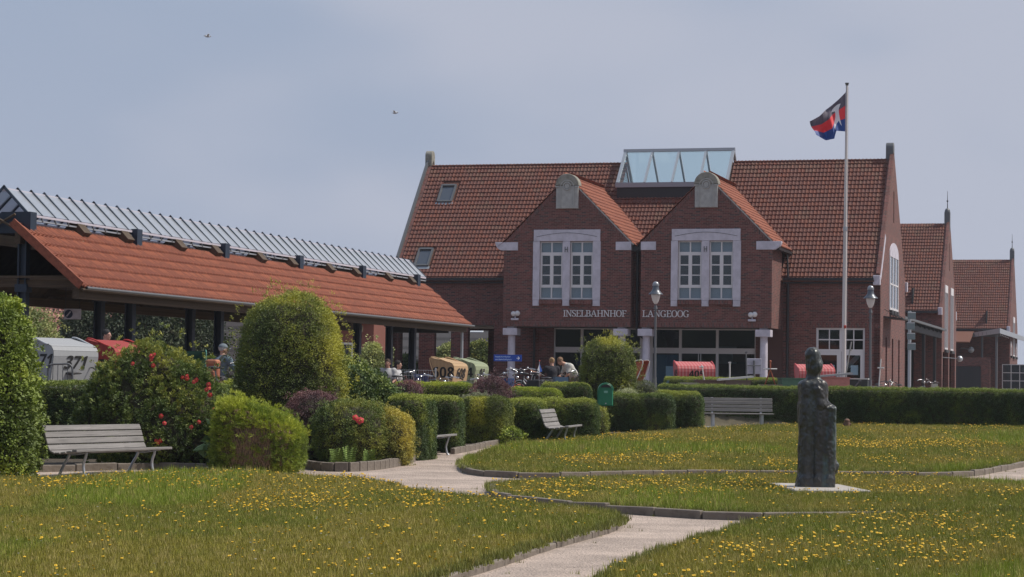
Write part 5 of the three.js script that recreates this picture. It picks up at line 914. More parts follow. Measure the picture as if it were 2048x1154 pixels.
// ---------------------------------------------------------------- grass and flowers of the lawns
{
  const r = rngOf(4242), bladeGeo = (n, hgt, rad, seed) => { const q = rngOf(seed), P = []; for (let i = 0; i < n; i++) { const a = q() * 6.283, x = (q() - 0.5) * 2 * rad, z = (q() - 0.5) * 2 * rad, h = hgt * (0.5 + 0.8 * q()), w = 0.0045, l = 0.5 * h * q(), dx = Math.cos(a), dz = Math.sin(a); P.push(x - dz * w, 0, z + dx * w, x + dz * w, 0, z - dx * w, x + dx * l, h, z + dz * l); } const g = new THREE.BufferGeometry(); g.setAttribute('position', new THREE.Float32BufferAttribute(P, 3)); g.computeVertexNormals(); return plain(g); };
  const tufts = [bladeGeo(11, 0.07, 0.055, 1), bladeGeo(9, 0.1, 0.06, 2)];
  M.grass = new THREE.MeshPhysicalMaterial({ color: rgb(1, 1, 1), roughness: 0.75, transmission: 0.2, thickness: 0, side: THREE.DoubleSide });
  const lists = [[], []], colors = [[], []], m = new THREE.Matrix4(), q = new THREE.Quaternion(), up = V3(0, 1, 0);
  const heads = [], stems = [], white = [], seedH = [], e = new THREE.Euler();
  const half = (D) => D * 1040 / F + 0.3;
  // drifts of flowers, as [px, py, rx, ry, strength]
  const drifts = [[820, 972, 330, 22, 1.5], [300, 975, 320, 16, 0.8], [600, 1010, 180, 40, 0.8], [900, 1010, 150, 24, 1.0], [1250, 985, 260, 22, 1.3], [1500, 975, 160, 16, 0.9], [1090, 1000, 90, 14, 1.2], [1800, 955, 260, 8, 1.6], [1520, 948, 260, 7, 1.3], [1250, 925, 220, 14, 0.7], [1850, 893, 260, 8, 1.2], [1550, 940, 90, 12, 0.9], [1950, 890, 120, 10, 0.8], [1800, 1110, 300, 50, 0.9], [1700, 1050, 380, 16, 0.5], [1500, 1130, 160, 40, 0.7], [1950, 1060, 160, 30, 0.6], [200, 1080, 200, 60, 0.2], [600, 1130, 260, 40, 0.25], [1650, 985, 300, 16, 0.6], [340, 957, 220, 8, 1.0], [150, 963, 120, 6, 0.5]];
  const project = (x, y, z) => { const v = V3(x, y, z).project(camera); return [(v.x + 1) * 1024, (1 - v.y) * 577]; };
  const sideOf = (p) => { let a = 0; for (let i = 0; i < p.length; i++) { const [x, y] = p[i], [u, v] = p[(i + 1) % p.length]; a += x * v - u * y; } return a > 0 ? -1 : 1; };
  for (const key in LAWNS) {
    const poly = LAWNS[key], xs = poly.map((p) => p[0]), ds = poly.map((p) => p[1]);
    const x0 = Math.min(...xs), x1 = Math.max(...xs), d0 = Math.max(17.5, Math.min(...ds)), d1 = Math.max(...ds);
    const n = Math.round((x1 - x0) * (d1 - d0) * 620);
    for (let i = 0; i < n; i++) {
      const x = lerp(x0, x1, r()), D = lerp(d0, d1, r()), u = r();
      if (Math.abs(x) > half(D)) continue;
      const dens = D < 34 ? 1 : D < 46 ? 0.62 : 0.36;
      if (u > dens || !inPoly(poly, x, D) || inPoly(PLATE, x, D)) continue;
      const a = fbm(x * 0.55, D * 0.22, 3.3, 4), b = fbm(x * 2.2 + 9, D * 1.2, 7, 3), k = r() < 0.82 ? 0 : 1;
      const dry = sstep(0.4, 0.62, a * 0.65 + b * 0.35), lush = sstep(0.56, 0.68, fbm(x * 0.4 + 30, D * 0.16, 1, 3));
      if (k && lush < 0.2 && r() < 0.6) continue;
      q.setFromAxisAngle(up, r() * 6.283);
      const s = (0.7 + 0.5 * r()) * (D > 46 ? 1.35 : D > 34 ? 1.15 : 1) * (0.85 + 0.35 * lush);
      lists[k].push(m.clone().compose(V3(x, gy(-D) + 0.07, -D), q, V3(s, s, s)));
      const g0 = [0.2, 0.22, 0.012], g1 = [0.31, 0.265, 0.026], g2 = [0.23, 0.29, 0.012], j = 0.75 + 0.5 * r();
      const straw = r() < 0.1 + 0.14 * dry ? 1 : 0;
      colors[k].push(...[0, 1, 2].map((c) => (straw ? [0.46, 0.37, 0.12][c] : lerp(lerp(g0[c], g1[c], dry * 0.8), g2[c], lush)) * j));
    }
    for (let i = 0; i < poly.length; i++) { // blades spilling over the edge, a few weeds on the gravel
      const [ax, ay] = poly[i], [bx_, by] = poly[(i + 1) % poly.length], L = Math.hypot(bx_ - ax, by - ay);
      for (let k = 0; k < L * 46; k++) {
        const t = r(), out = r() < 0.9 ? (r() - 0.4) * 0.16 : r() * 0.45, x = lerp(ax, bx_, t) - (by - ay) / L * out * sideOf(poly), D = lerp(ay, by, t) + (bx_ - ax) / L * out * sideOf(poly);
        if (D < 17.5 || Math.abs(x) > half(D) || fbm(x * 1.7, D * 1.7, 8, 2) < 0.4) continue;
        const far = out > 0.1; if (far && r() < 0.75) continue;
        q.setFromAxisAngle(up, r() * 6.283); const s = far ? 0.5 + 0.4 * r() : 0.8 + 0.6 * r();
        lists[0].push(m.clone().compose(V3(x, gy(-D) + (far ? 0.0 : 0.07), -D), q, V3(s, s, s)));
        const j = 0.6 + 0.6 * r(); colors[0].push(0.2 * j, 0.21 * j, 0.03 * j);
      }
    }
    const nf = Math.round((x1 - x0) * (d1 - d0) * 70);
    for (let i = 0; i < nf; i++) {
      const x = lerp(x0, x1, r()), D = lerp(d0, d1, r());
      if (Math.abs(x) > half(D) || !inPoly(poly, x, D) || inPoly(PLATE, x, D)) continue;
      const y = gy(-D) + 0.075, [px, py] = project(x, y, -D);
      let w = 0.05 + 0.3 * sstep(0.52, 0.7, fbm(x * 0.8 + 50, D * 0.35, 11, 3));
      for (const [cx, cy, rx, ry, s] of drifts) { const t = ((px - cx) / rx) ** 2 + ((py - cy) / ry) ** 2; if (t < 1) w += s * (1 - t) * 0.7; }
      w *= 0.35 + 1.3 * sstep(0.4, 0.62, fbm(x * 1.6 + 5, D * 0.9, 2, 3));
      const t = r();
      if (t < w * 0.98) {
        const h = 0.05 + 0.08 * r(), s = (0.52 + 0.5 * r()) * (r() < 0.12 ? 0.5 : 1);
        e.set((r() - 0.3) * 0.8, r() * 6.28, (r() - 0.5) * 0.5); q.setFromEuler(e);
        heads.push(m.clone().compose(V3(x, y + h, -D), q, V3(s, s, s)));
        stems.push(m.clone().compose(V3(x, y, -D), new THREE.Quaternion(), V3(1, h, 1)));
      } else if (t > 0.985 || (key === 'front' && py < 968 && px < 500 && t > 0.9)) { const h = 0.02 + 0.05 * r() + (py < 968 && key === 'front' ? 0.08 : 0); white.push(m.clone().compose(V3(x, y + h, -D), new THREE.Quaternion(), V3(1, 1, 1))); }
    }
  }
  const inst = (name, geo, mat, list, cols) => { const im = new THREE.InstancedMesh(geo, mat, list.length); list.forEach((t, i) => im.setMatrixAt(i, t)); if (cols) im.instanceColor = new THREE.InstancedBufferAttribute(new Float32Array(cols), 3); im.castShadow = im.receiveShadow = true; im.name = numbered(name); im.userData.kind = 'stuff'; scene.add(im); return im; };
  tag(inst('grass', tufts[0], M.grass, lists[0], colors[0]), 'short mown grass of the lawns', 'grass');
  tag(inst('grass', tufts[1], M.grass, lists[1], colors[1]), 'longer grass blades standing out of the lawns', 'grass');
  const head = merge([tint(plain(new THREE.CylinderGeometry(0.018, 0.006, 0.012, 9, 1)), [0.68, 0.43, 0.008]), tint(plain(new THREE.ConeGeometry(0.011, 0.006, 8).translate(0, 0.009, 0)), [0.6, 0.33, 0.006])]);
  tag(inst('yellow_flowers', head, M.bloom, heads), 'yellow hawkbit flower heads scattered over the lawns', 'flowers');
  tag(inst('flower_stems', plain(new THREE.CylinderGeometry(0.0018, 0.0022, 1, 4, 1).translate(0, 0.5, 0)), std(0.12, 0.14, 0.04, 0.9), stems), 'thin green stems under the yellow flowers', 'stems');
  tag(inst('white_daisies', plain(new THREE.CylinderGeometry(0.012, 0.006, 0.008, 8)), std(0.7, 0.7, 0.62, 0.8), white), 'small white daisies dotted in the lawns', 'flowers');
}
// ---------------------------------------------------------------- benches
const slatG = {};
function slat(w, t, L, k) { const key = [w, t, L, k].join(); if (!slatG[key]) { const g = uvBox(plain(rbox(L, t, w, 0.012))), uv = g.attributes.uv; for (let i = 0; i < uv.count; i++) uv.setXY(i, uv.getX(i) * 0.5 + k * 0.13, uv.getY(i) * 2.1 + k * 0.27); slatG[key] = g; } return slatG[key]; }
// curved slatted bench: seat front along +z, length along x
function bench(label, pos, turn, L, group) {
  const b = thing('park_bench', label, 'bench', pos, turn, group);
  const S_ = [[0.5, 0.43, 0.02], [0.385, 0.415, 0.1], [0.265, 0.395, 0.1], [0.145, 0.385, 0.02], [0.04, 0.4, -0.35], [-0.035, 0.47, -1.05], [-0.075, 0.575, -1.22], [-0.11, 0.68, -1.25], [-0.15, 0.785, -1.15]];
  S_.forEach(([z, y, rx], i) => { const m = part(i < 5 ? 'seat_slat' : 'back_slat', slat(0.1, i ? 0.032 : 0.045, L, i), M.greywood, b); m.position.set(0, y, z); m.rotation.x = -rx; });
  for (const x of [-L / 2 + 0.38, L / 2 - 0.38]) {
    part('leg', pipe([[x, 0.4, 0.44], [x, 0.36, 0.45], [x, 0.2, 0.4], [x, 0.06, 0.42], [x, 0.0, 0.46]], 0.024, 20, 8), M.zinc, b);
    part('leg', pipe([[x, 0.38, 0.12], [x, 0.3, 0.08], [x, 0.15, -0.02], [x, 0.0, -0.1]], 0.024, 20, 8), M.zinc, b);
    part('bracket', pipe([[x, 0.405, 0.5], [x, 0.37, 0.3], [x, 0.36, 0.1], [x, 0.42, -0.03], [x, 0.68, -0.135], [x, 0.83, -0.19]], 0.016, 24, 6), M.zinc, b);
  }
  return b;
}
const flatTo = (px, py) => { const p = onGarden(px, py); return p; };
{
  const p = onGarden(198, 951); p.y += 0.02; bench('long weathered wooden bench before the rose bush, its legs in the flowers', p, 1.1, 2.65);
  const p2 = onGarden(1106, 887); bench('wooden bench seen end on between two hedge blocks', p2, 1.4, 2.3);
  const p3 = onGarden(838, 912); bench('bench with only its seat end showing from behind the narrow hedge block', p3, 1.36, 2.2);
  // far bench on a slab, straight legs
  const p4 = onGarden(1474, 856), k = F / -p4.z, b = thing('slatted_bench', 'straight backed grey wooden bench standing before the long hedge', 'bench', p4, 0.03), L = 140 / k;
  [[0.42, 0.44, 0.0], [0.3, 0.44, 0], [0.18, 0.44, 0], [0.05, 0.55, -1.45], [0.035, 0.66, -1.45], [0.02, 0.77, -1.45], [0.0, 0.87, -1.45]].forEach(([z, y, rx], i) => { const m = part(i < 3 ? 'seat_slat' : 'back_slat', slat(0.095, 0.035, L, i + 10), M.greywood, b); m.position.set(0, y, z); m.rotation.x = -rx; });
  for (const x of [-L / 2 + 0.3, L / 2 - 0.35]) { part('leg', bx(x - 0.035, x + 0.035, 0, 0.42, 0.34, 0.4), M.zinc, b); part('leg', [bx(x - 0.035, x + 0.035, 0, 0.42, -0.02, 0.04), box(0.06, 0.5, 0.04, x, 0.68, 0, -0.1)], M.zinc, b); part('bearer', bx(x - 0.03, x + 0.03, 0.38, 0.42, 0.04, 0.34), M.zinc, b); }
  struct('bench_slab', uvBox(plain(rbox(L + 0.5, 0.08, 1.1, 0.02))).translate(p4.x - 0.05, p4.y + 0.0, p4.z + 0.25), M.stone);
}
// ---------------------------------------------------------------- statue on its plate
{
  const p = onGarden(1631, 987); p.y += 0.07;
  const s = thing('statue', 'dark bronze statue of a robed seated figure on a pale stone plate', 'statue', p, 0);
  const box3 = (x, y, z, c, h, r) => { const a = Math.abs(x - c[0]) - h[0] + r, b = Math.abs(y - c[1]) - h[1] + r, d = Math.abs(z - c[2]) - h[2] + r; return Math.hypot(Math.max(a, 0), Math.max(b, 0), Math.max(d, 0)) + Math.min(Math.max(a, b, d), 0) - r; };
  const ell = (x, y, z, c, h) => { const k = Math.hypot((x - c[0]) / h[0], (y - c[1]) / h[1], (z - c[2]) / h[2]); return (k - 1) * Math.min(...h); };
  // x right, y up, z towards the viewer; the knees point to the right
  const f = (x, y, z) => {
    let d = box3(x - 0.012 * y, y, z, [-0.062, 0.66, 0], [0.222, 0.74, 0.23], 0.09);              // back and robe
    d = smin(d, box3(x, y, z, [-0.062, 1.34, 0], [0.212, 0.385, 0.225], 0.085), 0.05);              // upper body, straight at the back
    d = smin(d, box3(x, y, z, [0.11, 0.645, 0.01], [0.175, 0.66, 0.235], 0.03), 0.03);             // lap block falling to the feet
    d = smin(d, box3(x, y, z, [-0.005, 0.08, 0.01], [0.282, 0.14, 0.25], 0.05), 0.05);              // hem
    d = smin(d, ell(x, y, z, [0.05, 1.48, 0.0], [0.115, 0.2, 0.18]), 0.08);                        // chest
    d = smin(d, capsule(x, y, z, [0.0, 1.56, 0.19], [0.05, 1.34, 0.21], 0.07, 0.06), 0.06);       // near arm
    d = smin(d, capsule(x, y, z, [0.05, 1.34, 0.21], [0.19, 1.3, 0.1], 0.06, 0.05), 0.05);
    d = smin(d, ell(x, y, z, [0.19, 1.28, 0.06], [0.1, 0.05, 0.12]), 0.06);                       // hands on the knees
    d = smin(d, capsule(x, y, z, [-0.055, 1.6, 0], [-0.05, 1.9, 0.0], 0.118, 0.106), 0.06);         // neck
    d = smin(d, capsule(x, y, z * 0.92, [-0.045, 1.93, 0], [-0.058, 2.12, 0], 0.114, 0.128), 0.05);  // head
    d = smin(d, capsule(x, y, z, [0.05, 2.06, 0.05], [0.064, 1.995, 0.05], 0.012, 0.016), 0.06); // nose, turned half to the right
    d = smin(d, ell(x, y, z, [-0.015, 1.91, 0.03], [0.08, 0.06, 0.08]), 0.07);                      // chin
    d = smin(d, ell(x, y, z, [0.035, 1.965, 0.045], [0.035, 0.04, 0.05]), 0.06);                 // mouth
    d = d + 0.004 * Math.exp(-(((x - 0.04) / 0.04) ** 2) - (((y - 2.065) / 0.022) ** 2) - (((z - 0.11) / 0.05) ** 2)); // eye hollow
    d = smin(d, ell(x, y, z, [-0.09, 2.02, 0.13], [0.026, 0.05, 0.018]), 0.02);                   // ear
    d = smin(d, ell(x, y, z, [0.29, 0.36, 0.06], [0.075, 0.12, 0.1]), 0.05);                      // knots of cloth on the front edge
    d = smin(d, ell(x, y, z, [0.262, 0.62, 0.04], [0.05, 0.16, 0.12]), 0.05);
    d = smin(d, ell(x, y, z, [0.262, 0.95, 0.0], [0.03, 0.12, 0.14]), 0.05);
    const fold = y < 1.3 ? 0.012 * Math.sin(x * 34 + z * 16 + Math.sin(y * 3)) * sstep(1.3, 0.9, y) : 0;
    return d + fold + 0.034 * (fbm(x * 7, y * 5, z * 7, 4) - 0.5) + 0.02 * (fbm(x * 26, y * 18, z * 26, 2) - 0.5);
  };
  const g = iso(f, [-0.42, -0.08, -0.4], [0.45, 2.35, 0.42], 0.013);
  const cols = [], pp = g.attributes.position;
  for (let i = 0; i < pp.count; i++) { const x = pp.getX(i), y = pp.getY(i), z = pp.getZ(i), a = sstep(0.48, 0.72, fbm(x * 10, y * 1.2, z * 10, 4)), b = fbm(x * 14, y * 10, z * 14, 3), v = sstep(0.02, 0.12, x) * (y < 1.3 ? 1 : 0.3); const t = clamp(0.65 * a * (0.4 + v) + 0.25 * (b - 0.4), 0, 1); cols.push(lerp(0.058, 0.085, t) * (0.75 + 0.5 * b), lerp(0.056, 0.118, t) * (0.75 + 0.5 * b), lerp(0.056, 0.115, t) * (0.75 + 0.5 * b)); }
  g.setAttribute('color', new THREE.Float32BufferAttribute(cols, 3));
  part('figure', g, new THREE.MeshStandardMaterial({ vertexColors: true, metalness: 0.35, roughness: 0.38, bumpMap: rough1, bumpScale: 0.012 }), s);
  const q = toGround([[1536, 977], [1590, 996.5], [1742, 997.5], [1676, 980]]).map(([x, D]) => [x - p.x, -D - p.z]);
  const pl = slab(q.map(([x, z]) => [x, -z]), [], 0.1, 0.01).rotateX(-Math.PI / 2);
  const plate = thing('stone_plate', 'pale square stone plate under the bronze statue', 'plinth', p.clone().add(V3(0, -0.02, 0)));
  part('slab', uvBox(pl.translate(0, -0.04, 0)), withMap(std(0.42, 0.39, 0.36, 0.85), specks, 1.3, 0.003), plate);
}
// ---------------------------------------------------------------- litter bin on a post
{
  const p = onGarden(1209, 868), k = F / -p.z, w = 30 / k, b = thing('litter_bin', 'green metal litter bin with arched hood on a post', 'litter bin', p, 0.1), g = std(0.012, 0.16, 0.085, 0.4);
  const y0 = (868 - 812) / k, y1 = (868 - 766) / k, r = w / 2, sy = 1;
  part('post', rod(V3(0, -0.1, -0.12), V3(0, y1 - 0.1, -0.12), 0.03), M.lead, b);
  const arch = (e) => { const q = [[-r + e, y0 + e], [r - e, y0 + e], [r - e, y1 - r]]; for (let i = 1; i < 12; i++) { const t = i / 12 * Math.PI; q.push([Math.cos(t) * (r - e), y1 - r + Math.sin(t) * (r - e)]); } q.push([-r + e, y1 - r]); return q; };
  const mouth = []; for (let i = 0; i <= 10; i++) { const t = i / 10 * Math.PI; mouth.push([Math.cos(t) * (r - 0.07), y1 - r + 0.08 + Math.sin(t) * (r - 0.13)]); }
  part('body', slab(arch(0), [], 0.26, 0.03).translate(0, 0, -0.09), g, b);
  part('mouth', slab(mouth, [], 0.02).translate(0, 0, 0.165), M.black, b);
  part('hood_rim', pipe(arch(0.01).slice(2).map(([x, y]) => [x, y, 0.19]), 0.018, 30, 6), g, b);
  part('badge', [bx(-0.05, 0.05, (y0 + y1) / 2 + 0.04, (y0 + y1) / 2 + 0.1, 0.165, 0.176)], std(0.2, 0.42, 0.34, 0.5), b);
  part('lock', [cyl(0.018, 0.018, 0.02, 0, 0, 0, 10).rotateX(Math.PI / 2).translate(0, y0 + 0.07, 0.175)], M.zinc, b);
}
// ---------------------------------------------------------------- street lamps
function streetLamp(label, px, D, pyTop) {
  const p = onPlaza(px, D), k = F / D, h = at(px, pyTop, D).y - PLAZA, l = thing('street_lamp', label, 'street lamp', p, 0, 'lantern lamps before the station'), y = h - 1.0;
  part('post', [rod(V3(0, 0, 0), V3(0, 1.0, 0), 0.08, 0.07, 12), rod(V3(0, 1.0, 0), V3(0, y, 0), 0.055, 0.04, 12), cyl(0.08, 0.06, 0.12, 0, y - 0.12, 0), cyl(0.06, 0.06, 0.06, 0, y - 0.36, 0)], M.lead, l);
  part('globe', new THREE.LatheGeometry([[0.02, 0], [0.07, 0.02], [0.13, 0.14], [0.175, 0.3], [0.18, 0.38], [0.16, 0.39]].map(([a, b]) => new THREE.Vector2(a, b)), 20).translate(0, y + 0.02, 0), new THREE.MeshPhysicalMaterial({ color: rgb(0.85, 0.82, 0.8), roughness: 0.35, transmission: 0.4, thickness: 0, side: THREE.DoubleSide }), l);
  part('hood', new THREE.LatheGeometry([[0.29, 0.36], [0.285, 0.385], [0.2, 0.46], [0.14, 0.55], [0.12, 0.66], [0.115, 0.74]].map(([a, b]) => new THREE.Vector2(a, b)), 24).translate(0, y + 0.04, 0), new THREE.MeshStandardMaterial({ color: rgb(0.1, 0.11, 0.13), metalness: 0.4, roughness: 0.35, side: THREE.DoubleSide }), l);
  part('cap', [ball(0.13, 0, y + 0.8, 0, 1, 0.95, 1), cyl(0.14, 0.14, 0.03, 0, y + 0.77, 0, 20)], std(0.3, 0.31, 0.33, 0.3, { metalness: 0.5 }), l);
}
streetLamp('grey lantern street lamp standing before the gable with the word LANGEOOG', 1309.5, 90, 559);
streetLamp('grey lantern street lamp near the right corner of the station', 1740, 90, 567);
// ---------------------------------------------------------------- flagpole and flag
{
  const D = 85, a = onPlaza(1686.5, D), top = at(1694, 170, D), f = thing('flagpole', 'tall white flagpole before the right part of the station', 'flagpole', a);
  const t = top.clone().sub(a);
  part('pole', [rod(V3(0, 0, 0), t.clone().multiplyScalar(0.55), 0.085, 0.07, 14), rod(t.clone().multiplyScalar(0.55), t, 0.062, 0.042, 14)], withMap(std(0.62, 0.58, 0.57, 0.5), specks, 0.5), f);
  part('cap', [cyl(0.05, 0.08, 0.1, t.x, t.y + 0.03, t.z)], M.lead, f);
  part('collar', cyl(0.088, 0.088, 0.14, t.x * 0.55, t.y * 0.55, t.z * 0.55), M.zinc, f);
  part('cleat', [rbox(0.09, 0.12, 0.09, 0.02, t.x * 0.245 + 0.02, t.y * 0.245, 0.09)], std(0.4, 0.05, 0.03, 0.5), f);
  part('halyard', rod(V3(0.1, 1.0, 0.08), t.clone().add(V3(0.05, -0.1, 0.05)), 0.006, 0.006, 5), M.white, f);
  const W = 512, cv = document.createElement('canvas'); cv.width = W; cv.height = 340; const x = cv.getContext('2d');
  x.fillStyle = '#5a5362'; x.fillRect(0, 0, W, 114); x.fillStyle = '#e03a42'; x.fillRect(0, 113, W, 114); x.fillStyle = '#2a4a8c'; x.fillRect(0, 226, W, 114);
  x.fillStyle = '#dcdce2'; x.beginPath(); x.moveTo(70, 60); x.quadraticCurveTo(150, 20, 235, 75); x.lineTo(160, 95); x.quadraticCurveTo(150, 140, 175, 190); x.lineTo(240, 265); x.lineTo(225, 315); x.lineTo(165, 250); x.lineTo(120, 225); x.lineTo(60, 290); x.lineTo(95, 190); x.quadraticCurveTo(115, 120, 100, 95); x.closePath(); x.fill();
  const ct = new THREE.CanvasTexture(cv); ct.colorSpace = THREE.SRGBColorSpace;
  const g = new THREE.PlaneGeometry(1, 1, 36, 20), pp = g.attributes.position, uv = g.attributes.uv;
  const bez = (P, u) => { const n = P.length - 1, i = Math.min(n - 1, Math.floor(u * n)), q = sm(u * n - i) * 0.4 + (u * n - i) * 0.6; return [lerp(P[i][0], P[i + 1][0], q), lerp(P[i][1], P[i + 1][1], q)]; };
  const T = [[1691, 185], [1676, 200], [1662, 212], [1650, 221], [1637, 234], [1619, 243]], B = [[1690.5, 263], [1680, 262], [1671, 263], [1668, 278], [1652, 281], [1628, 273]];
  const fl = thing('flag', 'black, red and blue flag with a white figure blowing on the flagpole', 'flag', top.clone());
  for (let i = 0; i < pp.count; i++) {
    const u = uv.getX(i), v = 1 - uv.getY(i), a1 = bez(T, u), b1 = bez(B, u), px = lerp(a1[0], b1[0], v), py = lerp(a1[1], b1[1], v);
    const q = at(px, py, D).sub(top); q.z += u * (0.22 * Math.sin(u * 11 + v * 3.2) + 0.12 * Math.sin(u * 19 - v * 5)) + 0.25 * u;
    pp.setXYZ(i, q.x, q.y, q.z);
  }
  g.computeVertexNormals();
  part('cloth', g, new THREE.MeshPhysicalMaterial({ map: ct, roughness: 0.8, transmission: 0.3, thickness: 0, side: THREE.DoubleSide }), fl);
  part('heading', rod(at(1691.5, 184, D).sub(top), at(1690.6, 264, D).sub(top), 0.014), M.white, fl);
}
{ // post with four small direction plates
  const D = 100, p = onPlaza(1818.5, D), s = thing('sign_post', 'grey post with four small direction plates beside the station corner', 'sign post', p);
  const h = at(1818, 622, D).y - PLAZA;
  part('post', rod(V3(0, 0, 0), V3(0, h, 0), 0.075, 0.075, 12), M.zinc, s);
  for (const [y0, y1, o] of [[624, 638, 0], [644.5, 659, -2], [665.5, 679, -1], [685.5, 700, 0]]) { const a = at(1812 + o, y1, D).y - PLAZA, b = at(1812, y0, D).y - PLAZA, pl = sub('plate', s); part('board', rbox(0.36, b - a, 0.05, 0.01, 0.07 + o * 0.02, (a + b) / 2, 0.11), std(0.15, 0.19, 0.2, 0.4), pl); part('band', bx(-0.1 + o * 0.02, 0.24 + o * 0.02, b - 0.04, b - 0.015, 0.136, 0.14), M.frame, pl); part('print', [0, 1, 2].map((i) => bx(-0.04 + i * 0.09 + o * 0.02, 0.02 + i * 0.09 + o * 0.02, a + 0.07, a + 0.17, 0.136, 0.139)), std(0.16, 0.2, 0.22, 0.5), pl); }
}
{ // blue wall sign beside the first column
  const s = stThing('blue_sign', 'blue direction sign with white arrow behind the first white column', 'sign', -19.25, 1.62, 0.02), W = 512, cv = document.createElement('canvas'); cv.width = W; cv.height = 112; const x = cv.getContext('2d');
  x.fillStyle = '#0a3f9c'; x.fillRect(0, 0, W, 112); x.fillStyle = '#cfe0f6'; x.font = '38px sans-serif'; x.fillText('Gepäckcontainer', 24, 46); x.fillText('am Bahnhofsplatz', 24, 96);
  x.strokeStyle = '#ffffff'; x.lineWidth = 9; x.beginPath(); x.moveTo(420, 58); x.lineTo(470, 58); x.moveTo(446, 28); x.lineTo(474, 58); x.lineTo(446, 88); x.stroke();
  const t = new THREE.CanvasTexture(cv); t.colorSpace = THREE.SRGBColorSpace;
  part('panel', rbox(1.46, 0.33, 0.03, 0.01), std(0.005, 0.045, 0.28, 0.5), s);
  part('print', new THREE.PlaneGeometry(1.43, 0.31).translate(0, 0, 0.018), new THREE.MeshStandardMaterial({ map: t, roughness: 0.5 }), s);
  s.position.copy(at(1015.5, 716, 112)); s.position.addScaledVector(N, 0);
}
// ---------------------------------------------------------------- roofed wicker beach chairs; the hood opens towards +z
const numFont = await new FontLoader().loadAsync('fonts/droid/droid_sans_bold.typeface.json');
const ribTex = (a, b, stripes) => { const t = dataTex(128, (u) => { const f = (u * stripes) % 1, k = 0.86 + 0.14 * Math.sin(u * stripes * 2 * 6.283 * 2); const c = f < 0.5 ? a : b; return c.map((e) => S(e * k)); }); return t; };
function beachChair(label, p, turn, cA, cB, num, o = {}) {
  const c = thing('beach_chair', label, 'beach chair', p, turn), W = o.w ?? 1.2, hw = W / 2, m = new THREE.MeshStandardMaterial({ map: ribTex(cA, cB, 8), roughness: 0.75 }), trim = std(...(o.trim ?? cA.map((e) => e * 1.15)), 0.6);
  const prof = [[-0.2, 0.22], [-0.37, 1.22], [-0.36, 1.33], [-0.3, 1.42], [-0.2, 1.46], [0.46, 1.6], [0.2, 0.78], [0.26, 0.6], [0.26, 0.22]];
  for (const s of [-1, 1]) {
    const g = uvBox(slab(prof.map(([z, y]) => [-z, y]), [], 0.03).rotateY(Math.PI / 2).translate(s * (hw - 0.015) - 0.015, 0, 0));
    part('side_panel', g, m, c);
    const e = prof.map(([z, y]) => [s * hw, y, z]); part('rim', pipe([e[4], e[5], e[6], e[7], e[8]], 0.02, 24, 6), trim, c);
  }
  const skin = []; for (let i = 0; i < 5; i++) { const [z0, y0] = prof[i], [z1, y1] = prof[i + 1], a = V3(-hw, y0, z0), b = V3(hw, y0, z0), d = V3(hw, y1, z1), e = V3(-hw, y1, z1), g = new THREE.BufferGeometry(), n = V3().crossVectors(b.clone().sub(a), e.clone().sub(a)).normalize().multiplyScalar(-0.012), P = []; for (const q of [a, b, d, a, d, e]) P.push(q.x, q.y, q.z); for (const q of [b, a, d, d, a, e].map((t) => t.clone().add(n))) P.push(q.x, q.y, q.z); g.setAttribute('position', new THREE.Float32BufferAttribute(P, 3)); g.computeVertexNormals(); const u = []; for (const k of [0, 1, 1, 0, 1, 0, 1, 0, 1, 1, 0, 0]) u.push(k * W, 0.5); g.setAttribute('uv', new THREE.Float32BufferAttribute(u, 2)); skin.push(g); }
  part('hood', skin, new THREE.MeshStandardMaterial({ map: m.map, roughness: 0.75, side: THREE.DoubleSide }), c);
  part('seat', [rbox(W - 0.08, 0.1, 0.46, 0.03, 0, 0.45, 0.03), rbox(W - 0.08, 0.6, 0.08, 0.03, 0, 0.75, -0.2)], std(...(o.seat ?? [0.25, 0.25, 0.27]), 0.9), c);
  part('base', [bx(-hw, hw, 0.08, 0.42, 0.2, 0.24), bx(-hw, hw, 0.0, 0.08, -0.3, -0.22), bx(-hw, hw, 0, 0.08, 0.2, 0.28), bx(-hw, -hw + 0.06, 0.08, 0.22, -0.3, 0.28), bx(hw - 0.06, hw, 0.08, 0.22, -0.3, 0.28)], M.timber, c);
  if (num) {
    const ink = std(0.012, 0.012, 0.013, 0.7), mk = (size) => { const g = new TextGeometry(num, { font: numFont, size, depth: 0.004, curveSegments: 4, bevelEnabled: false }); g.computeBoundingBox(); const b = g.boundingBox; return g.translate(-(b.max.x + b.min.x) / 2, -(b.max.y + b.min.y) / 2, 0); };
    const it = (g) => { if (o.italic) { g.applyMatrix4(new THREE.Matrix4().makeShear(0, 0, o.italic, 0, 0, 0)); } return g; };
    const [sz, sy, sx] = o.num ?? [0.27, 0.98, 0.0];
    part('number', it(mk(sz)).rotateY(Math.PI / 2).translate(hw + 0.002, sy, sx), ink, c);
    part('number', it(mk(sz)).rotateY(-Math.PI / 2).translate(-hw - 0.002, sy, sx), ink, c);
    part('number', it(mk(sz * 0.95)).rotateY(Math.PI).rotateX(-0.168).translate(0, sy - 0.02, -0.37 + (1.22 - sy) * 0.17 - 0.02), ink, c);
  }
  return c;
}
const GREY = [0.36, 0.37, 0.39], RED = [0.36, 0.035, 0.03], TAN = [0.5, 0.33, 0.18], OLIVE = [0.34, 0.38, 0.24], PINKRED = [0.5, 0.08, 0.085], PALE = [0.55, 0.2, 0.2];
beachChair('white grey roofed beach chair numbered 371 standing before the shed', at(126, 770, 47.2).setY(PLAZA - 0.12), -2.2, GREY, [0.35, 0.36, 0.38], '371', { num: [0.29, 1.12, -0.02], italic: 0.25, w: 1.25 });
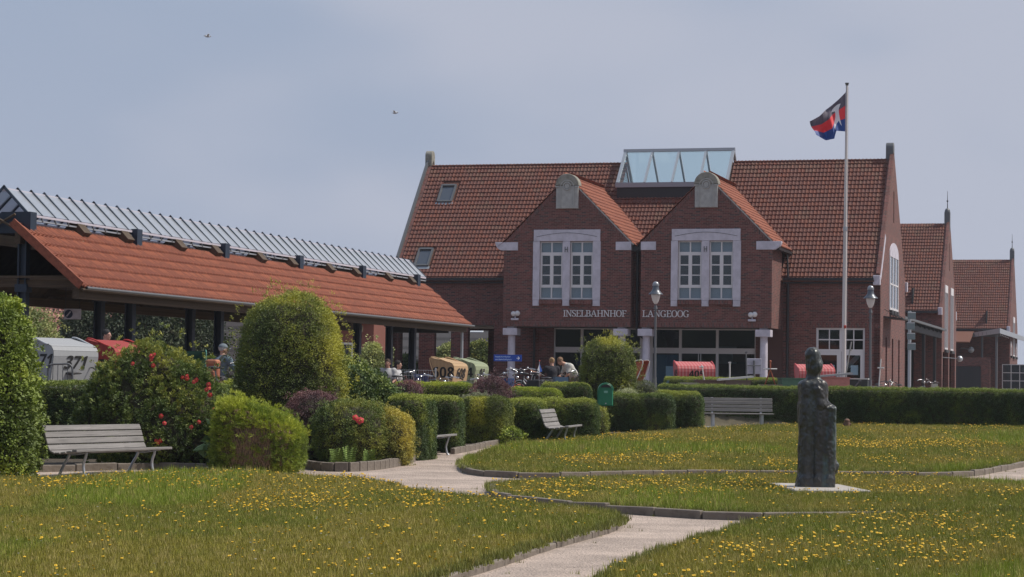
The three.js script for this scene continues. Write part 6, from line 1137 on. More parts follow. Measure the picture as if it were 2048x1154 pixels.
beachChair('dark red roofed beach chair numbered 379 beside the white grey one', at(240, 770, 48.4).setY(PLAZA - 0.13), -2.1, RED, [0.3, 0.03, 0.026], '379', { num: [0.28, 1.05, 0.0], italic: 0.15 });
beachChair('tan roofed beach chair numbered 608 near the end of the shed', at(900, 770, 72).setY(PLAZA - 0.15), -1.93, TAN, [0.46, 0.3, 0.165], '608', { num: [0.34, 1.14, 0.0] });
beachChair('olive green roofed beach chair numbered 94 behind the tan one', at(943, 770, 75.5).setY(PLAZA - 0.12), -1.93, OLIVE, [0.24, 0.28, 0.17], '94', { num: [0.32, 1.14, -0.05] });
beachChair('red striped beach chair numbered 405 before the entrance', at(1389, 770, 84).setY(PLAZA - 0.03), Math.PI + 0.12, PINKRED, PALE, '405', { num: [0.27, 1.17, 0], w: 1.42 });
beachChair('red striped beach chair half hidden behind the statue head', at(1630, 770, 86).setY(PLAZA - 0.05), Math.PI + 0.1, PINKRED, PALE, '', { w: 1.4 });
beachChair('orange red beach chair seen between round bush and second column', at(1268, 770, 86).setY(PLAZA + 0.0), 1.3, [0.42, 0.1, 0.05], [0.4, 0.09, 0.045], '', { trim: [0.6, 0.58, 0.55], seat: [0.25, 0.2, 0.17] });
beachChair('small teal framed beach chair beside the cyclist', at(374, 770, 58.6).setY(PLAZA - 0.22), 0.25, [0.05, 0.2, 0.18], [0.045, 0.18, 0.165], '', { w: 0.85, seat: [0.2, 0.19, 0.18], trim: [0.08, 0.26, 0.23] });
// ---------------------------------------------------------------- bicycles
const bikeParts = {};
function bicycle(label, p, turn, color, o = {}) {
  const b = thing('bicycle', label, 'bicycle', p, turn, o.group), R_ = 0.34;
  if (!bikeParts.tyre) {
    Object.assign(bikeParts, { tyre: new THREE.TorusGeometry(R_, 0.02, 6, 28), rim: new THREE.TorusGeometry(R_ - 0.03, 0.012, 4, 28) });
    const sp = []; for (let i = 0; i < 12; i++) sp.push(rod(V3(0, 0, 0), V3(Math.cos(i * 0.5236) * (R_ - 0.03), Math.sin(i * 0.5236) * (R_ - 0.03), 0), 0.003, 0.003, 4)); sp.push(cyl(0.025, 0.025, 0.08, 0, 0, 0, 8).rotateX(Math.PI / 2)); bikeParts.spokes = merge(sp);
    bikeParts.frame = merge([rod(V3(-0.05, 0.3, 0), V3(-0.17, 0.85, 0), 0.018), rod(V3(-0.05, 0.3, 0), V3(0.36, 0.72, 0), 0.02), rod(V3(-0.1, 0.52, 0), V3(0.35, 0.78, 0), 0.016), rod(V3(-0.05, 0.3, 0), V3(-0.52, R_, 0.05), 0.011), rod(V3(-0.05, 0.3, 0), V3(-0.52, R_, -0.05), 0.011), rod(V3(-0.13, 0.72, 0), V3(-0.52, R_, 0.05), 0.01), rod(V3(-0.13, 0.72, 0), V3(-0.52, R_, -0.05), 0.01), rod(V3(0.36, 0.68, 0), V3(0.33, 0.84, 0), 0.022)]);
    bikeParts.fork = merge([pipe([[0.36, 0.7, 0.04], [0.43, 0.5, 0.045], [0.53, R_, 0.05]], 0.011, 8, 6), pipe([[0.36, 0.7, -0.04], [0.43, 0.5, -0.045], [0.53, R_, -0.05]], 0.011, 8, 6)]);
    bikeParts.bar = merge([rod(V3(0.34, 0.8, 0), V3(0.3, 1.02, 0), 0.014), pipe([[0.02, 1.0, 0.3], [0.12, 1.05, 0.29], [0.28, 1.08, 0.2], [0.34, 1.04, 0.06], [0.34, 1.04, -0.06], [0.28, 1.08, -0.2], [0.12, 1.05, -0.29], [0.02, 1.0, -0.3]], 0.012, 40, 6)]);
    bikeParts.sport = merge([rod(V3(0.34, 0.8, 0), V3(0.33, 1.02, 0), 0.015), pipe([[0.25, 1.06, 0.33], [0.32, 1.05, 0.15], [0.36, 1.03, 0], [0.32, 1.05, -0.15], [0.25, 1.06, -0.33]], 0.012, 24, 6)]);
    bikeParts.grip = rod(V3(0.0, 0.99, 0.3), V3(0.11, 1.045, 0.295), 0.018); bikeParts.grip2 = rod(V3(0.0, 0.99, -0.3), V3(0.11, 1.045, -0.295), 0.018);
    bikeParts.levers = merge([rod(V3(0.3, 1.06, 0.2), V3(0.17, 1.03, 0.33), 0.007), rod(V3(0.3, 1.06, -0.2), V3(0.17, 1.03, -0.33), 0.007), ball(0.03, 0.3, 1.1, 0.13), ball(0.045, 0.44, 0.93, 0, 1, 1, 1)]);
    bikeParts.saddle = merge([ball(0.13, -0.2, 0.93, 0, 1.05, 0.28, 0.75), ball(0.09, -0.08, 0.93, 0, 1.3, 0.25, 0.45), rod(V3(-0.17, 0.83, 0), V3(-0.19, 0.92, 0), 0.014)]);
    bikeParts.rack = merge([bx(-0.75, -0.3, 0.71, 0.73, -0.07, 0.07), rod(V3(-0.7, 0.71, 0.07), V3(-0.52, R_, 0.07), 0.007), rod(V3(-0.7, 0.71, -0.07), V3(-0.52, R_, -0.07), 0.007)]);
    bikeParts.guard = merge([new THREE.TorusGeometry(R_ + 0.035, 0.018, 4, 20, 2.4).rotateZ(0.5).translate(-0.52, R_, 0), new THREE.TorusGeometry(R_ + 0.035, 0.018, 4, 16, 1.9).rotateZ(0.7).translate(0.53, R_, 0)]);
    bikeParts.crank = merge([cyl(0.09, 0.09, 0.01, 0, 0, 0, 16).rotateX(Math.PI / 2).translate(-0.05, 0.3, 0.05), rod(V3(-0.05, 0.3, 0.07), V3(0.06, 0.17, 0.07), 0.01), bx(0.02, 0.11, 0.155, 0.18, 0.07, 0.16), rod(V3(-0.05, 0.3, -0.07), V3(-0.16, 0.43, -0.07), 0.01), bx(-0.21, -0.12, 0.42, 0.445, -0.16, -0.07)]);
  }
  const fm = std(...color, 0.4, { metalness: 0.2 });
  for (const x of [-0.52, 0.53]) { const w = sub('wheel', b); w.position.set(x, R_, 0); part('tyre', bikeParts.tyre, M.black, w); part('rim', bikeParts.rim, M.chrome, w); part('spokes', bikeParts.spokes, M.zinc, w); }
  part('frame', bikeParts.frame, fm, b); part('fork', bikeParts.fork, fm, b); part('handlebar', o.sport ? bikeParts.sport : bikeParts.bar, o.dark ? M.black : M.chrome, b);
  if (!o.sport) { part('grip', bikeParts.grip, M.black, b); part('grip', bikeParts.grip2, M.black, b); }
  part('brake_levers', bikeParts.levers, M.chrome, b); part('saddle', bikeParts.saddle, M.black, b); part('luggage_rack', bikeParts.rack, M.lead, b); part('mudguard', bikeParts.guard, fm, b); part('crank', bikeParts.crank, M.lead, b);
  if (o.basket) { const g = [], bc = o.basket; for (let i = 0; i <= 6; i++) { const y = 0.78 + i * 0.035, e = 0.13 + i * 0.008; g.push(pipe([[0.56 - e, y, -e - 0.04], [0.56 + e, y, -e - 0.04], [0.56 + e, y, e + 0.04], [0.56 - e, y, e + 0.04]], 0.009, 24, 4, true)); } for (let i = 0; i < 12; i++) { const a = i / 12 * 6.283; g.push(rod(V3(0.56 + Math.cos(a) * 0.13, 0.77, Math.sin(a) * 0.16), V3(0.56 + Math.cos(a) * 0.175, 1.0, Math.sin(a) * 0.21), 0.006, 0.006, 4)); } g.push(rbox(0.26, 0.015, 0.32, 0.005, 0.56, 0.775, 0)); part('basket', g, std(...bc, 0.7), b); }
  if (o.bag) { part('pannier', rbox(0.38, 0.34, 0.15, 0.03, -0.55, 0.58, 0.17), std(...o.bag, 0.75), b); part('pannier', rbox(0.38, 0.34, 0.15, 0.03, -0.55, 0.58, -0.17), std(...o.bag, 0.75), b); }
  if (o.box) part('crate', [bx(-0.82, -0.4, 0.74, 0.755, -0.16, 0.16), bx(-0.82, -0.8, 0.755, 0.97, -0.16, 0.16), bx(-0.42, -0.4, 0.755, 0.97, -0.16, 0.16), bx(-0.8, -0.42, 0.755, 0.97, 0.14, 0.16), bx(-0.8, -0.42, 0.755, 0.97, -0.16, -0.14)], std(...o.box, 0.6), b);
  return b;
}
const BG = 'bicycles parked in front of the station';
[
  [160, 47.0, 0.5, [0.05, 0.05, 0.06], 'black bicycle before the white grey beach chair', { sport: true, dark: true }, -0.18],
  [805, 66, 0.3, [0.1, 0.1, 0.12], 'bicycle with a dark blue basket beside the last shed post', { basket: [0.02, 0.04, 0.14] }, -0.1],
  [857, 64.5, 2.4, [0.3, 0.3, 0.32], 'silver bicycle with long handlebars left of the tan beach chair', {}, -0.2],
  [880, 66, 2.0, [0.05, 0.08, 0.06], 'dark green bicycle right before the tan beach chair', { dark: true }, -0.33],
  [915, 65, 2.6, [0.28, 0.28, 0.3], 'grey bicycle before the number on the back of the tan beach chair', {}, -0.24],
  [944, 66.5, 0.6, [0.12, 0.03, 0.03], 'dark red bicycle between tan and olive beach chairs', {}, -0.28],
  [978, 67, 2.5, [0.03, 0.05, 0.14], 'blue bicycle with a blue crate before the olive beach chair', { box: [0.02, 0.045, 0.14] }, -0.15],
  [1012, 67.5, 0.7, [0.3, 0.06, 0.03], 'orange red bicycle left of the first white column', {}, -0.08],
  [1036, 66.5, 2.8, [0.05, 0.05, 0.06], 'black bicycle with black panniers at the foot of the first column', { bag: [0.02, 0.02, 0.024] }, 0.03],
  [1062, 68, 2.3, [0.3, 0.31, 0.33], 'silver bicycle with black panniers right of the first column', { bag: [0.025, 0.026, 0.03] }, 0.05],
  [1083, 70, 3.4, [0.06, 0.07, 0.09], 'dark bicycle with a pale blue bag beside the woman in black', { bag: [0.03, 0.035, 0.045], box: [0.05, 0.1, 0.17] }, -0.08],
  [1130, 72.5, 0.2, [0.08, 0.08, 0.1], 'bicycle standing behind the bending man', { basket: [0.05, 0.05, 0.055] }, 0.02],
  [1764, 92, 0.4, [0.05, 0.05, 0.05], 'black bicycle near the right corner of the station', { dark: true }, -0.1],
  [1790, 96, 2.6, [0.08, 0.08, 0.09], 'dark grey bicycle leaning by the end wall of the station', { dark: true }, -0.1],
  [1846, 118, 1.2, [0.04, 0.04, 0.05], 'black bicycle in the shade of the middle house porch', {}, 0.1],
  [1866, 120, 1.5, [0.2, 0.2, 0.21], 'grey bicycle with a pale saddle bag by the middle house porch', { box: [0.4, 0.4, 0.36] }, 0.0],
  [445, 51.0, 0.1, [0.2, 0.21, 0.23], 'bicycle held by the man with the orange backpack', { sport: true }, 0.0],
].forEach(([px, D, turn, col, label, o, dy]) => bicycle(label, onPlaza(px, D).add(V3(0, dy, 0)), turn, col, { group: BG, ...o }));
{ // small pennant on a stick
  const q = thing('pennant', 'small blue and white pennant on a stick above the bicycles', 'pennant', at(1078, 750, 69.5));
  part('stick', rod(V3(0, -0.35, 0), V3(0.01, 0.42, 0), 0.006), M.white, q); part('tip', ball(0.022, 0.01, 0.44, 0), std(0.5, 0.05, 0.03, 0.5), q);
  const tri = (a, b, c, col) => tint((() => { const g = new THREE.BufferGeometry(); g.setAttribute('position', new THREE.Float32BufferAttribute([...a, ...b, ...c], 3)); g.computeVertexNormals(); return plain(g); })(), col);
  part('cloth', [tri([0.01, 0.36, 0], [-0.08, 0.05, 0.05], [0.02, 0.08, 0], [0.6, 0.62, 0.68]), tri([0.01, 0.36, 0], [0.02, 0.08, 0], [0.1, 0.12, -0.04], [0.03, 0.1, 0.4])], M.bloom, q);
}
{ // hooped barrier before the beach chair 371
  const p = at(121, 770, 46.4); p.y = PLAZA - 0.05; const b = thing('hoop_barrier', 'grey tubular hoop barrier in front of the white grey beach chair', 'barrier', p, 0.1);
  part('hoop', pipe([[-0.26, 0, 0], [-0.26, 0.88, 0], [-0.2, 0.97, 0], [0, 0.985, 0], [0.16, 0.985, 0], [0.23, 0.9, 0], [0.24, 0.7, 0], [0.24, 0, 0]], 0.02, 60, 8), M.lead, b);
  for (let i = 1; i < 5; i++) part('bar', rod(V3(-0.26 + i * 0.1, 0, 0), V3(-0.26 + i * 0.1, 0.97, 0), 0.007), M.lead, b);
}
{ // mesh fence by the shed end
  const p = onPlaza(768, 70), f = thing('mesh_fence', 'thin grey wire mesh fence by the end of the shed', 'fence', p, -0.05);
  const w = []; for (let i = 0; i <= 40; i++) w.push(rod(V3(-1.4 + i * 0.075, 0.05, 0), V3(-1.4 + i * 0.075, 1.05, 0), 0.004, 0.004, 4)); for (let i = 0; i <= 6; i++) w.push(rod(V3(-1.4, 0.05 + i * 0.165, 0), V3(1.6, 0.05 + i * 0.165, 0), 0.005, 0.005, 4));
  part('mesh', w, M.zinc, f); for (const x of [-1.4, 0.1, 1.6]) part('post', rod(V3(x, 0, 0), V3(x, 1.12, 0), 0.025), M.zinc, f);
}
// ---------------------------------------------------------------- hand carts: tray on four wheels with an upright drawbar
function handCart(label, p, turn, tray, barM, o = {}) {
  const c = thing('hand_cart', label, 'hand cart', p, turn, 'hand carts parked behind the long hedge'), L = o.L ?? 1.0, w = 0.55, h = o.h ?? 0.3, m = withMap(std(...tray, 0.65), specks, 1);
  part('tray', [bx(-L / 2, L / 2, 0.32, 0.35, -w / 2, w / 2), bx(-L / 2, L / 2, 0.35, 0.35 + h, w / 2 - 0.03, w / 2), bx(-L / 2, L / 2, 0.35, 0.35 + h, -w / 2, -w / 2 + 0.03), bx(-L / 2, -L / 2 + 0.03, 0.35, 0.35 + h, -w / 2 + 0.03, w / 2 - 0.03), bx(L / 2 - 0.03, L / 2, 0.35, 0.35 + h, -w / 2 + 0.03, w / 2 - 0.03)], m, c);
  part('rim', [bx(-L / 2 - 0.02, L / 2 + 0.02, 0.35 + h, 0.38 + h, w / 2 - 0.04, w / 2 + 0.02), bx(-L / 2 - 0.02, L / 2 + 0.02, 0.35 + h, 0.38 + h, -w / 2 - 0.02, -w / 2 + 0.04), bx(-L / 2 - 0.02, -L / 2 + 0.04, 0.35 + h, 0.38 + h, -w / 2 + 0.04, w / 2 - 0.04), bx(L / 2 - 0.04, L / 2 + 0.02, 0.35 + h, 0.38 + h, -w / 2 + 0.04, w / 2 - 0.04)], o.rim ? std(...o.rim, 0.5) : m, c);
  if (o.lid) part('lid', box(L + 0.25, 0.05, w + 0.1, -0.05, 0.43 + h, 0, 0, 0, 0.1), std(...o.lid, 0.6), c);
  for (const x of [-L / 2 + 0.17, L / 2 - 0.17]) { part('axle', rod(V3(x, 0.17, -w / 2 - 0.06), V3(x, 0.17, w / 2 + 0.06), 0.014), M.steel, c); for (const s of [-1, 1]) { const wh = sub('wheel', c); wh.position.set(x, 0.17, s * (w / 2 + 0.06)); part('tyre', new THREE.TorusGeometry(0.14, 0.032, 8, 20), M.black, wh); part('hub', [cyl(0.1, 0.1, 0.03, 0, 0, 0, 16).rotateX(Math.PI / 2), cyl(0.03, 0.03, 0.07, 0, 0, 0, 10).rotateX(Math.PI / 2)], M.zinc, wh); } }
  c.scale.setScalar(1.3);
  const f = L / 2 - 0.05, [tx, ty] = (o.bar ?? [f + 0.15, 1.35]).map((q) => q / 1.3);
  if (o.fork) part('drawbar', [rod(V3(f, 0.22, -0.26), V3(tx, ty - 0.2, 0), 0.016), rod(V3(f, 0.22, 0.26), V3(tx, ty - 0.2, 0), 0.016), rod(V3(tx, ty - 0.25, 0), V3(tx, ty, 0), 0.018), ball(0.03, tx, ty + 0.02, 0)], barM, c);
  else if (o.bent) part('drawbar', pipe([[f, 0.25, 0], [f, 0.42, 0], [f - 0.12, 0.62, 0], [f + 0.1, 0.66, 0], [tx - 0.05, 0.67, 0], [tx, 0.75, 0], [tx, ty, 0]], 0.02, 60, 8), barM, c);
  else part('drawbar', rod(V3(f, 0.24, 0), V3(tx, ty, 0), 0.018), barM, c);
  const hy = o.handleY ? o.handleY / 1.3 : ty - (o.fork ? 0.18 : 0.02);
  part('handle', [rod(V3(tx, hy, -0.18), V3(tx, hy, 0.18), 0.018)], o.handleM ?? barM, c);
}
{
  const P = (px, D, dy = 0) => onPlaza(px, D).add(V3(0, dy, 0)), Wm = std(0.6, 0.58, 0.56, 0.4), Or = std(0.35, 0.09, 0.04, 0.5);
  handCart('brown hand cart with a white bent drawbar before the entrance glass', P(1420, 78, 0), 0.05, [0.16, 0.1, 0.075], Wm, { bent: true, bar: [0.68, 1.52], L: 0.75 });
  handCart('hand cart with an orange forked drawbar before the rightmost column', P(1541, 77, 0), 1.5, [0.2, 0.17, 0.13], Or, { fork: true, bar: [0.25, 1.52], handleM: Wm, L: 0.8, h: 0.2 });
  handCart('green hand cart between the orange forked drawbar and the statue', P(1588, 77, 0), 0.1, [0.07, 0.15, 0.1], M.lead, { bar: [0.9, 1.35], L: 0.75, h: 0.38 });
  handCart('pink hand cart with a slanting grey lid right of the statue head', P(1668, 78, 0), 0.0, [0.5, 0.2, 0.17], M.lead, { lid: [0.32, 0.32, 0.33], L: 0.75, h: 0.42, bar: [0.9, 0.95] });
  handCart('dark hand cart with a white rim behind the foot of the flagpole', P(1708, 79, 0), Math.PI - 0.2, [0.04, 0.05, 0.05], std(0.3, 0.29, 0.28, 0.5), { rim: [0.6, 0.6, 0.57], L: 0.75, h: 0.4, bar: [0.1, 2.3], handleY: 2.0 });
  handCart('low hand cart with a pale leaning T shaped drawbar right of the flagpole', P(1736, 80, 0), 0.3, [0.2, 0.19, 0.18], Wm, { L: 0.7, h: 0.2, bar: [0.5, 1.72], handleY: 1.4 });
  handCart('small pale hand cart with a thin upright drawbar before the striped chair', P(1392, 78, 0), 0.2, [0.3, 0.28, 0.25], Wm, { L: 0.7, h: 0.22, bar: [0.2, 1.4], handleY: 1.33 });
  handCart('hand cart with a pale flat lid left of the white board', P(1474, 76.5, 0), 0.0, [0.14, 0.1, 0.08], M.lead, { L: 0.65, h: 0.3, lid: [0.55, 0.55, 0.52], bar: [0.3, 1.86] });
}
{ // white board with a post and a crossbar
  const s = thing('notice_board', 'square white board on a grey post with a crossbar', 'notice board', onPlaza(1507, 82)), y = (py) => at(1507, py, 82).y - PLAZA;
  part('post', rod(V3(0, 0, 0.06), V3(0.01, y(721), 0.06), 0.035), M.lead, s); part('board', rbox(31 / (F / 82), y(717) - y(748), 0.03, 0.01, 0, (y(717) + y(748)) / 2, 0), M.white, s); part('crossbar', rod(V3(-0.24, y(731), 0.1), V3(0.24, y(731), 0.1), 0.016), M.lead, s);
}
{ // small things on the lawn's far edge
  const p = onGarden(1694, 861), h = thing('rusty_hydrant', 'small rusty hydrant stub at the far edge of the lawn', 'hydrant', p), m = std(0.16, 0.09, 0.065, 0.9);
  part('body', [cyl(0.09, 0.08, 0.22, 0, 0.15, 0), ball(0.085, 0, 0.29, 0, 1, 0.8, 1)], m, h); part('outlet', [cyl(0.04, 0.04, 0.24, 0, 0, 0, 10).rotateZ(Math.PI / 2).translate(0, 0.19, 0)], m, h);
  [['left', 1886, 832, 1881, 829], ['right', 1899, 850, 1893, 829]].forEach(([k, px, py, tx], i) => { const q = onGarden(i ? 1901 : 1889, 851), D = -q.z, s = thing('leaning_stake', i ? 'white wooden stake leaning at the long hedge, the shorter, more upright one' : 'white wooden stake leaning at the long hedge, beside the rusty hydrant', 'stake', q); const e = at(i ? 1893 : 1880, i ? 830 : 828, D).sub(q); part('stake', rod(V3(0, 0, 0), e, 0.035, 0.035, 6), M.white, s); });
}
// ---------------------------------------------------------------- gulls in the sky
for (const [px, py, D, a, label] of [[415, 73, 160, 0.4, 'distant grey gull gliding at the upper left of the sky'], [790, 226, 170, -0.3, 'white gull flying above the left end of the station roof']]) {
  const g = thing('gull', label, 'gull', at(px, py, D), a), m = std(0.42, 0.43, 0.46, 0.8);
  part('body', [ball(0.08, 0, 0, 0, 2.4, 0.9, 0.9), ball(0.05, 0.2, 0.03, 0), new THREE.ConeGeometry(0.018, 0.07, 6).rotateZ(-1.57).translate(0.27, 0.03, 0), new THREE.ConeGeometry(0.06, 0.16, 6).scale(1, 1, 0.4).rotateZ(1.57).rotateX(1.57).translate(-0.22, 0.01, 0)], m, g);
  for (const s of [-1, 1]) part('wing', slabBetween([0.09, 0.02, 0], [-0.08, 0.02, 0], [-0.06, 0.16, s * 0.3], [0.06, 0.16, s * 0.3], 0.015), m, g).add(part('wing_tip', slabBetween([0.06, 0.16, s * 0.3], [-0.06, 0.16, s * 0.3], [-0.14, 0.1, s * 0.6], [-0.12, 0.1, s * 0.6], 0.012), m, g));
}
// ---------------------------------------------------------------- people: one continuous body each; clothes and hair are its children
function person(label, p, turn, P, o) {
  const g = thing('person', label, 'person', p, turn), J = P;
  const bones = [];
  const add = (a, b, ra, rb) => bones.push([J[a], J[b], ra, rb]);
  add('hip', 'waist', 0.135, 0.12); add('waist', 'chest', 0.125, 0.15); add('chest', 'neck', 0.14, 0.06); add('neck', 'skull', 0.055, 0.052);
  for (const s of ['L', 'R']) { add('chest', 'sh' + s, 0.1, 0.075); add('sh' + s, 'el' + s, 0.054, 0.042); add('el' + s, 'wr' + s, 0.041, 0.027); add('hip', 'th' + s, 0.12, 0.1); add('th' + s, 'kn' + s, 0.088, 0.056); add('kn' + s, 'an' + s, 0.055, 0.038); add('an' + s, 'to' + s, 0.042, 0.032); }
  const field = (list, k) => (x, y, z) => { let d = 9; for (const [a, b, ra, rb] of list) { const q = capsule(x, y, z, a, b, ra, rb); d = d > 8 ? q : smin(d, q, k); } return d; };
  const bound = (list, m) => { const lo = [9, 9, 9], hi = [-9, -9, -9]; for (const [a, b, ra, rb] of list) for (const [q, r] of [[a, ra], [b, rb]]) for (let i = 0; i < 3; i++) { lo[i] = Math.min(lo[i], q[i] - r - m); hi[i] = Math.max(hi[i], q[i] + r + m); } return [lo, hi]; };
  const body = [iso(field(bones, 0.05), ...bound(bones, 0.03), 0.014)];
  // head on a grid of its own: skull, jaw, nose, brow, ears, lips; z is the way the face looks
  const hd = new THREE.Matrix4().makeRotationFromEuler(new THREE.Euler(...(o.look ?? [0, 0, 0]), 'YXZ')).setPosition(...J.skull);
  const e3 = (x, y, z, c, h) => (Math.hypot((x - c[0]) / h[0], (y - c[1]) / h[1], (z - c[2]) / h[2]) - 1) * Math.min(...h);
  const hf = (x, y, z) => {
    let d = e3(x, y, z, [0, 0.085, -0.01], [0.076, 0.095, 0.094]); d = smin(d, e3(x, y, z, [0, 0.02, 0.025], [0.058, 0.075, 0.068]), 0.03);
    d = smin(d, capsule(x, y, z, [0, 0.07, 0.085], [0, 0.035, 0.108], 0.008, 0.014), 0.012); d = smin(d, e3(x, y, z, [0, 0.08, 0.075], [0.05, 0.012, 0.016]), 0.015); d = smin(d, e3(x, y, z, [0, -0.035, 0.065], [0.026, 0.018, 0.02]), 0.02);
    d = smin(d, e3(x, y, z, [0, -0.002, 0.087], [0.024, 0.008, 0.01]), 0.006);
    for (const s of [-1, 1]) { d = smin(d, e3(x, y, z, [s * 0.078, 0.045, -0.005], [0.011, 0.032, 0.02]), 0.006); d = Math.max(d, -e3(x, y, z, [s * 0.031, 0.058, 0.094], [0.014, 0.009, 0.014])); }
    return smin(d, capsule(x, y, z, [0, -0.12, -0.03], [0, 0, -0.02], 0.055, 0.05), 0.02);
  };
  body.push(iso(hf, [-0.11, -0.13, -0.13], [0.11, 0.2, 0.15], 0.0055).applyMatrix4(hd));
  // hands: palm, four unequal bent fingers, thumb from the side of the palm
  for (const s of ['L', 'R']) {
    const w = V3(...J['wr' + s]), dir = w.clone().sub(V3(...J['el' + s])).normalize(), down = V3(0, -1, 0), side = V3().crossVectors(dir, down).normalize(), pal = V3().crossVectors(side, dir).normalize(), sg = s === 'L' ? 1 : -1;
    const pt = (a, b, c) => { const q = w.clone().addScaledVector(dir, a).addScaledVector(side, b * sg).addScaledVector(pal, c); return [q.x, q.y, q.z]; };
    const hb = [[pt(-0.02, 0, 0), pt(0.03, 0, 0), 0.026, 0.026], [pt(0.03, 0.022, 0), pt(0.085, 0.028, 0), 0.016, 0.013], [pt(0.03, -0.018, 0), pt(0.08, -0.028, 0), 0.016, 0.013], [pt(0.04, 0, 0), pt(0.085, 0, 0), 0.017, 0.014]];
    [[0.031, 0.07], [0.011, 0.08], [-0.011, 0.074], [-0.031, 0.058]].forEach(([b, l]) => { const c = o.curl ?? 0.6; hb.push([pt(0.085, b, 0), pt(0.085 + l * 0.5, b * 1.05, -l * 0.3 * c), 0.0092, 0.0088], [pt(0.085 + l * 0.5, b * 1.05, -l * 0.3 * c), pt(0.085 + l * (1 - 0.45 * c), b, -l * 0.85 * c), 0.0088, 0.0076]); });
    hb.push([pt(0.02, 0.024, 0), pt(0.055, 0.052, -0.012), 0.014, 0.0105], [pt(0.055, 0.052, -0.012), pt(0.085, 0.058, -0.026), 0.0105, 0.0085]);
    body.push(iso(field(hb, 0.006), ...bound(hb, 0.01), 0.0045));
  }
  const skin = std(...(o.skin ?? [0.45, 0.25, 0.18]), 0.55);
  part('body', mergeGeometries(body.map((q) => plain(q))), skin, g);
  part('eyes', [-1, 1].map((s) => ball(0.0105, s * 0.031, 0.058, 0.083, 1, 1, 1, 10, 8).applyMatrix4(hd)), std(0.25, 0.22, 0.2, 0.3), g);
  const cloth = (name, pairs, grow, col, k = 0.05, cut) => { const l = pairs.map(([a, b, ra, rb]) => [Array.isArray(a) ? a : J[a], Array.isArray(b) ? b : J[b], ra + grow, rb + grow]); const f0 = field(l, k), f = (x, y, z) => { let d = f0(x, y, z) + 0.012 * (fbm(x * 9, y * 9, z * 9, 2) - 0.5); if (cut) d = Math.max(d, cut(x, y, z)); return d; }; return part(name, iso(f, ...bound(l, 0.03), 0.013), withMap(std(...col, 0.9), specks, 3), g); };
  const mid = (a, b, t) => J[a].map((v, i) => lerp(v, J[b][i], t)), sl = o.sleeve ?? 0.75;
  cloth('shirt', [['hip', 'waist', 0.137, 0.124], ['waist', 'chest', 0.127, 0.152], ['chest', mid('chest', 'neck', 0.75), 0.142, 0.075], ['chest', 'shL', 0.1, 0.077], ['chest', 'shR', 0.1, 0.077], ['shL', mid('shL', 'elL', sl), 0.06, 0.06], ['shR', mid('shR', 'elR', sl), 0.06, 0.06]], 0.014, o.shirt);
  cloth('trousers', [['hip', 'thL', 0.122, 0.102], ['hip', 'thR', 0.122, 0.102], ['thL', 'knL', 0.09, 0.06], ['thR', 'knR', 0.09, 0.06], ['knL', mid('knL', 'anL', o.leg ?? 0.95), 0.06, 0.05], ['knR', mid('knR', 'anR', o.leg ?? 0.95), 0.06, 0.05]], 0.012, o.trousers ?? [0.05, 0.055, 0.07]);
  part('shoes', ['L', 'R'].map((s) => iso(field([[J['an' + s], J['to' + s], 0.052, 0.042]], 0.01), ...bound([[J['an' + s], J['to' + s], 0.052, 0.042]], 0.02), 0.012)), M.dark, g);
  const long = o.hairLong ?? 0, hairF = (x, y, z) => {
    let d = e3(x, y, z, [0, 0.098, -0.018], [0.086, 0.1, 0.1]); d = Math.max(d, -(e3(x, y, z, [0, 0.02, 0.09], [0.075, 0.085, 0.09])));
    if (long) d = smin(d, e3(x, y, z, [0, 0.06 - long / 2, -0.06], [0.085, 0.06 + long / 2, 0.055]), 0.03);
    if (o.bun) d = smin(d, e3(x, y, z, [0, 0.13, -0.1], [0.04, 0.04, 0.035]), 0.02);
    return Math.max(d + 0.016 * (fbm(x * 60, y * 25, z * 60, 2) - 0.5), -(y - (long ? -1 : 0.02)) * (z > 0.02 ? 1 : 0.2));
  };
  part('hair', iso(hairF, [-0.13, -0.1 - long, -0.16], [0.13, 0.23, 0.12], 0.007).applyMatrix4(hd), std(...(o.hair ?? [0.1, 0.065, 0.04]), 0.85), g);
  return { g, hd };
}
// joint sets, metres, z is the way the body faces
const stand = (o = {}) => ({ hip: [0, 0.93, 0], waist: [0, 1.08, 0], chest: [0, 1.3, 0], neck: [0, 1.5, 0.01], skull: [0, 1.6, 0.03], shL: [0.19, 1.42, 0], shR: [-0.19, 1.42, 0], elL: [0.24, 1.13, 0.02], elR: [-0.24, 1.13, 0.02], wrL: [0.25, 0.89, 0.12], wrR: [-0.25, 0.89, 0.12], thL: [0.09, 0.9, 0], thR: [-0.09, 0.9, 0], knL: [0.1, 0.5, 0.03], knR: [-0.1, 0.5, 0.03], anL: [0.1, 0.08, 0], anR: [-0.1, 0.08, 0], toL: [0.12, 0.04, 0.16], toR: [-0.12, 0.04, 0.16], ...o });
const seated = (o = {}) => ({ hip: [0, 0.53, 0], waist: [0, 0.68, 0], chest: [0, 0.9, 0.03], neck: [0, 1.09, 0.05], skull: [0, 1.18, 0.08], shL: [0.18, 1.01, 0.03], shR: [-0.18, 1.01, 0.03], elL: [0.23, 0.74, 0.08], elR: [-0.23, 0.74, 0.08], wrL: [0.15, 0.63, 0.28], wrR: [-0.15, 0.63, 0.28], thL: [0.1, 0.52, 0.08], thR: [-0.1, 0.52, 0.08], knL: [0.12, 0.5, 0.45], knR: [-0.12, 0.5, 0.45], anL: [0.12, 0.08, 0.48], anR: [-0.12, 0.08, 0.48], toL: [0.13, 0.04, 0.62], toR: [-0.13, 0.04, 0.62], ...o });
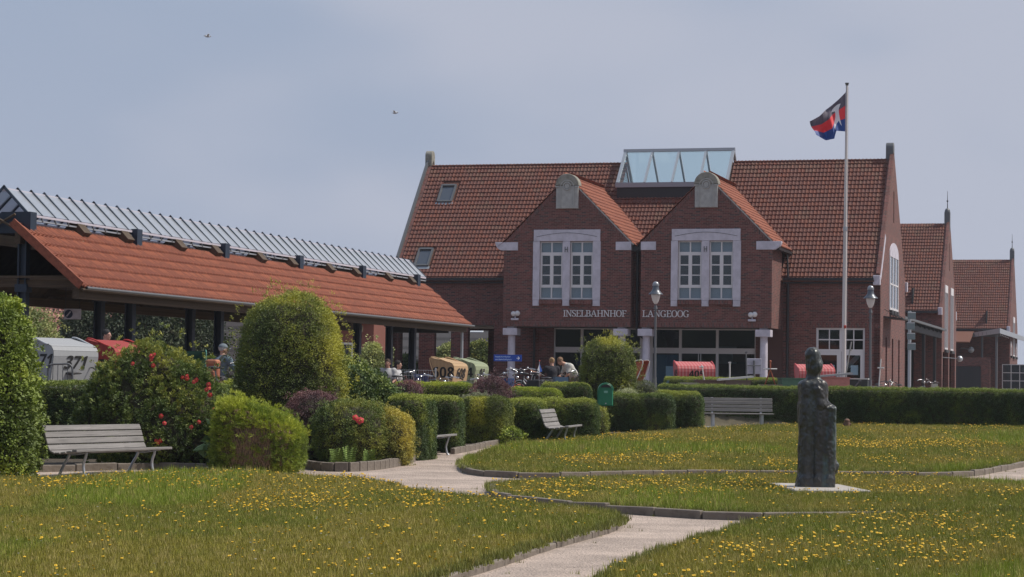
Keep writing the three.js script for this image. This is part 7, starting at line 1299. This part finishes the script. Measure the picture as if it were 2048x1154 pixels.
{ // cyclist seen from behind, standing over his bicycle, right hand on the bar; he looks to the right
  const p = onPlaza(439, 51.6).add(V3(0, -0.03, 0));
  const { g, hd } = person('older man in grey blue shirt and cap with an orange backpack beside the domed shrub', p, Math.PI - 0.55, stand({ hip: [0, 0.7, -0.02], waist: [0, 0.85, 0], chest: [0, 1.05, 0.05], neck: [0, 1.23, 0.09], skull: [0, 1.32, 0.12], shL: [0.2, 1.14, 0.05], shR: [-0.2, 1.14, 0.05], elL: [0.29, 0.9, 0.13], elR: [-0.33, 0.92, 0.16], wrL: [0.28, 0.8, 0.38], wrR: [-0.34, 0.78, 0.42], thL: [0.1, 0.68, 0], thR: [-0.1, 0.68, 0], knL: [0.2, 0.46, 0.32], anL: [0.27, 0.08, 0.2], toL: [0.29, 0.04, 0.36], knR: [-0.2, 0.46, 0.32], anR: [-0.25, 0.08, 0.2], toR: [-0.27, 0.04, 0.36] }), { shirt: [0.12, 0.17, 0.22], trousers: [0.12, 0.12, 0.13], hair: [0.42, 0.41, 0.41], look: [0, -0.65, 0], sleeve: 0.85, skin: [0.46, 0.25, 0.18] });
  part('cap', [new THREE.SphereGeometry(0.108, 24, 10, 0, 6.283, 0, 1.45).scale(0.92, 0.95, 1.05).translate(0, 0.1, -0.01).applyMatrix4(hd), new THREE.CylinderGeometry(0.085, 0.09, 0.012, 20, 1, false, -1.3, 2.6).scale(1, 1, 1.2).rotateX(0.18).translate(0, 0.098, 0.075).applyMatrix4(hd)], new THREE.MeshStandardMaterial({ color: rgb(0.13, 0.16, 0.19), roughness: 0.85, side: THREE.DoubleSide }), g);
  const bag = thing('backpack', 'orange backpack with dark straps worn by the man with the cap', 'backpack', p.clone().add(V3(0, -0.23, 0)), Math.PI - 0.55);
  part('sack', [rbox(0.34, 0.44, 0.17, 0.07, 0.02, 1.13, -0.22), rbox(0.28, 0.2, 0.08, 0.035, 0.02, 1.02, -0.33)], withMap(std(0.38, 0.13, 0.075, 0.8), specks, 3), bag);
  part('lid', rbox(0.33, 0.13, 0.19, 0.05, 0.02, 1.31, -0.23), std(0.42, 0.16, 0.09, 0.8), bag);
  part('strap', pipe([[0.12, 1.36, -0.16], [0.13, 1.48, -0.02], [0.13, 1.42, 0.15], [0.14, 1.15, 0.2], [0.16, 1.02, 0.05], [0.14, 0.98, -0.16]], 0.02, 30, 6), M.dark, bag);
  part('strap', pipe([[-0.09, 1.36, -0.16], [-0.12, 1.48, -0.02], [-0.13, 1.42, 0.15], [-0.14, 1.15, 0.2], [-0.16, 1.02, 0.05], [-0.12, 0.98, -0.16]], 0.02, 30, 6), M.dark, bag);
}
// man bending forward, facing left
person('man in white shirt bending over a red bag before the entrance glass', onPlaza(1142, 73).add(V3(0, -0.05, 0)), -1.25, stand({ hip: [0, 0.92, -0.12], waist: [0, 1.06, -0.07], chest: [0, 1.24, 0.08], neck: [0, 1.37, 0.24], skull: [0, 1.41, 0.34], shL: [0.19, 1.31, 0.14], shR: [-0.19, 1.31, 0.14], elL: [0.24, 1.04, 0.2], elR: [-0.23, 1.04, 0.22], wrL: [0.16, 0.85, 0.34], wrR: [-0.14, 0.86, 0.36], thL: [0.09, 0.89, -0.1], thR: [-0.09, 0.89, -0.1] }), { shirt: [0.52, 0.51, 0.47], trousers: [0.22, 0.17, 0.13], hair: [0.2, 0.12, 0.07], look: [0.65, 0, 0] });
{
  const s = thing('shopping_bag', 'red and pale striped bag held between the woman and the bending man', 'bag', onPlaza(1122, 72.6).add(V3(0, 0.42, 0)), -0.2);
  part('sack', iso((x, y, z) => { const a = Math.abs(x) - 0.17 + 0.05 * y, b = Math.abs(y) - 0.24, c = Math.abs(z) - 0.1; return Math.hypot(Math.max(a, 0), Math.max(b, 0), Math.max(c, 0)) + Math.min(Math.max(a, b, c), 0) - 0.04 + 0.03 * (fbm(x * 9, y * 6, z * 9, 3) - 0.5); }, [-0.32, -0.36, -0.22], [0.32, 0.36, 0.22], 0.02), withMap(std(0.45, 0.12, 0.09, 0.7), specks, 3), s);
  part('handle', pipe([[-0.1, 0.25, 0.02], [-0.06, 0.42, 0.02], [0.06, 0.42, 0.02], [0.1, 0.25, 0.02]], 0.012, 20, 6), M.dark, s);
}
// woman from behind, one arm stretched to a handlebar at the left
person('fair haired woman in black top reaching left to a handlebar beside the bending man', onPlaza(1104, 72).add(V3(0, -0.2, 0)), Math.PI + 0.25, stand({ chest: [0, 1.26, 0.03], neck: [0.0, 1.43, 0.05], skull: [0, 1.52, 0.07], shL: [0.17, 1.36, 0.03], shR: [-0.17, 1.36, 0.03], elL: [0.36, 1.17, 0.14], wrL: [0.52, 1.24, 0.26], elR: [-0.25, 1.12, 0.08], wrR: [-0.3, 1.1, 0.28] }), { shirt: [0.018, 0.018, 0.026], trousers: [0.05, 0.06, 0.09], hair: [0.3, 0.19, 0.1], bun: true, sleeve: 0.6, look: [0.1, 0, 0] });
// two people sitting at the end of the shed
{
  const b = thing('plaza_bench', 'low timber bench under the two people sitting at the shed end', 'bench', onPlaza(781, 67.4), 0.0);
  for (let i = 0; i < 4; i++) part('slat', bx(-0.8, 0.8, 0.4, 0.43, -0.2 + i * 0.11, -0.11 + i * 0.11), M.greywood, b);
  for (const x of [-0.6, 0.6]) part('leg', [bx(x - 0.04, x + 0.04, 0, 0.4, -0.18, -0.1), bx(x - 0.04, x + 0.04, 0, 0.4, 0.12, 0.2), bx(x - 0.03, x + 0.03, 0.34, 0.4, -0.1, 0.12)], M.lead, b);
  person('brown haired person in pale top sitting at the end of the shed, facing the garden', onPlaza(775.5, 67.3).add(V3(0, -0.02, 0)), -0.1, seated(), { shirt: [0.42, 0.42, 0.43], hair: [0.05, 0.03, 0.02], skin: [0.35, 0.18, 0.13] });
  person('person with long dark hair in pale top sitting beside the brown haired one', onPlaza(791, 67.6).add(V3(0, -0.06, 0)), 1.3, seated(), { shirt: [0.5, 0.5, 0.52], hair: [0.02, 0.016, 0.015], hairLong: 0.16 });
  person('person with dark cap like hair standing behind the dark red beach chair', onPlaza(209, 50.6).add(V3(0, -0.03, 0)), 1.2, stand(), { shirt: [0.5, 0.38, 0.36], hair: [0.02, 0.02, 0.022], skin: [0.42, 0.22, 0.17] });
}
renderer.render(scene, camera);
